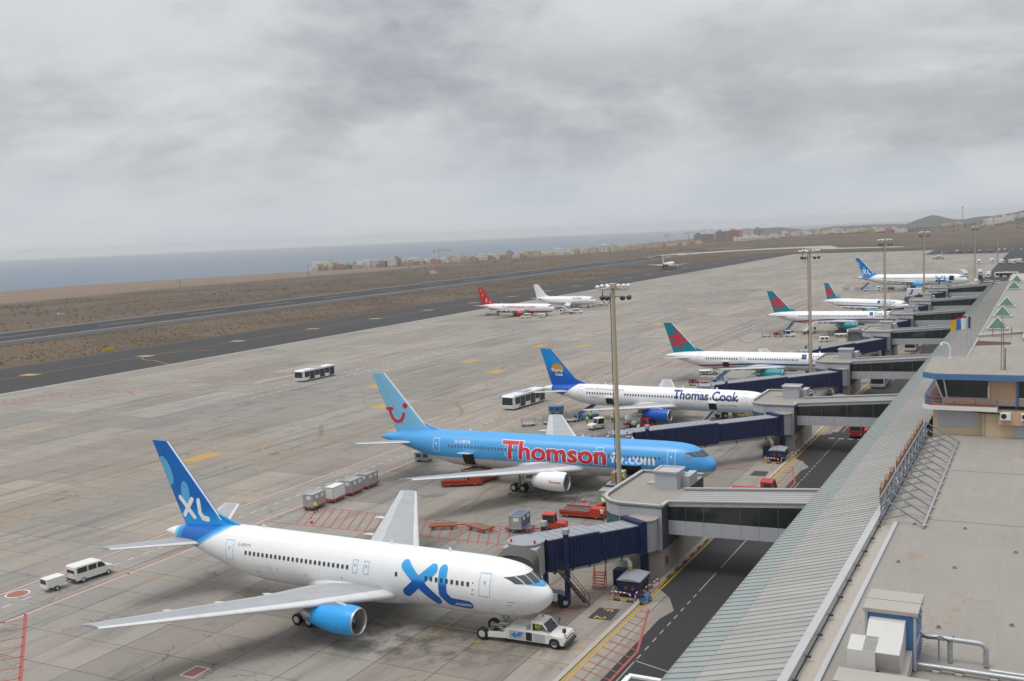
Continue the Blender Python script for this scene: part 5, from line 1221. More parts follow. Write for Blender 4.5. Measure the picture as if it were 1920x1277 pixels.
    for sg_ in (-1, 1):
        y = sg_ * G['tr']; mb = MB(); mb.cyl((-G['ms'], y, r), (-G['ms'] + 0.1, y, j.zc - j.hh * 0.4), 0.2, n=8); mb.bar((-G['ms'] - (0.75 if G['bogie'] else 0), y, r), (-G['ms'] + (0.75 if G['bogie'] else 0.1), y, r), 0.2); mb.bar((-G['ms'], y, 1.4), (-G['ms'], y * 0.35, j.zc - j.hh * 0.7), 0.14); mb.build('main_gear', ['gear_metal'], t)
        for dx in ((-0.72, 0.72) if G['bogie'] else (0,)):
            for dy in (-0.4, 0.4): add_wheel(t, (-G['ms'] + dx, y + dy, r), r, 0.36)
    mb = MB(); a = j.side(j.L * 0.36, j.zc + j.hh * 0.99, -1, 0)
    for s in (0.22, 0.36, 0.7): mb.prism([(-j.L * s - 0.28, j.zc + j.hh * 0.98), (-j.L * s + 0.2, j.zc + j.hh * 0.98), (-j.L * s - 0.1, j.zc + j.hh + 0.42), (-j.L * s - 0.25, j.zc + j.hh + 0.42)], -0.03, 0.03, 'y')
    o = mb.build('antenna_blades', ['jet_white'], t); o['kind'] = 'stuff'
    return t
def J767(ext):
    e = ext; w_ = e * 0.48
    return Jet(47.24 + e, 2.515, 2.705, 4.7, dict(le0=15.6 + w_, te0=25.2 + w_, kl=8.2, le1=19.5 + w_, te1=26.4 + w_, tl=23.7, le2=30.0 + w_, te2=32.5 + w_, z0=3.15, z1=5.7), dict(s=15.45 + w_, l=7.9, z=2.72, r=1.36, len=5.0),
               dict(le0=40.0 + e, te0=45.6 + e, le1=45.3 + e, te1=47.6 + e, tl=9.3, z0=5.3, z1=6.5), dict(le0=38.4 + e, zb=7.3, te0=44.4 + e, zb2=6.8, le1=46.0 + e, te1=48.5 + e, zt=15.85), dict(ns=4.4, ms=24.4 + w_, tr=4.65, r=0.58, bogie=True))
def J757():
    return Jet(46.96, 1.88, 2.03, 4.8, dict(le0=17.9, te0=25.6, kl=6.6, le1=20.5, te1=26.0, tl=19.0, le2=27.4, te2=29.5, z0=3.55, z1=5.25), dict(s=16.9, l=6.5, z=2.75, r=1.2, len=5.2),
               dict(le0=39.6, te0=44.4, le1=44.3, te1=46.4, tl=7.6, z0=5.3, z1=5.9), dict(le0=38.6, zb=6.75, te0=44.9, zb2=6.3, le1=45.0, te1=47.3, zt=13.56), dict(ns=5.2, ms=23.4, tr=3.66, r=0.52, bogie=True))
def J320(L=37.3):
    k = L - 37.3
    return Jet(L, 1.975, 2.07, 3.9, dict(le0=11.6 + k / 2, te0=18.6 + k / 2, kl=6.4, le1=14.1 + k / 2, te1=18.7 + k / 2, tl=17.0, le2=19.7 + k / 2, te2=21.3 + k / 2, z0=2.8, z1=4.5), dict(s=10.8 + k / 2, l=5.75, z=1.75, r=1.12, len=4.2),
               dict(le0=31.0 + k, te0=35.4 + k, le1=34.6 + k, te1=36.4 + k, tl=6.2, z0=4.4, z1=5.1), dict(le0=30.4 + k, zb=5.85, te0=36.0 + k, zb2=5.5, le1=34.9 + k, te1=37.3 + k, zt=11.76), dict(ns=5.1, ms=17.7 + k / 2, tr=3.8, r=0.55, bogie=False))
def J737(L, span):
    k = (L - 32.2) / 2
    return Jet(L, 1.88, 2.0, 3.35, dict(le0=11.0 + k, te0=17.8 + k, kl=5.6, le1=13.2 + k, te1=18.0 + k, tl=span, le2=18.6 + k, te2=20.3 + k, z0=2.45, z1=3.9), dict(s=10.2 + k, l=4.9, z=1.45, r=0.98, len=4.0),
               dict(le0=26.9 + 2 * k, te0=31.2 + 2 * k, le1=30.4 + 2 * k, te1=32.6 + 2 * k, tl=6.35, z0=4.3, z1=5.0), dict(le0=25.4 + 2 * k, zb=5.25, te0=31.6 + 2 * k, zb2=4.95, le1=30.6 + 2 * k, te1=33.2 + 2 * k, zt=11.2 + (1.2 if L > 36 else 0)), dict(ns=4.0, ms=15.6 + k, tr=2.9, r=0.52, bogie=False))

# liveries -------------------------------------------------------------------
def f_xl_body(off):
    def fn(nb):
        p = nb.coord('Object'); x, y, z = nb.sep(p); s = x * -1.0
        wob = nb.noise(p, 0.5, 2) * 0.5
        front = s - (37.2 + off) - (7.4 - z) * 1.75 + wob
        rear = (45.3 + off) - s
        m = nb.math('MINIMUM', front, rear)
        c = nb.mix(nb.step(m, 0.0, 0.15), (0.78, 0.78, 0.78), (0.18, 0.5, 0.74)); c = nb.mix(nb.step(m, 0.5, 0.7), c, (0.03, 0.28, 0.62)); c = nb.mix(nb.step(m, 1.1, 1.5), c, (0.004, 0.12, 0.45))
        n = nb.noise(nb.vmul(p, (0.25, 1, 0.6)), 0.7, 5, 0.6); st = nb.noise(nb.vmul(p, (0.5, 1, 2.5)), 1.2, 3, 0.6)
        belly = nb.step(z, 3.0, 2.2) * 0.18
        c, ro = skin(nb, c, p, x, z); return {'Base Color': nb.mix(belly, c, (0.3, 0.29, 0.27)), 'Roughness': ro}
    return fn
def f_xl_fin(off):
    def fn(nb):
        p = nb.coord('Object'); x, y, z = nb.sep(p); n = nb.noise(p, 0.5, 3)
        c = nb.mix(nb.step(z, 9.3, 7.0), (0.004, 0.135, 0.47), (0.02, 0.33, 0.72))
        return {'Base Color': nb.cmul(c, 0.9 + n * 0.2), 'Roughness': 0.3}
    return fn
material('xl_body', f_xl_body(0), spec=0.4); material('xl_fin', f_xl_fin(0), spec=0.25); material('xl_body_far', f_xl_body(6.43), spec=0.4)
def f_xl_letter(nb):
    x, y, z = nb.sep(nb.coord('Object')); return {'Base Color': nb.mix(nb.step(z, 5.4, 4.9), (0.03, 0.33, 0.68), (0.008, 0.1, 0.4)), 'Roughness': 0.3}
material('xl_letter', f_xl_letter)
def two_tone(name, top, bot, zline, blur=0.05, slope=0.0, belly=None):
    def fn(nb):
        p = nb.coord('Object'); x, y, z = nb.sep(p); n = nb.noise(nb.vmul(p, (0.25, 1, 0.6)), 0.7, 5, 0.6); st = nb.noise(nb.vmul(p, (0.5, 1, 2.5)), 1.2, 3, 0.6)
        c = nb.mix(nb.step(z + x * slope, zline - blur, zline + blur), bot, top)
        if belly: c = belly(nb, c, x, y, z)
        c, ro = skin(nb, c, p, x, z); return {'Base Color': c, 'Roughness': ro}
    return material(name, fn, spec=0.5)
two_tone('thomson_body', (0.06, 0.33, 0.68), (0.62, 0.62, 0.61), 3.72)
def tc_body(nb, c, x, y, z):
    s = x * -1.0; c = nb.mix(nb.step(z, 4.1, 3.3) * nb.step(s, 36.0, 30.0), c, (0.45, 0.68, 0.8))
    m = nb.math('MINIMUM', s - 38.6 - (6.8 - z) * 1.5, 44.6 - s)
    return nb.mix(nb.step(m, 0.0, 0.08), c, (0.003, 0.085, 0.42))
two_tone('tc_body', (0.78, 0.78, 0.78), (0.76, 0.77, 0.78), 3.0, belly=tc_body)
def fc_body(zl):
    def fn(nb, c, x, y, z):
        s = x * -1.0
        line_ = zl + nb.step(s, 24.0, 40.0) * -0.7
        d = nb.math('ABSOLUTE', z - line_)
        stripe = nb.step(d, 0.24, 0.18) * nb.step(s, 40.0, 38.0)
        col = nb.mix(nb.step(s, 29.5, 29.3), (0.45, 0.012, 0.03), (0.01, 0.08, 0.38)); col = nb.mix(nb.step(s, 14.0, 10.0), col, (0.01, 0.22, 0.26))
        return nb.mix(stripe, c, col)
    return fn
two_tone('fc_body', (0.78, 0.78, 0.78), (0.6, 0.61, 0.63), 3.6, 0.1, belly=fc_body(4.25)); two_tone('fc_body_small', (0.78, 0.78, 0.78), (0.6, 0.61, 0.63), 2.9, 0.1, belly=fc_body(3.5))
def glb(nb, c, x, y, z):
    s = x * -1.0; m = z - 2.65 + nb.step(s, 16.0, 10.0) * 0.5 - nb.step(s, 24.0, 30.0) * 0.6
    return nb.mix(nb.step(m, 0.1, 0.0), c, (0.5, 0.015, 0.02))
two_tone('globe_body', (0.78, 0.78, 0.78), (0.78, 0.78, 0.78), 2.0, belly=glb)
def mon(nb, c, x, y, z):
    s = x * -1.0; return nb.mix(nb.step(s, 29.0, 32.0) * nb.step(z, 5.7, 5.0), c, (0.42, 0.2, 0.015))
two_tone('mon_body', (0.78, 0.78, 0.78), (0.6, 0.58, 0.55), 2.4, belly=mon)
def lead_fin(name, rgb, base=None, zb=7.0, zt=9.0):
    def fn(nb):
        x, y, z = nb.sep(nb.coord('Object')); n = nb.noise(nb.coord('Object'), 0.5, 3); c = nb.mix(nb.step(z, zt, zb), rgb, base or rgb); return {'Base Color': nb.cmul(c, 0.9 + n * 0.2), 'Roughness': 0.36}
    return material(name, fn, spec=0.25)
lead_fin('thomson_fin', (0.2, 0.47, 0.66), (0.17, 0.44, 0.66)); lead_fin('tc_fin', (0.006, 0.24, 0.6), (0.003, 0.09, 0.42), 7.0, 11.5); lead_fin('fc_fin', (0.005, 0.2, 0.265))
def fin_edge(j, mat='jet_white'):
    mb = MB(); f = j.fin
    for sgn in (-1, 1):
        for k in range(10):
            z0 = f['zb'] + 0.3 + (f['zt'] - f['zb'] - 0.3) * k / 10; z1 = f['zb'] + 0.3 + (f['zt'] - f['zb'] - 0.3) * (k + 1) / 10
            mb.quad(j.finmap(j.fin_le(z0) + 0.01, z0, sgn, 0.02), j.finmap(j.fin_le(z0) + 0.24, z0, sgn, 0.012), j.finmap(j.fin_le(z1) + 0.24, z1, sgn, 0.012), j.finmap(j.fin_le(z1) + 0.01, z1, sgn, 0.02))
    mb.build('fin_leading_edge', [mat], j.t)

# --- white jet with XL lettering (nearest)
def xl_logos(j, e, far=False):
    t = j.t; sd_ = lambda s, z: j.side(s, z, -1, 0.016)
    Xf = lambda u, v: min(cap(u, v, (14.2, 6.3), (10.75, 3.45), 0.46), cap(u, v, (11.15, 6.25), (13.95, 3.85), 0.46))
    Lf = lambda u, v: min(cap(u, v, (10.05, 6.3), (9.95, 4.2), 0.44), cap(u, v, (9.95, 4.2), (9.3, 3.5), 0.44), cap(u, v, (9.3, 3.5), (7.4, 3.42), 0.44))
    decal_sdf(Xf, (10.0, 15.0, 2.7, 7.0), 0.1, sd_, 'letter_x', 'xl_letter', t)
    decal_sdf(Lf, (6.7, 10.8, 2.7, 7.0), 0.1, sd_, 'letter_l', 'xl_letter', t)
    if not far:
        decal_text('.com', 'lettering', 'letter_white', t, lambda u, v: j.side(-u, v, -1, 0.034), -8.9, -7.15, 3.28, 0.34, 0.02)
        decal_text('G-BNYS', 'registration', 'letter_grey', t, lambda u, v: j.side(-u, v, -1, 0.016), -34.9, -33.2, 6.0, 0.3)
        mb = MB()       # blue eyebrow in front of the windscreen
        for sgn in (-1, 1):
            pts = [];
            for a in range(7):
                for b in range(3):
                    yy = 0.02 + 1.38 * a / 6; lo_ = 0.62 + 0.42 * (a / 6) ** 1.2; hi_ = 0.975 + 0.06 * a / 6; pts.append(j.front(yy, j.zc + lo_ + (hi_ - lo_) * b / 2, sgn, 0.02))
            mb.add(pts, [(a * 3 + b, a * 3 + 3 + b, a * 3 + 4 + b, a * 3 + 1 + b) for a in range(6) for b in range(2)], 0, True)
        mb.build('nose_flash', ['jet_cyan'], t)
    for sgn in (-1, 1):
        fm = lambda o_: (lambda s, z: j.finmap(s, z, sgn, o_))
        bl = lambda c, r, a: (lambda u, v: math.hypot(((u - c[0]) * math.cos(a) + (v - c[1]) * math.sin(a)) / r[0], (-(u - c[0]) * math.sin(a) + (v - c[1]) * math.cos(a)) / r[1]) - 1)
        clip = lambda fn: (lambda u, v: max(fn(u, v), u - j.fin_te(v) + 0.08, j.fin_le(v) + 0.3 - u))
        decal_sdf(clip(bl((46.6 + e, 12.6), (0.75, 1.7), -0.45)), (44.5 + e, 49 + e, 10, 15), 0.14, fm(0.014), 'fin_flash', 'blob_cyan', t)
        decal_sdf(clip(bl((43.9 + e, 10.4), (0.65, 1.2), -0.1)), (42.5 + e, 45.5 + e, 8.8, 12), 0.14, fm(0.014), 'fin_flash', 'blob_cyan', t)
        Xl = lambda u, v: min(cap(u, v, (44.75 + e, 9.75), (42.75 + e, 7.75), 0.27), cap(u, v, (42.95 + e, 9.7), (44.3 + e, 7.85), 0.27))
        Ll = lambda u, v: min(cap(u, v, (42.0 + e, 9.65), (41.85 + e, 8.3), 0.27), cap(u, v, (41.85 + e, 8.3), (41.4 + e, 7.8), 0.27), cap(u, v, (41.4 + e, 7.8), (40.75 + e, 7.72), 0.3))
        decal_sdf(Xl, (42.2 + e, 45.2 + e, 7.2, 10.2), 0.1, fm(0.03), 'fin_letter', 'letter_white', t); decal_sdf(Ll, (40.2 + e, 42.5 + e, 7.2, 10.2), 0.1, fm(0.03), 'fin_letter', 'letter_white', t)
    fin_edge(j)
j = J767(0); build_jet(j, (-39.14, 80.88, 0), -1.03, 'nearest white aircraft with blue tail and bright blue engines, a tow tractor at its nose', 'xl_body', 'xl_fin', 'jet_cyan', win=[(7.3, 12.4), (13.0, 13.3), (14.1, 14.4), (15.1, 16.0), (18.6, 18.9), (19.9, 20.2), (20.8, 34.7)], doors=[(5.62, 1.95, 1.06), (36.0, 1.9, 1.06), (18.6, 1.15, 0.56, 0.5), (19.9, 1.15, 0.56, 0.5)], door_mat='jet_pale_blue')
xl_logos(j, 0); JX = j
# --- light blue jet
j = J767(6.43); build_jet(j, (-39.7, 134.4, 0), 0.76, 'light blue aircraft with large red lettering along its side and a pale blue tail', 'thomson_body', 'thomson_fin', 'jet_white', win=[(7.3, 26.5), (29.0, 41.2)], doors=[(5.65, 1.95, 1.06), (15.97, 1.9, 1.06), (30.2, 1.9, 1.06), (42.4, 1.9, 1.06)], door_mat='letter_white', win_mat='window_soft')
mpo = lambda o_: (lambda u, v: j.side(-u, v, -1, o_))
decal_text('Thomson', 'lettering_outline', 'letter_white', j.t, mpo(0.014), -31.36, -14.88, 4.2, 2.43, 0.05); decal_text('Thomson', 'lettering', 'letter_red', j.t, mpo(0.035), -31.28, -14.95, 4.2, 2.42, 0.028)
decal_text('fly.com', 'lettering', 'letter_white', j.t, mpo(0.02), -14.3, -7.9, 4.55, 1.35, 0.03)
decal_text('G-OBYB', 'registration', 'letter_white', j.t, mpo(0.016), -39.3, -36.6, 5.95, 0.4, 0.01)
decal_text('Thomson', 'engine_lettering', 'letter_red', j.t, lambda u, v: (u, -(7.9 + 1.33 * math.cos((v - 2.72) / 1.36) + 0.03), 2.72 + 1.33 * math.sin((v - 2.72) / 1.36)), -20.8, -19.0, 2.75, 0.36, 0.02, 0.12)
def smile(e, scale=1.0):
    arcp = [(e + 51.85 + 0.0, 10.2), (e + 51.75, 9.5), (e + 51.45, 8.85), (e + 50.95, 8.4), (e + 50.35, 8.28), (e + 49.8, 8.5), (e + 49.45, 8.95), (e + 49.28, 9.55)]
    return lambda u, v: min([cap(u, v, a, b, 0.26) for a, b in zip(arcp, arcp[1:])] + [cap(u, v, (e + 52.35, 10.25), (e + 51.4, 10.3), 0.24), math.hypot(u - e - 48.95, v - 10.85) - 0.44])
for sgn in (-1, 1): decal_sdf(smile(0), (48.2, 53, 7.8, 11.6), 0.1, lambda s, z: j.finmap(s, z, sgn, 0.03), 'fin_emblem', 'letter_red', j.t)
decal_sdf(lambda u, v: smile(0)(45.0 + (u - 3.0) * 5.2 + 3.6, 8.2 + (v - 5.55) * 5.2), (2.6, 4.3, 5.3, 6.4), 0.05, lambda s, z: j.side(s, z, -1, 0.016), 'nose_emblem', 'letter_red', j.t)
fin_edge(j); JT = j
# open aft cargo doorway and raised door, open forward cargo door
def cargo_bay(j, s, wd, z0, z1, name='cargo_door', mat='jet_white'):
    mb = MB(); g_ = 5
    pts = [j.side(s + wd * (a / g_ - 0.5), z0 + (z1 - z0) * b / g_, -1, 0.014) for a in range(g_ + 1) for b in range(g_ + 1)]
    mb.add(pts, [(a * 6 + b, a * 6 + b + 1, a * 6 + 7 + b, a * 6 + 6 + b) for a in range(g_) for b in range(g_)]); mb.build('cargo_doorway', ['engine_dark'], j.t)
    p = Vector(j.side(s, z1, -1, 0.02)); mb = MB(); mb.add([(p.x - wd / 2, p.y, p.z), (p.x + wd / 2, p.y, p.z), (p.x + wd / 2, p.y - (z1 - z0) * 0.85, p.z + 0.25), (p.x - wd / 2, p.y - (z1 - z0) * 0.85, p.z + 0.25)] + [(p.x - wd / 2, p.y, p.z + 0.12), (p.x + wd / 2, p.y, p.z + 0.12), (p.x + wd / 2, p.y - (z1 - z0) * 0.85, p.z + 0.4), (p.x - wd / 2, p.y - (z1 - z0) * 0.85, p.z + 0.4)], [(3, 2, 1, 0), (4, 5, 6, 7), (0, 1, 5, 4), (1, 2, 6, 5), (2, 3, 7, 6), (3, 0, 4, 7)]); mb.build(name, [mat], j.t)
cargo_bay(JT, 36.9, 1.9, 2.7, 4.5); cargo_bay(JT, 11.4, 3.0, 2.7, 4.35, mat='jet_sky_blue')

# --- white jet with a globe on its blue tail
j = J757(); build_jet(j, (-43.28, 182.1, 0), -4.4, 'white aircraft with navy lettering and a globe emblem on its blue tail', 'tc_body', 'tc_fin', 'jet_deep_blue', win=[(6.0, 12.9), (14.6, 29.0), (30.5, 36.8)], doors=[(4.64, 1.85, 0.9), (13.67, 1.85, 0.9), (37.7, 1.8, 0.9)])
mpo3 = lambda o_: (lambda u, v: j.side(-u, v, -1, o_))
decal_text('Thomas Cook', 'lettering', 'letter_navy', j.t, mpo3(0.03), -18.3, -5.85, 5.1, 1.5, 0.02); decal_text('www.thomascook.com', 'web_lettering', 'letter_grey', j.t, mpo3(0.02), -36.7, -28.5, 5.95, 0.5); decal_text('G-JMCF', 'registration', 'letter_grey', j.t, mpo3(0.02), -35.6, -33.6, 4.45, 0.28); decal_text('Boeing 757-200', 'type_lettering', 'letter_navy', j.t, mpo3(0.02), -9.2, -6.2, 4.2, 0.22)
for sgn in (-1, 1):
    decal_sdf(lambda u, v: math.hypot(u - 43.4, v - 9.2) - 1.55, (41.7, 45.1, 7.4, 11), 0.16, lambda s, z: j.finmap(s, z, sgn, 0.02), 'globe_emblem', 'jet_blue', j.t)
    decal_sdf(lambda u, v: max(math.hypot(u - 43.4, v - 9.2) - 1.5, math.hypot(u - 44.2, v - 8.0) - 1.75 if False else 9.3 - v - 0.25 * math.sin((u - 43.4) * 1.6)), (41.7, 45.1, 8.6, 11), 0.12, lambda s, z: j.finmap(s, z, sgn, 0.032), 'globe_emblem', 'gold', j.t)
decal_text('Thomas', 'fin_lettering', 'letter_white', j.t, lambda u, v: j.finmap(-u, v, -1, 0.05), -44.75, -42.1, 9.05, 0.62, 0.02); decal_text('Cook', 'fin_lettering', 'letter_white', j.t, lambda u, v: j.finmap(-u, v, -1, 0.05), -43.9, -42.1, 8.25, 0.62, 0.02)
fin_edge(j, 'jet_deep_blue'); cargo_bay(j, 31.4, 1.5, 3.3, 4.5); cargo_bay(j, 10.7, 1.5, 3.3, 4.5, mat='jet_white'); JC = j

# --- red star tail jets
def star(cx_, cz_, r):
    def fn(u, v):
        m = 9
        for k in range(6):
            a = R(60 * k + 12); m = min(m, cap(u, v, (cx_, cz_), (cx_ + math.cos(a) * r * 0.74, cz_ + math.sin(a) * r * 0.74), r * 0.16), math.hypot(u - cx_ - math.cos(a) * r * 0.72, v - cz_ - math.sin(a) * r * 0.72) - r * 0.24)
        return m
    return fn
def fc_jet(j, loc, hd, label, body, e0, doors, win, rg):
    build_jet(j, loc, hd, label, body, 'fc_fin', 'jet_teal', win=win, doors=doors)
    f = j.fin; cx_ = (j.fin_le(f['zb'] + 2.9) + j.fin_te(f['zb'] + 2.9)) / 2; cz_ = f['zb'] + (f['zt'] - f['zb']) * 0.43; r = (f['zt'] - f['zb']) * 0.36
    for sgn in (-1, 1): decal_sdf(lambda u, v: max(star(cx_, cz_, r)(u, v), j.fin_le(v) + 0.2 - u, u - j.fin_te(v) + 0.1), (cx_ - 3, cx_ + 3, cz_ - 3, cz_ + 3), 0.13, lambda s, z: j.finmap(s, z, sgn, 0.025), 'star_emblem', 'star_red', j.t)
    m_ = lambda u, v: j.side(-u, v, -1, 0.02); zt = j.zc + j.hh * 0.45; k = e0
    decal_sdf(lambda u, v: max(abs(u - 13.6 * k) - 0.55, abs(v - zt - 0.35) - 0.5), (12.8 * k, 14.4 * k, zt - 0.4, zt + 1.0), 0.1, lambda s, z: j.side(s, z, -1, 0.016), 'blue_logo', 'letter_navy', j.t)
    decal_text('First Choice', 'lettering', 'jet_blue', j.t, m_, -12.6 * k, -5.8 * k, zt, 0.95, 0.01); fin_edge(j)
    return j
JF1 = fc_jet(J757(), (-35.6, 237.8, 0), -1.05, 'nearer of two long white aircraft with a red star on a teal tail', 'fc_body', 1.0, [(4.64, 1.85, 0.9), (13.67, 1.85, 0.9), (28.0, 1.2, 0.6), (38.2, 1.8, 0.9)], [(6, 13), (15.0, 27.0), (29.0, 37.2)], 0)
cargo_bay(JF1, 31.6, 1.5, 3.4, 4.5)
JF2 = fc_jet(J757(), (-37.1, 347.1, 0), -1.05, 'farther of two long white aircraft with a red star on a teal tail', 'fc_body', 1.0, [(4.64, 1.85, 0.9), (13.67, 1.85, 0.9), (38.2, 1.8, 0.9)], [(6, 13), (15.0, 37.2)], 0)
JF3 = fc_jet(J320(), (-45.8, 401.8, 0), -27, 'short white aircraft with a red star on a teal tail, turned nose towards the terminal', 'fc_body_small', 0.85, [(4.9, 1.85, 0.8), (32, 1.8, 0.8)], [(6, 31)], 0)
# --- distant white jet with XL lettering
j = J767(6.43); build_jet(j, (-35.9, 549, 0), -11, 'distant white aircraft with blue tail and open cargo door, last in the row', 'xl_body_far', 'xl_fin', 'jet_cyan', win=[(7.3, 41.0)], doors=[(5.62, 1.95, 1.06)], door_mat='jet_pale_blue')
xl_logos(j, 6.43, True); cargo_bay(j, 11.2, 3.4, 2.7, 4.4); cargo_bay(j, 6.8, 2.2, 4.3, 6.4)
# --- red tail and all white jets on the remote stands
j = J737(38.0, 17.1); build_jet(j, (-191.2, 408.6, 0), -3.6, 'white aircraft with red tail, red belly and red lettering by the taxiway', 'globe_body', 'jet_red', 'jet_red', win=[], doors=[(4.2, 1.8, 0.8)], group='aircraft on the remote stands')
decal_text('fly', 'lettering', 'letter_grey', j.t, lambda u, v: j.side(-u, v, -1, 0.02), -25.6, -23.4, 3.55, 1.15); decal_text('globespan.com', 'lettering', 'letter_red', j.t, lambda u, v: j.side(-u, v, -1, 0.02), -23.2, -8.6, 3.55, 1.15, 0.015)
for sgn in (-1,):
    for s, z, h in ((34.6, 6.6, 1.6), (36.6, 9.0, 1.0), (32.6, 6.0, 0.9), (37.5, 11.2, 0.8)): decal_text('g', 'fin_letter', 'letter_white', j.t, lambda u, v: j.finmap(-u, v, -1, 0.03), -s - h * 0.3, -s + h * 0.3, z, h)
j = J737(32.8, 14.4); build_jet(j, (-189.5, 450.9, 0), -4.9, 'all white aircraft with an unpainted white tail by the taxiway', 'jet_white', 'jet_white', 'jet_white', win=[], doors=[(4.2, 1.8, 0.8)], group='aircraft on the remote stands')
decal_text('FUTURA', 'lettering', 'letter_navy', j.t, lambda u, v: j.side(-u, v, -1, 0.02), -11.8, -6.6, 4.15, 0.75, 0.02, shear=0.3)
# --- taxiing jet, a far head-on jet and a white one on the far taxiway
j = J320(44.0); build_jet(j, (-291.0, 868, 0), 97, 'white aircraft with golden tail end taxiing away on the dark taxiway', 'mon_body', 'jet_white', 'jet_grey', win=[], doors=[], group='aircraft moving on the taxiways')
j = J320(37.3); build_jet(j, (-82, 905, 0), -96, 'small distant aircraft facing the camera on the far apron', 'jet_grey', 'jet_grey', 'jet_grey', win=[], doors=[], group='aircraft moving on the taxiways'); j.t.scale = (0.6, 0.6, 0.6)

# small marks on the near aircraft: hatches, ports, stencils
for j in (JX, JT):
    for s_, z_, w_, h_ in ((3.1, 4.2, 0.5, 0.04), (3.3, 3.85, 0.45, 0.04), (6.8, 5.6, 0.12, 0.12), (6.8, 5.0, 0.12, 0.12), (6.85, 4.6, 0.16, 0.1), (21.5, 4.3, 0.12, 0.12), (26.0, 4.0, 0.14, 0.1), (29.5, 4.3, 0.1, 0.1), (32.4, 3.5, 0.16, 0.12), (17.2, 4.0, 0.1, 0.1)):
        mb = MB(); mb.add([j.side(s_ + a * w_ / 2, z_ + b * h_ / 2, -1, 0.014) for a, b in ((1, -1), (-1, -1), (-1, 1), (1, 1))], [(0, 1, 2, 3)]); mb.build('service_mark', ['dark_grey'], j.t)
    for s_, z0, z1, w_ in ((12.0 if j is JX else 20.5, 2.75, 4.2, 1.9), (31.2 if j is JX else 33.5, 2.75, 4.3, 1.6)):
        mb = MB(); e = 0.03
        for (a, b, c, d) in ((s_ - w_ / 2, z0, s_ - w_ / 2, z1), (s_ + w_ / 2, z0, s_ + w_ / 2, z1), (s_ - w_ / 2, z0, s_ + w_ / 2, z0), (s_ - w_ / 2, z1, s_ + w_ / 2, z1)):
            n = 5
            for k in range(n):
                f0, f1 = k / n, (k + 1) / n; p0 = (a + (c - a) * f0, b + (d - b) * f0); p1 = (a + (c - a) * f1, b + (d - b) * f1); du, dz = (e / 2, 0) if a == c else (0, e / 2)
                mb.add([j.side(p0[0] + du, p0[1] + dz, -1, 0.013), j.side(p1[0] + du, p1[1] + dz, -1, 0.013), j.side(p1[0] - du, p1[1] - dz, -1, 0.013), j.side(p0[0] - du, p0[1] - dz, -1, 0.013)], [(0, 1, 2, 3)])
        mb.build('hold_hatch', ['jet_grey'], j.t)
# ---------------------------------------------------------------- vehicles and ground equipment
material('window_glass', None, (0.02, 0.024, 0.028), 0.06, spec=0.6); material('lamp_red', None, (0.4, 0.01, 0.01), 0.3); material('lamp_clear', None, (0.6, 0.6, 0.58), 0.15); material('hi_vis', None, (0.42, 0.68, 0.03), 0.8)
worn('van_white', (0.68, 0.67, 0.63), 0.4, 0.06, 1.0, gamt=0.15); worn('bus_white', (0.7, 0.71, 0.72), 0.35, 0.06, 0.8, gamt=0.12); worn('container_metal', (0.36, 0.35, 0.335), 0.5, 0.16, 1.6, metal=0.25); worn('uld_blue', (0.09, 0.12, 0.19), 0.5, 0.15, 1.2)
worn('sky_paint', (0.05, 0.2, 0.44), 0.45, 0.15, 1.0); worn('cart_mesh', (0.36, 0.38, 0.4), 0.5, 0.15, 1.5, metal=0.3); worn('wood_deck', (0.28, 0.2, 0.13), 0.8, 0.25, 1.5); worn('bag_red', (0.3, 0.03, 0.035), 0.7, 0.3, 3.0); worn('bag_black', (0.025, 0.026, 0.03), 0.7, 0.3, 3.0); worn('tug_green', (0.04, 0.2, 0.1), 0.6); worn('cargo_net', (0.4, 0.38, 0.33), 0.8, 0.5, 2.2)
def shell(t, prof, w_, mat, name='body', e=0.09, y=0.0):
    """vehicle body: a side profile (x, z) swept across the width with softened sides"""
    cx_ = sum(p[0] for p in prof) / len(prof); cz_ = sum(p[1] for p in prof) / len(prof)
    ins = [(p[0] + (cx_ - p[0]) / max(0.3, math.hypot(p[0] - cx_, p[1] - cz_)) * e, p[1] + (cz_ - p[1]) / max(0.3, math.hypot(p[0] - cx_, p[1] - cz_)) * e) for p in prof]
    ar = sum(prof[i][0] * prof[(i + 1) % len(prof)][1] - prof[(i + 1) % len(prof)][0] * prof[i][1] for i in range(len(prof)))
    rings = [[(x, y + s, z) for x, z in q] for s, q in ((-w_ / 2, ins), (-w_ / 2 + e, prof), (w_ / 2 - e, prof), (w_ / 2, ins))]
    if ar > 0: rings = [r[::-1] for r in rings]
    mb = MB(); mb.loft(rings[::-1], 0, True, True); return mb.build(name, [mat], t)
def panes(t, polys, w_, mat='window_glass', name='side_window', off=0.008):
    for poly in polys:
        for sg_ in (-1, 1):
            mb = MB(); y = sg_ * (w_ / 2 + off); mb.prism(poly, y - 0.01, y + 0.01, 'y'); mb.build(name, [mat], t)
def cross(t, x0, z0, x1, z1, w_, name='windscreen', mat='window_glass', off=0.02):
    d = Vector((x1 - x0, 0, z1 - z0)); n = Vector((-d.z, 0, d.x)).normalized() * off
    if abs(n.x) > 0.001 and (n.x > 0) != (x0 + x1 > 0): n = -n
    mb = MB(); a = [(x0, -w_ / 2, z0), (x0, w_ / 2, z0), (x1, w_ / 2 * 0.94, z1), (x1, -w_ / 2 * 0.94, z1)]
    b = [tuple(Vector(p) + n) for p in a]; mb.add(a + b, [(0, 1, 2, 3), (7, 6, 5, 4), (4, 5, 1, 0), (5, 6, 2, 1), (6, 7, 3, 2), (7, 4, 0, 3)]); return mb.build(name, [mat], t)
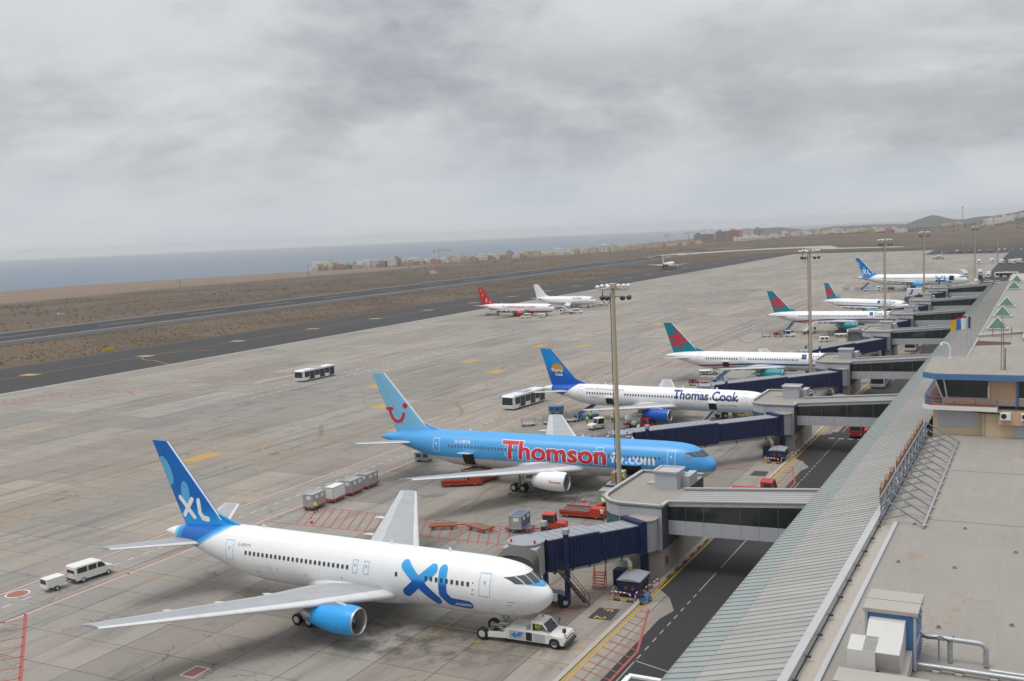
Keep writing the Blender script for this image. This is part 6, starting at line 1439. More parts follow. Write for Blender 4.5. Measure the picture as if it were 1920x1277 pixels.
def wheels(t, xs_, w_, r, tw=0.24):
    for x in xs_:
        for sg_ in (-1, 1): add_wheel(t, (x, sg_ * (w_ / 2 - tw / 2 + 0.01), r), r, tw)
def lights(t, x, z, w_, mat, name='headlight', s=0.11):
    for sg_ in (-1, 1): mb = MB(); mb.bbox(x - 0.03, x + 0.03, sg_ * (w_ / 2 - 0.26) - s, sg_ * (w_ / 2 - 0.26) + s, z - s * 0.7, z + s * 0.7, 0.02); mb.build(name, [mat], t)
def van(loc, rz, label, L=4.9, mat='van_white', group=None):
    t = thing('van', label, 'van', loc, rz, group); h = L / 2
    shell(t, [(-h, 0.35), (h - 0.15, 0.35), (h, 0.6), (h - 0.1, 0.95), (h - 0.95, 1.2), (h - 1.6, 1.92), (h - 2.0, 2.0), (-h + 0.1, 2.0), (-h, 1.9)], 1.9, mat, 'body', 0.1)
    panes(t, [[(h - 1.1, 1.2), (h - 1.65, 1.78), (h - 2.15, 1.78), (h - 2.15, 1.2)], [(h - 2.3, 1.2), (h - 2.3, 1.78), (h - 3.3, 1.78), (h - 3.3, 1.2)], [(h - 3.45, 1.2), (h - 3.45, 1.78), (-h + 0.25, 1.78), (-h + 0.25, 1.2)]], 1.9)
    cross(t, h - 0.98, 1.22, h - 1.58, 1.88, 1.6); cross(t, -h, 1.2, -h + 0.03, 1.75, 1.5, 'rear_window'); wheels(t, (h - 0.85, -h + 0.95), 1.9, 0.33); lights(t, h - 0.02, 0.75, 1.9, 'lamp_clear'); lights(t, -h + 0.0, 1.0, 1.9, 'lamp_red', 'tail_lamp', 0.09)
    shell(t, [(-h - 0.05, 0.4), (-h - 0.05, 0.6), (-h + 0.2, 0.62), (-h + 0.2, 0.4)], 1.85, 'dark_grey', 'bumper', 0.03); return t
def bus(loc, rz, label, L=13.5, art=False, group='apron buses'):
    t = thing('apron_bus', label, 'bus', loc, rz, group); h = L / 2; w_ = 3.0
    shell(t, [(-h, 0.3), (h, 0.3), (h + 0.12, 0.9), (h + 0.05, 2.75), (h - 0.35, 3.0), (-h + 0.2, 3.0), (-h, 2.8)], w_, 'bus_white', 'body', 0.1)
    n = 6; st = (L - 1.2) / n
    for k in range(n): panes(t, [[(-h + 0.6 + k * st + 0.05, 1.15 if k % 2 else 0.45), (-h + 0.6 + (k + 1) * st - 0.05, 1.15 if k % 2 else 0.45), (-h + 0.6 + (k + 1) * st - 0.05, 2.6), (-h + 0.6 + k * st + 0.05, 2.6)]], w_, 'window_glass', 'side_window' if k % 2 else 'door_glass')
    cross(t, h + 0.1, 1.05, h + 0.06, 2.6, 2.7); cross(t, -h, 1.5, -h, 2.6, 2.6, 'rear_window'); wheels(t, (h - 2.4, -h + 2.6), w_, 0.48, 0.3); lights(t, h + 0.12, 0.7, w_, 'lamp_clear', s=0.16)
    mb = MB(); mb.bbox(-1.6, 1.6, -0.9, 0.9, 3.0, 3.25, 0.08); mb.build('roof_unit', ['cladding'], t)
    mb = MB(); mb.bbox(h - 2.6, h - 1.4, -0.5, 0.5, 3.0, 3.1, 0.05); mb.build('roof_hatch', ['bus_white'], t)
    for sg_ in (-1, 1):
        mb = MB(); mb.add([(-h + 1.2, sg_ * 1.512, 0.5), (-h + 2.0, sg_ * 1.512, 1.05), (-h + 3.1, sg_ * 1.512, 1.1), (-h + 1.9, sg_ * 1.512, 0.5)], [(0, 1, 2, 3)]); mb.build('swoosh', ['sky_paint'], t)
        mb = MB(); mb.tube([(h, sg_ * 1.4, 2.7), (h + 0.35, sg_ * 1.65, 2.6), (h + 0.35, sg_ * 1.7, 2.2)], 0.05, 6); mb.build('mirror', ['dark_grey'], t)
    return t
def tractor(loc, rz, label, mat, group='baggage tractors'):
    t = thing('baggage_tractor', label, 'tractor', loc, rz, group)
    shell(t, [(-1.5, 0.35), (1.55, 0.35), (1.6, 0.85), (1.45, 1.05), (0.35, 1.15), (0.3, 0.95), (-1.45, 0.95), (-1.5, 0.9)], 1.6, mat, 'body', 0.07)
    shell(t, [(-1.35, 0.95), (0.25, 0.95), (0.1, 1.95), (-1.3, 1.95)], 1.35, 'window_glass', 'cab_glass', 0.06); shell(t, [(-1.45, 1.95), (0.2, 1.95), (0.15, 2.07), (-1.4, 2.07)], 1.5, mat, 'cab_roof', 0.05)
    for x in (-1.33, 0.16): 
        for y in (-0.66, 0.66): mb = MB(); mb.bar((x, y, 0.95), (x - (0.1 if x > 0 else 0), y, 1.97), 0.09); mb.build('cab_post', [mat], t)
    wheels(t, (-0.95, 1.0), 1.6, 0.36); lights(t, 1.6, 0.75, 1.6, 'lamp_clear', s=0.1); return t
def dolly(loc, rz, label, load=None, group='cargo dollies', n_slats=6):
    t = thing('cargo_dolly', label, 'dolly', loc, rz, group)
    mb = MB()
    for y in (-0.85, 0.85): mb.bar((-1.65, y, 0.48), (1.65, y, 0.48), 0.14, 0.14)
    for x in (-1.65, 0, 1.65): mb.bar((x, -0.85, 0.48), (x, 0.85, 0.48), 0.13, 0.13)
    mb.build('frame', ['orange_red'], t)
    for k in range(n_slats): mb = MB(); y = -0.72 + 1.44 * k / (n_slats - 1); mb.bar((-1.6, y, 0.58), (1.6, y, 0.58), 0.12, 0.06); mb.build('slat', ['wood_deck' if load is None else 'galvanised'], t)
    wheels(t, (-1.15, 1.15), 1.5, 0.22, 0.14); mb = MB(); mb.bar((1.65, 0, 0.42), (3.1, 0, 0.35), 0.1); mb.build('tow_bar', ['orange_red'], t); return t
def uld(loc, rz, label, front='container_metal', side='container_metal', group='cargo containers'):
    t = thing('cargo_container', label, 'container', loc, rz, group); L, W_, H = 3.0, 1.55, 1.6
    mb = MB(); mb.prism([(-W_ / 2, 0), (W_ / 2, 0), (W_ / 2, H), (-W_ / 2, H)], -L / 2 + 0.02, L / 2 - 0.02, 'x'); mb.build('shell', [side], t)
    mb = MB()
    for x in (-L / 2, L / 2):
        for y in (-W_ / 2, W_ / 2): mb.bar((x, y, 0), (x, y, H), 0.08)
    for z in (0.04, H):
        for y in (-W_ / 2, W_ / 2): mb.bar((-L / 2, y, z), (L / 2, y, z), 0.08)
        for x in (-L / 2, L / 2): mb.bar((x, -W_ / 2, z), (x, W_ / 2, z), 0.08)
    mb.build('frame', ['aluminium'], t)
    mb = MB(); mb.box(-L / 2 - 0.012, -L / 2 + 0.015, -0.7, 0.7, 0.06, H - 0.06); mb.build('door', [front], t)
    for x in (-0.85, 0.5): mb = MB(); mb.box(x, x + 0.7, -W_ / 2 - 0.012, -W_ / 2, 0.95, 1.4); mb.build('placard', ['white_paint'], t)
    mb = MB(); mb.box(-L / 2 - 0.022, -L / 2 - 0.01, -0.45, 0.25, 0.95, 1.4); mb.build('placard', ['white_paint'], t); return t
def loader(loc, rz, label, up=0.6, mat='orange_red', group='cargo loaders'):
    t = thing('cargo_loader', label, 'loader', loc, rz, group)
    shell(t, [(-3.0, 0.3), (3.0, 0.3), (3.0, 0.65), (-3.0, 0.65)], 2.6, mat, 'chassis', 0.05); wheels(t, (-2.0, 2.0), 2.5, 0.34, 0.28)
    mb = MB(); z = up
    for y in (-1.3, 1.3): mb.bar((-3.0, y, z + 0.12), (1.0, y, z + 0.12), 0.16, 0.3)
    mb.build('platform_rail', [mat], t)
    mb = MB(); mb.box(-2.95, 0.9, -1.2, 1.2, z - 0.02, z + 0.04); mb.build('deck', ['dark_grey'], t)
    for k in range(9): mb = MB(); x = -2.75 + k * 0.42; mb.cyl((x, -1.15, z + 0.09), (x, 1.15, z + 0.09), 0.05, n=6); mb.build('roller', ['galvanised'], t)
    mb = MB()
    for y in (-1.1, 1.1): mb.bar((-2.4, y, 0.6), (0.4, y, max(0.62, z)), 0.14); mb.bar((0.4, y, 0.6), (-2.4, y, max(0.62, z)), 0.14)
    mb.build('scissor', [mat], t)
    shell(t, [(1.1, 0.65), (2.9, 0.65), (2.9, 1.35), (1.2, 1.45)], 1.5, mat, 'engine_box', 0.06, -0.45); shell(t, [(1.3, 0.65), (2.0, 0.65), (2.0, 1.5), (1.3, 1.5)], 0.6, mat, 'operator_post', 0.05, 0.9); return t
def belt_loader(loc, rz, label, mat='sky_paint', h=3.3, group='belt loaders'):
    t = thing('belt_loader', label, 'belt loader', loc, rz, group)
    shell(t, [(-2.4, 0.35), (2.2, 0.35), (2.3, 0.75), (-2.4, 0.8)], 1.7, mat, 'chassis', 0.06); wheels(t, (-1.6, 1.5), 1.7, 0.36)
    shell(t, [(-2.2, 0.8), (-1.2, 0.8), (-1.3, 1.35), (-2.2, 1.3)], 0.8, mat, 'seat_box', 0.05, 0.45)
    mb = MB(); mb.bar((-3.2, -0.2, 0.8), (3.6, -0.2, h), 0.85, 0.24); mb.build('conveyor', ['rubber_black'], t)
    for y in (-0.66, 0.26): mb = MB(); mb.bar((-3.2, y, 0.86), (3.6, y, h + 0.08), 0.09, 0.3); mb.build('side_rail', [mat], t)
    mb = MB(); mb.bar((0.6, -0.2, 0.7), (1.2, -0.2, 0.9 + (h - 0.9) * 0.55), 0.18); mb.build('lift_arm', ['galvanised'], t); return t
def cart(loc, rz, label, bags=False, group='baggage carts'):
    t = thing('baggage_cart', label, 'cart', loc, rz, group); mb = MB(); mb.bbox(-1.35, 1.35, -0.7, 0.7, 0.42, 0.52, 0.03); mb.build('deck', ['cart_mesh'], t); wheels(t, (-0.95, 0.95), 1.3, 0.22, 0.14)
    mb = MB()
    for x in (-1.33, 1.33):
        for y in (-0.68, 0.68): mb.bar((x, y, 0.5), (x, y, 1.55), 0.06)
        for z in (0.8, 1.1, 1.5): mb.bar((x, -0.68, z), (x, 0.68, z), 0.04)
        for k in range(7): yy = -0.6 + k * 0.2; mb.bar((x, yy, 0.5), (x, yy, 1.5), 0.025)
    for z in (0.8, 1.1, 1.5): mb.bar((-1.33, 0.68, z), (1.33, 0.68, z), 0.04)
    for k in range(13): xx = -1.25 + k * 0.208; mb.bar((xx, 0.68, 0.5), (xx, 0.68, 1.5), 0.025)
    mb.build('cage', ['cart_mesh'], t); mb = MB(); mb.bar((1.35, 0, 0.42), (2.3, 0, 0.36), 0.07); mb.build('tow_bar', ['cart_mesh'], t)
    if bags:
        for k in range(7):
            b = thing('suitcase', ['dark red suitcase', 'black suitcase'][k % 2] + ' piled on the baggage cart ' + bags, 'suitcase', (0, 0, 0), 0, 'suitcases on the baggage carts ' + bags)
            q = Matrix.Rotation(rz, 3, 'Z') @ Vector((-1.0 + (k % 4) * 0.62, -0.3 + 0.5 * (k // 4), 0)); b.location = (loc[0] + q.x, loc[1] + q.y, 0.53 + (0.0 if k < 4 else 0.42)); b.rotation_euler = (0, 0, rz + (k % 3) * 0.3)
            mb = MB(); mb.bbox(-0.27, 0.27, -0.2, 0.2, 0, 0.42, 0.06); mb.build('case', ['bag_red' if k % 2 == 0 else 'bag_black'], b); mb = MB(); mb.tube([(-0.1, 0, 0.42), (-0.1, 0, 0.5), (0.1, 0, 0.5), (0.1, 0, 0.42)], 0.02, 5); mb.build('handle', ['dark_grey'], b)
    return t
def truck(loc, rz, label, cab='white_paint', box='white_paint', L=7.0, kind='box', group='service trucks', boxh=3.2):
    t = thing({'box': 'box_truck', 'fuel': 'fuel_truck', 'flat': 'flatbed_truck', 'stairs': 'stairs_truck'}[kind], label, 'truck', loc, rz, group); h = L / 2; w_ = 2.3
    shell(t, [(-h, 0.55), (h - 0.1, 0.55), (h - 0.1, 0.8), (-h, 0.8)], w_ * 0.8, 'dark_grey', 'chassis', 0.03)
    shell(t, [(h - 1.9, 0.5), (h, 0.5), (h + 0.05, 1.2), (h - 0.3, 2.3), (h - 1.9, 2.35)], w_ * 0.96, cab, 'cab', 0.1); cross(t, h + 0.0, 1.35, h - 0.27, 2.15, w_ * 0.8); panes(t, [[(h - 0.35, 1.35), (h - 0.55, 2.1), (h - 1.4, 2.1), (h - 1.4, 1.35)]], w_ * 0.96)
    wheels(t, (h - 1.0, -h + 1.5), w_, 0.45, 0.3); lights(t, h + 0.03, 0.8, w_, 'lamp_clear')
    if kind == 'box':
        mb = MB(); mb.bbox(-h, h - 2.0, -w_ / 2, w_ / 2, 0.85, boxh, 0.06); mb.build('box_body', [box], t)
        for sg_ in (-1, 1):
            mb = MB(); mb.add([(-h + 0.6, sg_ * (w_ / 2 + 0.01), 1.3), (-h + 1.6, sg_ * (w_ / 2 + 0.01), 1.3), (-h + 2.6, sg_ * (w_ / 2 + 0.01), boxh - 0.4), (-h + 1.5, sg_ * (w_ / 2 + 0.01), boxh - 0.4)], [(0, 1, 2, 3)]); mb.build('stripe', ['sky_paint'], t)
    elif kind == 'fuel':
        mb = MB(); mb.lathe([(-h + 0.1, 0.3), (-h + 0.3, 0.72), (h - 2.4, 0.72), (h - 2.2, 0.3)], (0, 0, 1.6), 'x', 16); mb.build('tank', ['white_paint'], t)
        for k in range(3): mb = MB(); mb.tube([(-h + 0.8 + k * 1.2, -1.0, 0.95), (-h + 1.3 + k * 1.2, -1.1, 1.3), (-h + 1.6 + k * 1.2, -0.95, 1.75), (-h + 1.9 + k * 1.2, -1.0, 1.0)], 0.09, 7); mb.build('hose', ['white_pipe'], t)
        mb = MB(); mb.bbox(-h, h - 2.1, -w_ / 2, w_ / 2, 0.8, 0.92, 0.03); mb.build('deck', [cab], t)
    elif kind == 'flat':
        mb = MB(); mb.bbox(-h, h - 2.0, -w_ / 2, w_ / 2, 0.85, 1.05, 0.03); mb.build('flatbed', [box], t)
    else:
        mb = MB(); n = 12
        for k in range(n): f = k / n; mb.box(-h + 0.2 + f * 5.2, -h + 0.2 + f * 5.2 + 0.5, -0.7, 0.7, 0.9 + f * 2.6, 1.0 + f * 2.6)
        for y in (-0.75, 0.75): mb.bar((-h, y, 0.9), (-h + 5.6, y, 3.6), 0.08, 0.3); mb.bar((-h, y, 1.9), (-h + 5.6, y, 4.6), 0.06); mb.bar((-h + 5.6, y, 3.6), (-h + 5.6, y, 4.6), 0.06); mb.bar((-h + 4.6, y, 0.8), (-h + 4.6, y, 3.1), 0.1)
        mb.build('stairs', [box], t)
    return t
def car(loc, rz, label, mat='van_white', group='cars and vans at the far end', L=4.2):
    t = thing('car', label, 'car', loc, rz, group); h = L / 2
    shell(t, [(-h, 0.3), (h, 0.3), (h + 0.02, 0.6), (h - 0.15, 0.8), (h - 1.1, 0.95), (-h + 0.1, 0.98), (-h, 0.85)], 1.75, mat, 'body', 0.1); shell(t, [(h - 1.15, 0.93), (h - 1.85, 1.42), (-h + 0.55, 1.45), (-h + 0.15, 0.95)], 1.55, 'window_glass', 'cabin_glass', 0.12); shell(t, [(h - 1.8, 1.43), (h - 1.9, 1.48), (-h + 0.6, 1.5), (-h + 0.55, 1.44)], 1.4, mat, 'roof', 0.06)
    wheels(t, (h - 0.8, -h + 0.75), 1.75, 0.31, 0.2); return t
def power_unit(loc, rz, label, mat='white_paint', group='ground power units'):
    t = thing('ground_power_unit', label, 'power unit', loc, rz, group); mb = MB(); mb.bbox(-1.4, 1.4, -0.8, 0.8, 0.45, 1.65, 0.08); mb.build('casing', [mat], t); wheels(t, (-0.9, 0.9), 1.5, 0.28, 0.18); mb = MB(); mb.bar((1.4, 0, 0.5), (2.4, 0, 0.35), 0.08); mb.build('tow_bar', ['dark_grey'], t)
    for y in (-0.81, 0.81): mb = MB(); mb.box(-1.0, -0.2, min(y, y * 1.01), max(y, y * 1.01), 0.8, 1.4); mb.box(0.2, 1.0, min(y, y * 1.01), max(y, y * 1.01), 0.8, 1.4); mb.build('louvre', ['dark_grey'], t)
    return t

van((-96.35, 79.4, 0), R(82), 'white van carrying passengers and towing a small trailer on the lane', L=4.9)
t = thing('box_trailer', 'small white box trailer hitched behind the white van', 'trailer', (-97.0, 74.9, 0), R(82))
shell(t, [(-1.15, 0.5), (1.15, 0.5), (1.15, 1.35), (0.95, 1.5), (-1.15, 1.5)], 1.4, 'van_white', 'body', 0.07); cross(t, -1.15, 0.95, -1.15, 1.4, 1.1, 'rear_opening'); wheels(t, (0.0,), 1.5, 0.28, 0.18); mb = MB(); mb.bar((1.1, 0, 0.5), (2.1, 0, 0.5), 0.08); mb.build('drawbar', ['dark_grey'], t)
bus((-175.7, 222.3, 0), R(-92), 'white apron bus alone near the taxiway, seen front on', 13.5)
bus((-99.6, 196.0, 0), R(-96), 'white apron bus with dark windows behind the blue globe tail', 13.0)
bus((-33.2, 238.5, 0), R(-88), 'white apron bus on the service road between the third and fourth footbridges', 12.5)
bus((-34.0, 304.0, 0), R(-88), 'white apron bus on the service road past the fourth footbridge', 12.5)
bus((-22.0, 640, 0), R(180), 'white bus crossing behind the nose of the last aircraft', 12.0)

# tow tractor lifting the nose wheel of the nearest jet
t = thing('tow_tractor', 'low white aircraft tow tractor with open cab and blue arrow at the nearest nose', 'tractor', (-41.2, 81.0, 0), R(2))
shell(t, [(-2.2, 0.42), (3.4, 0.42), (3.5, 0.8), (3.3, 1.15), (1.9, 1.28), (1.7, 1.3), (-2.2, 1.4), (-2.4, 1.2), (-2.4, 0.5)], 2.5, 'van_white', 'body', 0.08)
cross(t, 1.95, 1.3, 1.34, 2.02, 1.8); shell(t, [(0.25, 1.3), (0.75, 1.3), (0.75, 1.42), (0.42, 1.45), (0.38, 1.95), (0.25, 1.95)], 0.55, 'rubber_black', 'driver_seat', 0.05, -0.5); shell(t, [(0.2, 2.05), (1.35, 2.0), (1.3, 2.16), (0.2, 2.2)], 2.0, 'van_white', 'cab_roof', 0.06)
for x0, x1 in ((0.22, 0.25), (1.95, 1.3)):
    for y in (-0.95, 0.95): mb = MB(); mb.bar((x0, y, 1.25), (x1, y, 2.1), 0.1); mb.build('cab_post', ['van_white'], t)
for y in (-1.1, 1.1): mb = MB(); mb.bar((-4.4, y, 0.55), (-2.2, y, 0.7), 0.42, 0.42); mb.build('cradle_arm', ['van_white'], t)
mb = MB(); mb.bar((-4.5, -1.1, 0.4), (-4.5, 1.1, 0.4), 0.3, 0.2); mb.bar((-2.5, -0.9, 1.0), (-3.3, -0.5, 1.3), 0.2); mb.bar((-2.5, 0.9, 1.0), (-3.3, 0.5, 1.3), 0.2); mb.build('cradle', ['grey_paint'], t)
for y in (-1.2, 1.2): add_wheel(t, (-4.6, y * 0.98, 0.58), 0.58, 0.42); add_wheel(t, (2.5, y * 0.92, 0.45), 0.45, 0.34)
for sg_ in (-1, 1):
    mb = MB(); y = sg_ * 1.262; mb.prism([(-1.9, 0.52), (-0.35, 0.52), (-0.35, 1.25), (-1.9, 1.25)], y - 0.006, y + 0.006, 'y'); mb.build('side_panel', ['cladding'], t)
    mb = MB(); y = sg_ * 1.276; mb.add([(-1.75, y, 0.88), (-1.3, y, 0.55), (-1.2, y, 0.75), (-0.8, y, 0.75), (-0.5, y, 1.2), (-0.95, y, 1.2), (-1.1, y, 0.98), (-1.3, y, 0.98), (-1.25, y, 1.2)], [tuple(range(9))]); mb.build('arrow_emblem', ['sky_paint'], t)
    mb = MB(); y = sg_ * 1.262; mb.prism([(-0.25, 0.5), (0.35, 0.5), (0.35, 1.25), (-0.25, 1.25)], y - 0.006, y + 0.006, 'y'); mb.build('step_opening', ['rubber_black'], t)
lights(t, 3.48, 0.85, 2.5, 'lamp_clear', s=0.16); mb = MB(); mb.bbox(-1.9, -0.3, -0.9, 0.9, 1.36, 1.55, 0.06); mb.build('deck_cover', ['van_white'], t); mb = MB(); mb.tube([(3.3, -0.6, 1.1), (3.35, -0.9, 1.6)], 0.05, 6); mb.bbox(3.2, 3.5, -1.05, -0.75, 1.55, 1.9, 0.04); mb.build('work_lamp', ['dark_grey'], t)
mb = MB(); mb.box(-3.0, -2.98, -0.45, 0.45, 1.75, 2.35); mb.build('fleet_plate', ['white_paint'], t)
shell(t, [(3.4, 0.38), (3.62, 0.38), (3.62, 0.62), (3.4, 0.62)], 2.45, 'dark_grey', 'bumper', 0.03)
for sg_ in (-1, 1):
    mb = MB(); y = sg_ * 1.264; mb.prism([(1.95, 0.42), (2.05, 0.85), (2.3, 1.0), (2.7, 1.0), (2.95, 0.85), (3.05, 0.42)], y - 0.006, y + 0.006, 'y'); mb.build('wheel_arch', ['rubber_black'], t)
    mb = MB(); mb.tube([(-2.2, sg_ * 1.15, 1.4), (-2.2, sg_ * 1.15, 1.85), (-0.2, sg_ * 1.1, 1.95), (0.2, sg_ * 1.0, 2.05)], 0.035, 6); mb.build('handrail', ['galvanised'], t)
    mb = MB(); mb.prism([(0.45, 0.5), (1.6, 0.5), (1.6, 1.22), (0.45, 1.22)], sg_ * 1.262 - 0.004, sg_ * 1.262 + 0.004, 'y'); mb.build('door_panel', ['cladding'], t)
    mb = MB(); mb.tube([(1.9, sg_ * 1.15, 1.3), (2.0, sg_ * 1.35, 1.7)], 0.03, 5); mb.bbox(1.93, 2.03, sg_ * 1.35 - 0.12, sg_ * 1.35 + 0.12, 1.65, 1.95, 0.02); mb.build('mirror', ['dark_grey'], t)
for k in range(4): mb = MB(); mb.box(3.395, 3.47, -0.7 + k * 0.4, -0.42 + k * 0.4, 0.72, 0.95); mb.build('grille', ['rubber_black'], t)
mb = MB(); mb.lathe([(0, 0.1), (0.18, 0.09), (0.22, 0.0)], (0.7, 0.6, 2.18), 'z', 10); mb.build('beacon', ['yellow_paint'], t)
mb = MB(); mb.tube([(-2.4, 0.3, 1.0), (-3.0, 0.5, 0.75), (-3.6, 0.2, 0.9), (-4.2, 0.4, 0.6)], 0.05, 6); mb.build('hydraulic_hose', ['rubber_black'], t)

# containers, dollies and tractor on the equipment area
ULD_LAB = ['nearest grey container of the four in line behind the nearest tail', 'white fronted container second in the line of four', 'third grey container in the line of four', 'farthest grey container of the line of four']
for k, (x, y) in enumerate(((-90.4, 112.4), (-90.1, 116.6), (-90.0, 120.7), (-90.1, 124.8))):
    dolly((x, y, 0), R(93), 'orange framed dolly under the ' + ['nearest', 'white fronted second', 'third', 'farthest'][k] + ' container of the line of four', load=1); uld((x, y, 0.62), R(93), ULD_LAB[k] + ' on its dolly', 'white_paint' if k == 1 else 'container_metal', 'white_paint' if k == 1 else 'container_metal')
dolly((-68.0, 109.6, 0), R(28), 'empty orange dolly with wooden slats, left of two behind the far wing'); dolly((-63.0, 110.4, 0), R(-18), 'empty orange dolly, right of two next to the loaded one'); dolly((-58.2, 111.8, 0), R(10), 'orange dolly carrying the blue sided container', load=1)
uld((-58.2, 111.8, 0.62), R(95), 'container with blue side standing on the dolly behind the orange tractor', 'container_metal', 'uld_blue'); tractor((-54.3, 113.6, 0), R(12), 'orange baggage tractor pulling the string of dollies', 'orange_red')
loader((-53.2, 120.4, 0), R(2), 'low orange cargo loader parked beside the footbridge pier', 0.75); loader((-77.2, 130.3, 0), R(28), 'orange cargo loader under the near wing of the light blue aircraft', 0.8)
loader((-75.4, 133.2, 0), R(75), 'orange cargo loader raised at the rear hold of the light blue aircraft', 1.9); loader((-52.0, 130.2, 0), R(92), 'dark high loader at the open front hold of the light blue aircraft', 2.4, 'dark_grey')
t = thing('cargo_pallet', 'netted pallet of boxes standing on the high loader at the front hold', 'pallet', (-52.0, 129.2, 2.5), R(92)); mb = MB(); mb.box(-1.5, 1.5, -1.15, 1.15, 0, 0.1); mb.build('base', ['aluminium'], t)
for k in range(12): mb = MB(); x, y, z = -1.05 + (k % 3) * 0.75, -0.7 + (k // 3 % 2) * 0.8, 0.1 + (k // 6) * 0.75; mb.bbox(x - 0.3, x + 0.36, y - 0.3, y + 0.4, z, z + 0.72, 0.05); mb.build('box', ['cargo_net' if k % 3 else 'wood_deck'], t)
uld((-52.4, 126.4, 0.62), R(95), 'grey container half hidden behind the rounded pier front'); dolly((-52.4, 126.4, 0), R(95), 'dolly half hidden behind the rounded pier front', load=1)
power_unit((-91.4, 142.4, 0), R(10), 'grey ground unit under the tail of the light blue aircraft', 'grey_paint'); truck((-82.0, 143.5, 0), R(40), 'small white truck behind the belly of the light blue aircraft', L=4.6, kind='flat')
# around the globe tail jet
for k, (x, y) in enumerate(((-88.2, 174.8), (-84.9, 177.4), (-82.0, 180.6))): cart((x, y, 0), R(35), ['empty grey cage cart, nearest of three', 'empty grey cage cart, middle of three', 'empty grey cage cart, farthest of three'][k] + ' by the globe tail aircraft')
tractor((-74.4, 175.2, 0), R(-120), 'white baggage tractor in front of the globe tail aircraft wing', 'van_white'); belt_loader((-80.2, 184.6, 0), R(62), 'blue belt loader at the rear hold of the globe tail aircraft', h=3.2); belt_loader((-54.2, 175.5, 0), R(78), 'dark belt loader at the forward hold of the globe tail aircraft', 'grey_paint', 3.4)
truck((-66.8, 177.4, 0), R(-22), 'red cabbed fuel truck with white tank under the globe tail aircraft wing', 'red_paint', 'red_paint', 6.4, 'fuel'); power_unit((-52.3, 193.0, 0), R(0), 'yellow ground unit under the nose of the globe tail aircraft', 'yellow_paint')
power_unit((-88.5, 188.0, 0), R(0), 'blue ground unit under the tail of the globe tail aircraft', 'sky_paint')
# around the red star tail jets
truck((-74.6, 247.4, 0), R(20), 'white flatbed vehicle under the tail of the nearest red star aircraft', L=4.8, kind='flat'); belt_loader((-67.2, 231.0, 0), R(70), 'blue belt loader at the rear hold of the nearest red star aircraft', h=3.2); cart((-72.6, 229.4, 0), R(10), 'cage cart of luggage at the nearest red star aircraft', bags='at the nearest red star aircraft'); cart((-68.6, 225.9, 0), R(10), 'cage cart of luggage half hidden by the docked bridge', bags='by the docked bridge')
tractor((-73.4, 332.4, 0), R(5), 'white baggage tractor with luggage carts on the second red star stand', 'van_white'); cart((-77.2, 332.0, 0), R(4), 'luggage cart hitched to the tractor on the second red star stand', bags='on the second red star stand'); cart((-80.8, 331.6, 0), R(4), 'last empty cart behind the tractor on the second red star stand')
belt_loader((-76.0, 341.5, 0), R(80), 'blue belt loader under the second red star aircraft'); truck((-69.5, 342.0, 0), R(60), 'white stairs vehicle beside the belly of the second red star aircraft', L=5.0, kind='stairs'); power_unit((-60.4, 319.2, 0), R(20), 'white ground power unit on the empty stand'); truck((-57.0, 333.0, 0), R(5), 'white low tow tractor near the nose of the second red star aircraft', L=5.6, kind='flat')
# remote stands
truck((-223, 411, 0), R(25), 'stairs truck at the tail of the red bellied aircraft', L=6.5, kind='stairs'); van((-200.0, 397.8, 0), R(200), 'white van in front of the red bellied aircraft engine', 4.4); power_unit((-193.5, 400.5, 0), R(0), 'white ground unit beside the red bellied aircraft'); truck((-189.0, 416.5, 0), R(190), 'white stairs truck at the nose of the red bellied aircraft', L=6.5, kind='stairs'); van((-186.0, 421.5, 0), R(10), 'white van between the two remote aircraft', 4.6); truck((-192.0, 459.0, 0), R(200), 'white stairs truck at the nose of the all white aircraft', L=6.0, kind='stairs')
# at the last aircraft and beyond
for k, (x, y) in enumerate(((-92, 545), (-86, 543), (-70, 541), (-62.5, 540), (-57, 542))): uld((x, y, 0.5), R(5), ['leftmost container', 'second container', 'third container, blue sided', 'fourth container, blue sided', 'rightmost container'][k] + ' in the row before the last aircraft', 'uld_blue' if k in (2, 3) else 'white_paint', 'uld_blue' if k in (2, 3) else 'container_metal')
truck((-79, 541, 0), R(3), 'long white truck before the wing of the last aircraft', L=8.5, kind='flat'); belt_loader((-84, 552, 0), R(70), 'blue belt loader at the rear of the last aircraft'); truck((-52.5, 489, 0), R(15), 'white catering truck with blue stripe by the farthest boarding bridge', L=8, kind='box', boxh=4.6)
loader((-48, 541, 0), R(85), 'grey high loader at the open hold of the last aircraft', 2.2, 'grey_paint')
for k, (x, y, r_) in enumerate(((-44, 652, -80), (-37, 668, -85), (-31, 640, -92), (-46, 668, -70))): truck((x, y, 0), R(r_), ['white box truck ahead of the last aircraft nose', 'white box truck behind it, half hidden by a mast', 'white box truck nearest the crossing bus', 'white box truck, leftmost at the last aircraft nose'][k], L=7, kind='box', boxh=3.4)
for k, (x, y, r_) in enumerate(((-38, 585, 5), (-29, 597, 3), (-23.5, 587, 2), (-35, 606, 80))): car((x, y, 0), R(r_), ['white car before the last aircraft nose', 'white car beside the blue stairs', 'white car nearest the end of the metal roof', 'white car behind the blue stairs'][k], L=4.6)
truck((-34, 616, 0), R(90), 'dark blue stairs truck by the last aircraft nose', 'navy_paint', 'navy_paint', 6.5, 'stairs'); truck((-28, 652, 0), R(80), 'orange truck in front of the crossing bus', 'orange_red', 'orange_red', 6.0, 'flat')
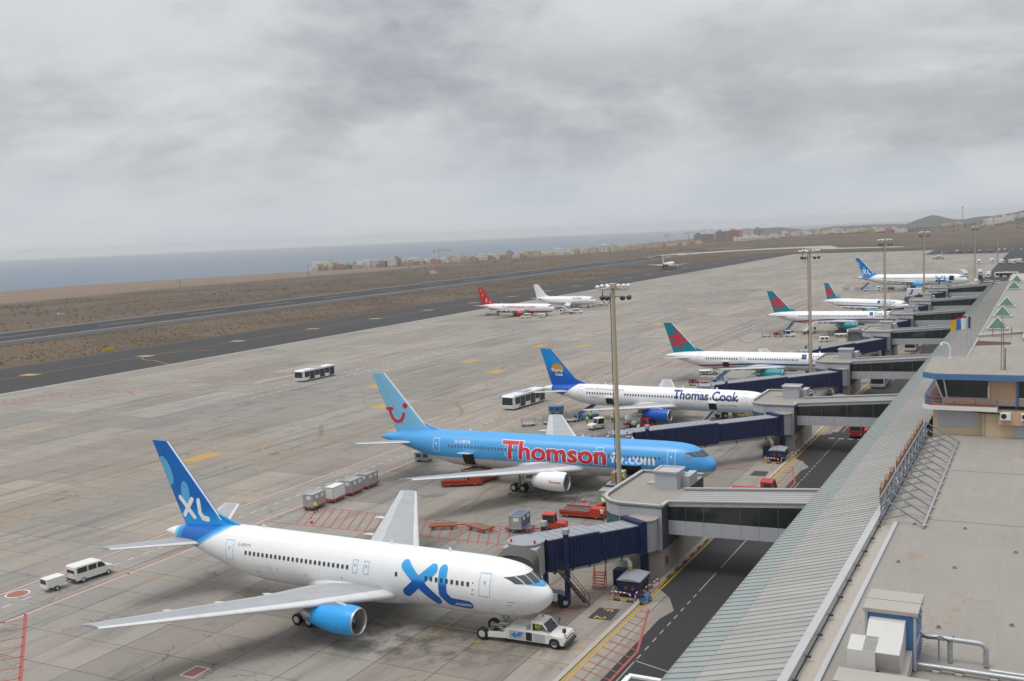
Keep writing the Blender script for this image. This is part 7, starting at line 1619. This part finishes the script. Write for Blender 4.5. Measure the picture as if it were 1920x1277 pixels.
for k, (x, y) in enumerate(((-46, 815), (-38, 826), (-31, 808), (-24, 802), (-20, 812))): truck((x, y, 0), R(-85 + 8 * k), ['first', 'second', 'third', 'fourth', 'fifth'][k] + ' from the left of five white trucks parked at the far apron end', L=7, kind='box')
for k in range(16):
    x = -84 + k * 2.9; y = 1058 - k * 1.2
    (dolly if k % 3 else loader)((x, y, 0), R(80), 'red parked cargo equipment in the long row beyond the far apron edge', group='red equipment row beyond the far apron edge') if k % 3 else loader((x, y, 0), R(80), 'red parked loader in the long row beyond the far apron edge', 1.4, group='red loaders in the row beyond the far apron edge')
for k in range(14):
    car((-80 + k * 6.0 + rnd.uniform(-2, 2), 1078 + rnd.uniform(-4, 22), 0), R(rnd.uniform(60, 120)), 'pale parked car beyond the red equipment row', ['van_white', 'cladding', 'grey_paint'][k % 3], 'cars parked beyond the red equipment row')
# service road
truck((-28.6, 180.6, 0), R(-95), 'red pickup on the service road under the second footbridge', 'red_paint', 'red_paint', 5.2, 'flat'); truck((-35.4, 136.6, 0), R(4), 'low red tow vehicle hidden behind the nearest footbridge roof', 'red_paint', 'red_paint', 6.0, 'flat')
car((-529, 431, ground_z(-529, 431)), R(80), 'white car far off on the track beyond the runway')

# ---------------------------------------------------------------- cooling units, barriers, ladder, scooter, cones
def cooling(i, y):
    lab = ['nearest', 'second', 'third', 'fourth', 'fifth', 'sixth', 'farthest'][i]
    t = thing('cooling_unit', 'navy air conditioning unit with round fans at the ' + lab + ' footbridge pier', 'air conditioner', (-37.2, y - 5.3, 0), R(2), 'navy cooling units at the piers')
    mb = MB(); mb.bbox(-1.15, 1.15, -1.5, 1.6, 0.35, 1.75, 0.05); mb.build('casing', ['navy_paint'], t); mb = MB(); mb.prism([(-1.25, 1.75), (1.25, 1.75), (1.2, 1.82), (0, 2.0), (-1.2, 1.82)], -1.6, 1.7, 'y'); mb.build('lid', ['tunnel_roof'], t)
    for x in (-0.3, 0.45): mb = MB(); mb.lathe([(-1.53, 0.0), (-1.53, 0.3), (-1.505, 0.33)], (x, 0, 1.0), 'y', 16); f = mb.build('fan', ['rubber_black'], t); mb = MB(); mb.lathe([(-1.545, 0.0), (-1.54, 0.1)], (x, 0, 1.0), 'y', 10); [mb.bar((x, -1.535, 1.0), (x + 0.27 * math.cos(a), -1.535, 1.0 + 0.27 * math.sin(a)), 0.05, 0.02) for a in (0.3, 1.35, 2.4, 3.45, 4.5, 5.5)]; mb.build('fan_hub', ['brown_sign'], f)
    for yy in (-0.7, 0.1, 0.9): mb = MB(); mb.lathe([(1.16, 0.0), (1.16, 0.33), (1.15, 0.36)], (0, yy, 1.0), 'x', 16); mb.build('fan', ['rubber_black'], t)
    mb = MB(); mb.box(-1.0, 1.0, -1.3, 1.4, 0.0, 0.35); mb.build('plinth', ['dark_grey'], t)
    t2 = thing('power_cabinet', 'square navy cabinet behind the cooling unit at the ' + lab + ' pier', 'cabinet', (-39.2, y - 3.4, 0), 0, 'navy cabinets at the piers'); mb = MB(); mb.bbox(-0.75, 0.75, -0.6, 0.6, 0.1, 1.75, 0.05); mb.build('casing', ['navy_paint'], t2); mb = MB(); mb.box(-0.7, 0.7, -0.612, -0.6, 0.2, 1.65); mb.build('door', ['navy_paint'], t2)
    ends = [((-38.6, y - 7.4), (-36.7, y - 7.5)), ((-38.9, y - 6.0), (-38.8, y - 7.2)), ((-36.3, y - 7.2), (-36.0, y - 5.8)), ((-35.95, y - 5.4), (-35.75, y - 3.9)), ((-35.72, y - 3.6), (-35.6, y - 2.0))]
    for k, (a, b) in enumerate(ends):
        m = Vector(((a[0] + b[0]) / 2, (a[1] + b[1]) / 2, 0)); h = (Vector((*b, 0)) - Vector((*a, 0))) / 2
        bt = thing('hoop_barrier', ['front', 'left', 'right corner', 'kerb', 'inner kerb'][k] + ' red and white hoop barrier round the cooling unit at the ' + lab + ' pier', 'barrier', m, 0, 'red and white hoop barriers')
        path = [-h, -h + Vector((0, 0, 0.55)), -h * 0.85 + Vector((0, 0, 0.72)), -h * 0.45 + Vector((0, 0, 0.75)), h * 0.0 + Vector((0, 0, 0.75)), h * 0.45 + Vector((0, 0, 0.75)), h * 0.85 + Vector((0, 0, 0.72)), h + Vector((0, 0, 0.55)), h]
        w1 = MB(); r1 = MB(); seg = []
        for p, q in zip(path, path[1:]):
            n = max(1, int((q - p).length / 0.2)); seg += [(p.lerp(q, c / n), p.lerp(q, (c + 1) / n)) for c in range(n)]
        for c, (p, q) in enumerate(seg): (w1 if c % 2 else r1).cyl(p, q, 0.07, n=7)
        w1.build('white_bands', ['white_paint'], bt)['kind'] = 'stuff'; r1.build('red_bands', ['red_paint'], bt)['kind'] = 'stuff'
    kb = thing('kerb_block', 'yellow and black kerb blocks in front of the cooling unit at the ' + lab + ' pier', 'kerb', (-37.7, y - 7.8, 0), 0, 'kerb blocks at the cooling units')
    for k in range(4): mb = MB(); mb.bbox(-1.3 + k * 0.68, -0.66 + k * 0.68, -0.12, 0.12, 0, 0.17, 0.02); mb.build('block', ['paint_yellow' if k % 2 == 0 else 'paint_black'], kb)
for i, y in enumerate(ROT_Y): cooling(i, y)
t = thing('service_steps', 'red metal step ladder on the stand below the nearest boarding bridge', 'steps', (-41.0, 95.6, 0), R(8))
for k in range(6): mb = MB(); mb.bar((-0.55, 0.15 * k, 0.25 + 0.26 * k), (0.55, 0.15 * k, 0.25 + 0.26 * k), 0.24, 0.05); mb.build('tread', ['orange_red'], t)
mb = MB()
for x in (-0.6, 0.6): mb.bar((x, -0.1, 0.1), (x, 1.0, 1.75), 0.07); mb.bar((x, 1.0, 0), (x, 1.0, 2.4), 0.06); mb.bar((x, 0.1, 1.0), (x, 1.0, 2.4), 0.05); mb.bar((x, -0.1, 0.1), (x, 1.0, 0.1), 0.06)
mb.build('frame', ['orange_red'], t)
t = thing('motor_scooter', 'blue motor scooter parked at the kerb by the nearest cooling unit', 'scooter', (-35.1, 93.5, 0), R(68))
for x in (-0.6, 0.62): add_wheel(t, (x, 0, 0.25), 0.25, 0.12)
shell(t, [(-0.85, 0.35), (0.2, 0.25), (0.35, 0.35), (0.55, 0.95), (0.42, 1.0), (0.2, 0.45), (-0.1, 0.45), (-0.2, 0.75), (-0.8, 0.8)], 0.36, 'sky_paint', 'body', 0.06); shell(t, [(-0.8, 0.8), (-0.15, 0.76), (-0.2, 0.86), (-0.75, 0.92)], 0.3, 'rubber_black', 'seat', 0.04); mb = MB(); mb.cyl((0.48, -0.33, 1.05), (0.48, 0.33, 1.05), 0.03, n=6); mb.cyl((0.62, 0, 0.3), (0.48, 0, 1.05), 0.04, n=6); mb.build('handlebar', ['dark_grey'], t); mb = MB(); mb.bbox(-1.1, -0.75, -0.2, 0.2, 0.85, 1.15, 0.05); mb.build('top_box', ['navy_paint'], t)
for k, (x, y, lab) in enumerate(((-67.6, 127.1, 'traffic cone under the near engine of the light blue aircraft'), (-56.0, 126.6, 'traffic cone between the light blue aircraft and the orange loader'), (-72.2, 167.9, 'traffic cone behind the light blue aircraft beside the white tractor'), (-61.5, 150.5, 'traffic cone beyond the far wing root of the light blue aircraft'), (-86, 106.0, 'traffic cone at the hatched area near the four containers'))):
    t = thing('traffic_cone', lab, 'cone', (x, y, 0), 0, 'traffic cones'); mb = MB(); mb.lathe([(0.04, 0.22), (0.35, 0.14)], n=12); mb.lathe([(0.55, 0.09), (0.85, 0.03), (0.86, 0.0)], n=12); mb.build('cone', ['orange_red'], t); mb = MB(); mb.lathe([(0.35, 0.14), (0.55, 0.09)], n=12); mb.build('band', ['white_paint'], t); mb = MB(); mb.bbox(-0.26, 0.26, -0.26, 0.26, 0, 0.04, 0.02); mb.build('base', ['orange_red'], t)
t = thing('taxiway_sign', 'low yellow taxiway sign board on the soil strip at left', 'sign', (-304.5, 267, 0), R(80)); mb = MB(); mb.bbox(-2.2, 2.2, -0.12, 0.12, 0.25, 1.35, 0.03); mb.build('board', ['yellow_paint'], t)
for x in (-1.6, 1.6): mb = MB(); mb.cyl((x, 0, 0), (x, 0, 0.26), 0.06, n=6); mb.build('leg', ['dark_grey'], t)

# ---------------------------------------------------------------- people
def f_person(vest, low):
    def fn(nb):
        x, y, z = nb.sep(nb.coord('Object')); c = nb.mix(z > 0.93, low, vest); band = nb.step(nb.math('ABSOLUTE', z - 1.12), 0.035, 0.03); c = nb.mix(band, c, (0.65, 0.66, 0.62))
        c = nb.mix(z > 1.47, c, (0.42, 0.26, 0.18)); c = nb.mix((z > 1.66), c, (0.03, 0.02, 0.015)); c = nb.mix((z < 0.09), c, (0.02, 0.02, 0.02)); return {'Base Color': c, 'Roughness': 0.75}
    return fn
material('worker_green', f_person((0.45, 0.75, 0.04), (0.03, 0.035, 0.06)), spec=0.3); material('worker_pale', f_person((0.6, 0.6, 0.5), (0.035, 0.04, 0.06)), spec=0.3)
def person(loc, rz, label, mat='worker_green', pose='stand', group='apron workers'):
    L = {'pel': (0, 0, 0.95), 'sp': (0.0, 0, 1.15), 'ch': (0.01, 0, 1.34), 'nk': (0.02, 0, 1.48), 'hd': (0.035, 0, 1.58), 'tp': (0.03, 0, 1.7)}
    stride = 0.24 if pose == 'walk' else 0.03
    for sd_, sg_ in (('l', 1), ('r', -1)):
        k = sg_ * stride
        L['hp' + sd_] = (0, sg_ * 0.1, 0.9); L['kn' + sd_] = (k * 0.75 + 0.05, sg_ * 0.11, 0.5); L['an' + sd_] = (k * 1.25 - 0.02, sg_ * 0.11, 0.09); L['to' + sd_] = (k * 1.25 + 0.16, sg_ * 0.13, 0.05)
        L['sh' + sd_] = (0.0, sg_ * 0.19, 1.4); a = -k * 0.9 if pose == 'walk' else 0.04
        if pose == 'reach': L['el' + sd_] = (0.22, sg_ * 0.22, 1.2); L['wr' + sd_] = (0.44, sg_ * 0.18, 1.25); L['hn' + sd_] = (0.52, sg_ * 0.17, 1.27)
        else: L['el' + sd_] = (a * 0.6 - 0.03, sg_ * 0.26, 1.13); L['wr' + sd_] = (a + 0.08, sg_ * 0.27, 0.88); L['hn' + sd_] = (a + 0.11, sg_ * 0.27, 0.81)
    E_ = [('pel', 'sp'), ('sp', 'ch'), ('ch', 'nk'), ('nk', 'hd'), ('hd', 'tp')]; rad = {'pel': 0.15, 'sp': 0.145, 'ch': 0.165, 'nk': 0.06, 'hd': 0.1, 'tp': 0.07}
    for s in 'lr':
        E_ += [('pel', 'hp' + s), ('hp' + s, 'kn' + s), ('kn' + s, 'an' + s), ('an' + s, 'to' + s), ('ch', 'sh' + s), ('sh' + s, 'el' + s), ('el' + s, 'wr' + s), ('wr' + s, 'hn' + s)]
        rad.update({'hp' + s: 0.1, 'kn' + s: 0.065, 'an' + s: 0.045, 'to' + s: 0.035, 'sh' + s: 0.065, 'el' + s: 0.047, 'wr' + s: 0.034, 'hn' + s: 0.03})
        h = Vector(L['hn' + s]); d = (h - Vector(L['wr' + s])).normalized(); sg_ = 1 if s == 'l' else -1
        for q, (oy, ln) in enumerate(((-0.03, 0.075), (-0.01, 0.085), (0.012, 0.08), (0.032, 0.065))):
            nm = 'f%d%s' % (q, s); L[nm] = tuple(h + d * ln + Vector((oy, 0.0, 0))); E_.append(('hn' + s, nm)); rad[nm] = 0.009
        nm = 'th' + s; L[nm] = tuple(Vector(L['wr' + s]) + d * 0.05 + Vector((0.045, -0.02 * sg_, 0))); E_.append(('wr' + s, nm)); rad[nm] = 0.01
    if pose == 'sit':
        for s in 'lr':
            sg_ = 1 if s == 'l' else -1; L['kn' + s] = (0.42, sg_ * 0.12, 0.93); L['an' + s] = (0.5, sg_ * 0.12, 0.5); L['to' + s] = (0.66, sg_ * 0.12, 0.46); L['el' + s] = (0.15, sg_ * 0.24, 1.15); L['wr' + s] = (0.38, sg_ * 0.18, 1.2); h = Vector((0.46, sg_ * 0.17, 1.22)); L['hn' + s] = tuple(h)
            for q, oy in enumerate((-0.03, -0.01, 0.012, 0.032)): L['f%d%s' % (q, s)] = tuple(h + Vector((0.07, oy, -0.02)))
            L['th' + s] = tuple(h + Vector((0.03, -0.05 * sg_, 0.02)))
    if pose == 'bend':
        for k_ in list(L):
            x, y, z = L[k_]
            if z > 0.97 or k_[:2] in ('el', 'wr', 'hn', 'th', 'sh') or k_[0] == 'f':
                dz = z - 0.95; a = R(42); L[k_] = (x * math.cos(a) + dz * math.sin(a), y, 0.95 + dz * math.cos(a) - x * math.sin(a))
    names = list(L); me = bpy.data.meshes.new('person'); me.from_pydata([L[n] for n in names], [(names.index(a), names.index(b)) for a, b in E_], [])
    o = obj('person', me, None, loc, rz); tag(o, label, 'person', group); me.materials.append(M(mat))
    sk = o.modifiers.new('skin', 'SKIN'); sk.use_smooth_shade = True
    for i, n in enumerate(names): me.skin_vertices[0].data[i].radius = (rad[n], rad[n]); 
    me.skin_vertices[0].data[0].use_root = True
    ss = o.modifiers.new('sub', 'SUBSURF'); ss.levels = 1; ss.render_levels = 1
    return o
for (x, y, z, rz, lab, mat, pose) in ((-88.7, 110.4, 0, 60, 'worker in green hi-vis vest walking past the nearest container', 'worker_green', 'walk'), (-50.9, 121.6, 0.8, 160, 'worker in green hi-vis bending over on the orange loader', 'worker_green', 'bend'), (-50.2, 119.0, 0, 100, 'worker in pale vest standing beside the orange loader', 'worker_pale', 'reach'),
        (-77.8, 178.9, 0, -80, 'worker in green hi-vis left of the white baggage tractor', 'worker_green', 'stand'), (-78.9, 183.2, 0, 40, 'worker in green hi-vis at the foot of the blue belt loader', 'worker_green', 'reach'), (-75.0, 180.1, 0, -100, 'worker in green hi-vis behind the white baggage tractor', 'worker_green', 'walk'),
        (-73.8, 181.6, 0, 80, 'left of two workers standing together near the near mast pole', 'worker_green', 'stand'), (-73.0, 181.2, 0, 200, 'right of two workers standing together near the near mast pole', 'worker_green', 'stand'), (-65.8, 174.0, 0, 90, 'worker in pale clothing bending beside the red fuel truck', 'worker_pale', 'bend'),
        (-57.5, 176.6, 0, 30, 'worker in green hi-vis at the foot of the forward belt loader', 'worker_green', 'bend'), (-62.6, 338.7, 0, 90, 'worker in green hi-vis under the second red star aircraft wing', 'worker_green', 'stand'), (-70.4, 339.0, 0, 60, 'worker in green hi-vis beside the stairs vehicle', 'worker_green', 'walk'), (-40.72, 80.5, 0.48, 2, 'driver in green hi-vis sitting in the open cab of the tow tractor', 'worker_green', 'sit'), (-50.6, 128.0, 2.5, 200, 'worker in green hi-vis up on the high loader', 'worker_green', 'reach')):
    person((x, y, z), R(rz), lab, mat, pose)
# ---------------------------------------------------------------- far towns, shrubs, cranes, haze
for nm, c in (('house_white', (0.62, 0.6, 0.56)), ('house_cream', (0.55, 0.46, 0.31)), ('house_ochre', (0.46, 0.31, 0.15)), ('house_pink', (0.45, 0.26, 0.19)), ('house_terracotta', (0.36, 0.17, 0.1)), ('house_grey', (0.3, 0.28, 0.26)), ('hotel_brown', (0.27, 0.2, 0.165)), ('hotel_orange', (0.42, 0.2, 0.11))): worn(nm, c, 0.85, 0.12, 0.05, gamt=0.1)
material('house_window', None, (0.05, 0.05, 0.055), 0.3)
HM = {}
def house_mesh(kind, v):
    """kind: colour; v: shape variant -> (wall mesh, roof mesh, window mesh)"""
    if (kind, v) in HM: return HM[(kind, v)]
    rr = random.Random(v * 7 + len(kind)); wl = MB(); rf = MB(); wn = MB()
    w_, d_, h_ = rr.uniform(10, 22), rr.uniform(9, 13), rr.choice((6.2, 9.2, 9.2, 12.4))
    def block(x0, x1, y0, y1, h):
        wl.box(x0, x1, y0, y1, -2, h); rf.box(x0 - 0.2, x1 + 0.2, y0 - 0.2, y0 + 0.25, h, h + 0.9); rf.box(x0 - 0.2, x1 + 0.2, y1 - 0.25, y1 + 0.2, h, h + 0.9); rf.box(x0 - 0.2, x0 + 0.25, y0 + 0.26, y1 - 0.26, h, h + 0.9); rf.box(x1 - 0.25, x1 + 0.2, y0 + 0.26, y1 - 0.26, h, h + 0.9)
        n = int((x1 - x0) / 3.2); f = int(h / 3.1)
        for i in range(n):
            for k in range(f):
                x = x0 + (i + 0.5) * (x1 - x0) / n; z = 0.9 + k * 3.1
                if rr.random() < 0.85: wn.box(x - 0.7, x + 0.7, y0 - 0.06, y0 - 0.02, z, z + 1.5)
        m = int((y1 - y0) / 3.5)
        for i in range(m):
            for k in range(f):
                y = y0 + (i + 0.5) * (y1 - y0) / m; z = 0.9 + k * 3.1
                if rr.random() < 0.8: wn.box(x1 + 0.02, x1 + 0.06, y - 0.6, y + 0.6, z, z + 1.5); wn.box(x0 - 0.06, x0 - 0.02, y - 0.6, y + 0.6, z, z + 1.5)
    block(-w_ / 2, w_ / 2, -d_ / 2, d_ / 2, h_)
    if v % 3 == 0: block(-w_ / 2 + 1, 0, -d_ / 2 + 2, d_ / 2 - 1, h_ + 2.8)
    if v % 3 == 1: block(w_ / 2, w_ / 2 + 6, -d_ / 2 + 1.5, d_ / 2 - 2, h_ - 3)
    rf.box(-1.5, 1.8, 0, 2.6, h_, h_ + 2.4)
    HM[(kind, v)] = (wl.mesh('wall', [kind]), rf.mesh('parapet', [kind]), wn.mesh('windows', ['house_window'])); return HM[(kind, v)]
def house(x, y, kind, v, label, group, sc=1.0, rz=None):
    t = thing('house', label, 'house', (x, y, ground_z(x, y) - 0.12), rnd.uniform(-0.5, 0.5) if rz is None else rz, group); a, b, c = house_mesh(kind, v)
    t.scale = (sc, sc, sc); obj('wall', a, t); obj('parapet', b, t); o = obj('windows', c, t); o['kind'] = 'stuff'
CN = {'house_white': 'white', 'house_cream': 'cream', 'house_ochre': 'ochre', 'house_pink': 'pink', 'house_terracotta': 'terracotta', 'house_grey': 'grey'}
def along(pts, n, spread, kinds, place, sc=(0.8, 1.1)):
    L = [0]
    for a, b in zip(pts, pts[1:]): L.append(L[-1] + math.hypot(b[0] - a[0], b[1] - a[1]))
    for k in range(n):
        d = L[-1] * (k + rnd.random()) / n; i = max(j for j in range(len(pts) - 1) if L[j] <= d); f = (d - L[i]) / (L[i + 1] - L[i])
        x = pts[i][0] + (pts[i + 1][0] - pts[i][0]) * f; y = pts[i][1] + (pts[i + 1][1] - pts[i][1]) * f; r = rnd.uniform(0, spread)
        ux, uy = x / math.hypot(x, y), y / math.hypot(x, y); kind = rnd.choice(kinds)
        house(x + ux * r, y + uy * r, kind, rnd.randrange(6), CN[kind] + ' flat roofed house in ' + place, 'houses in ' + place, rnd.uniform(*sc))
W_, C_, O_, P_, T_, G_ = 'house_white', 'house_cream', 'house_ochre', 'house_pink', 'house_terracotta', 'house_grey'
along([(-1149, 1465), (-1093, 1568), (-1019, 1631)], 48, 40, [W_, C_, W_, C_, W_, P_, W_, G_], 'the left end of the coastal town', (0.9, 1.2))
along([(-1019, 1631), (-959, 1726), (-913, 1861), (-862, 2010)], 54, 40, [C_, W_, C_, C_, W_, P_, G_, W_], 'the long middle row of the coastal town', (0.95, 1.2))
along([(-862, 2010), (-838, 2080), (-823, 2158), (-840, 2240)], 34, 34, [C_, C_, W_, C_], 'the cream terrace at the right of the coastal town', (0.9, 1.1))
along([(-854, 2273), (-795, 2366), (-730, 2400)], 30, 260, [P_, C_, P_, W_, C_, T_], 'the pink quarter left of the hotels', (0.6, 0.9))
along([(-646, 2380), (-552, 2420)], 36, 560, [W_, W_, W_, C_], 'the white quarter right of the hotels', (0.6, 0.85))
along([(-600, 2660), (-470, 2700), (-340, 2700)], 64, 700, [W_, C_, W_, O_, W_, P_], 'the scattered houses below the flat hill', (0.75, 1.1))
along([(-330, 2480), (-285, 2450)], 9, 30, [W_, W_, T_], 'the low white row below the cone hill', (0.6, 0.9))
along([(-150, 2900), (-90, 3150), (-45, 3250)], 52, 330, [W_, W_, W_, C_], 'the white hillside estate at far right', (0.7, 1.0))
along([(-285, 3300), (-235, 3300)], 7, 90, [P_, O_, C_], 'the orange cluster on the cone hill slope', (0.7, 1.0))
# hotels, white tower block
def slab(x, y, L_, D_, H_, mat, label, rz):
    t = thing('hotel_block', label, 'hotel', (x, y, ground_z(x, y) - 0.12), rz, 'hotel blocks by the sea'); mb = MB(); mb.box(-L_ / 2, L_ / 2, -D_ / 2, D_ / 2, -2, H_); mb.build('wall', [mat], t)
    mb = MB(); n = int(L_ / 6); f = int(H_ / 3.6)
    for i in range(n):
        for k in range(f): xx = -L_ / 2 + (i + 0.5) * L_ / n; mb.box(xx - 1.7, xx + 1.7, -D_ / 2 - 0.2, -D_ / 2 - 0.05, 1 + k * 3.6, 3.1 + k * 3.6)
    o = mb.build('windows', ['house_window'], t); o['kind'] = 'stuff'; mb = MB(); mb.box(-L_ / 2 + 4, -L_ / 2 + 12, -4, 4, H_, H_ + 4); mb.box(-L_ / 2 - 0.5, L_ / 2 + 0.5, -D_ / 2 - 0.5, D_ / 2 + 0.5, H_ - 0.6, H_ - 0.01); mb.build('roof', [mat], t)
slab(-800, 2640, 52, 16, 24, 'hotel_brown', 'brown hotel block, leftmost and longest of the tall blocks', R(-16)); slab(-765, 2690, 34, 16, 27, 'hotel_brown', 'brown hotel block beside the orange one', R(-16)); slab(-745, 2740, 30, 16, 28, 'hotel_orange', 'orange hotel block in the middle of the tall blocks', R(-16)); slab(-728, 2800, 26, 15, 30, 'house_white', 'pale narrow tower block right of the orange hotel', R(-16)); slab(-708, 2840, 22, 15, 28, 'house_grey', 'grey tower block, rightmost of the tall blocks', R(-16))
slab(-826, 2022, 16, 12, 15, 'house_white', 'white stepped tower block at the end of the cream terrace', R(-20)); slab(-816, 2030, 12, 10, 11, 'house_white', 'lower white block beside the white stepped tower', R(-20)); slab(-590, 2330, 60, 12, 7, 'house_white', 'long low white building in front of the white quarter', R(-14))
# tower cranes and poles
def crane(x, y, h, lab):
    t = thing('tower_crane', lab, 'crane', (x, y, ground_z(x, y)), rnd.uniform(-0.5, 0.5), 'tower cranes over the towns'); mb = MB()
    for a, b in ((-0.8, -0.8), (0.8, -0.8), (0.8, 0.8), (-0.8, 0.8)): mb.bar((a, b, 0), (a, b, h), 0.14)
    for k in range(int(h / 3)): mb.bar((-0.8, -0.8, k * 3), (0.8, -0.8, k * 3 + 3), 0.1)
    mb.build('tower', ['dark_grey'], t); mb = MB(); mb.bar((-10, 0, h), (26, 0, h), 0.4, 0.5); mb.bar((0, 0, h), (0, 0, h + 5), 0.4); mb.bar((0, 0, h + 5), (20, 0, h + 0.6), 0.25); mb.bar((0, 0, h + 5), (-9, 0, h + 0.6), 0.25); mb.build('jib', ['dark_grey'], t); mb = MB(); mb.box(-10.5, -7, -1, 1, h - 2.5, h); mb.build('counterweight', ['house_grey'], t)
for x, y, h, lab in ((-1010, 1662, 24, 'dark tower crane above the coastal town'), (-905, 2660, 28, 'tower crane behind the pink quarter'), (-860, 2700, 30, 'tower crane between the pink quarter and the hotels'), (-815, 2700, 34, 'tower crane just left of the brown hotel'), ): crane(x, y, h, lab)
for x, y, h, lab in ((-760, 960, 16, 'tall dark pole standing alone in the scrub, left of the town'), (-700, 1080, 9, 'shorter pole in the scrub nearer the town'), (-760, 560, 8, 'small pole at the left edge of the ploughed field'), (-800, 800, 8, 'small pole in front of the ploughed field')):
    t = thing('utility_pole', lab, 'pole', (x, y, ground_z(x, y)), 0, 'poles in the scrub'); mb = MB(); mb.cyl((0, 0, 0), (0, 0, h), 0.3, 0.18, 7); mb.build('pole', ['dark_grey'], t); mb = MB(); mb.bar((-1.1, 0, h - 0.8), (1.1, 0, h - 0.8), 0.14); mb.build('crossarm', ['dark_grey'], t)
t = thing('antenna_array', 'small white runway approach antenna boxes beyond the runway', 'antenna', (-560, 905, ground_z(-560, 905)), R(20))
for k in range(4): mb = MB(); mb.bbox(-4 + k * 2.6, -2.6 + k * 2.6, -0.5, 0.5, 0, 3.2 if k in (1, 2) else 2.0, 0.1); mb.build('box', ['white_paint' if k else 'orange_red'], t)
# dry scrub and rocks: nobody could count them
def f_shrub(nb):
    n = nb.noise(nb.geo(), 0.08, 3); return {'Base Color': nb.mix(n, (0.075, 0.063, 0.042), (0.14, 0.112, 0.07)), 'Roughness': 0.95}
material('dry_shrub', f_shrub, spec=0.1); material('dark_green', lambda nb: {'Base Color': nb.mix(nb.noise(nb.geo(), 0.05, 3), (0.022, 0.032, 0.016), (0.05, 0.06, 0.03)), 'Roughness': 0.95}, spec=0.1); worn('lava_rock', (0.085, 0.075, 0.068), 0.95, 0.3, 0.3)
def tuft(mb, x, y, z, s):
    a = rnd.uniform(0, 6.28); n = 5; top = (x + rnd.uniform(-.2, .2) * s, y + rnd.uniform(-.2, .2) * s, z + s * rnd.uniform(0.7, 1.1))
    ring = [(x + s * rnd.uniform(0.6, 1.1) * math.cos(a + i * 1.257), y + s * rnd.uniform(0.6, 1.1) * math.sin(a + i * 1.257), z + s * rnd.uniform(-0.1, 0.35)) for i in range(n)]
    mb.add(ring + [top], [(i, (i + 1) % n, n) for i in range(n)])
mb = MB()
for _ in range(7000):
    y = rnd.uniform(220, 1180); x = rnd.uniform(-374, -305)
    if 895 < y < 970: continue
    if mnoise.noise(Vector((x * 0.03, y * 0.02, 0))) < rnd.uniform(-0.5, 0.3): continue
    tuft(mb, x, y, -0.12, rnd.uniform(0.25, 0.7))
for _ in range(9000):
    y = rnd.uniform(300, 1900); x = -452 - rnd.random() ** 1.4 * 620
    if x < interp(CREST, y) + 40 or (x < -730 and y + x * 0.32 < 1090) or mnoise.noise(Vector((x * 0.012, y * 0.012, 4))) < rnd.uniform(-0.5, 0.35): continue
    tuft(mb, x, y, ground_z(x, y) - 0.12, rnd.uniform(0.35, 1.0))
o = mb.build('scrub', ['dry_shrub']); tag(o, 'dry low scrub scattered over the brown ground beside the runway', 'scrub', None, 'stuff')
mb = MB()
for _ in range(2600):
    y = rnd.uniform(420, 1700); x = -520 - rnd.random() * 480
    if x < interp(CREST, y) + 60 or (x < -730 and y + x * 0.32 < 1090) or mnoise.noise(Vector((x * 0.008, y * 0.008, 9))) < 0.08: continue
    tuft(mb, x, y, ground_z(x, y) - 0.2, rnd.uniform(0.5, 1.9))
o = mb.build('rocks', ['lava_rock']); tag(o, 'dark broken lava rocks in the scrub before the sea', 'rocks', None, 'stuff')
mb = MB()
for _ in range(5200):
    y = rnd.uniform(2350, 4600); x = rnd.uniform(-760, 150) * (y / 3000)
    if mnoise.noise(Vector((x * 0.004, y * 0.003, 2))) < rnd.uniform(-0.25, 0.45): continue
    tuft(mb, x, y, ground_z(x, y) - 0.3, rnd.uniform(1.5, 4.5))
o = mb.build('far_shrubbery', ['dark_green']); tag(o, 'dark green far-off shrubs and garden trees among the distant houses', 'shrubs', None, 'stuff')
# haze
mb = MB(); mb.box(-19500, 19500, -19500, 19500, -71, 62); hz = mb.build('haze', []); hz['kind'] = 'stuff'
m = bpy.data.materials.new('sea_haze'); m.use_nodes = True; nt = m.node_tree; nt.nodes.remove(nt.nodes['Principled BSDF']); pv_ = nt.nodes.new('ShaderNodeVolumePrincipled'); pv_.inputs['Color'].default_value = (0.975, 0.985, 1.0, 1); pv_.inputs['Density'].default_value = 9.0e-5; pv_.inputs['Anisotropy'].default_value = 0.2
nt.links.new(pv_.outputs[0], nt.nodes['Material Output'].inputs['Volume']); hz.data.materials.append(m)
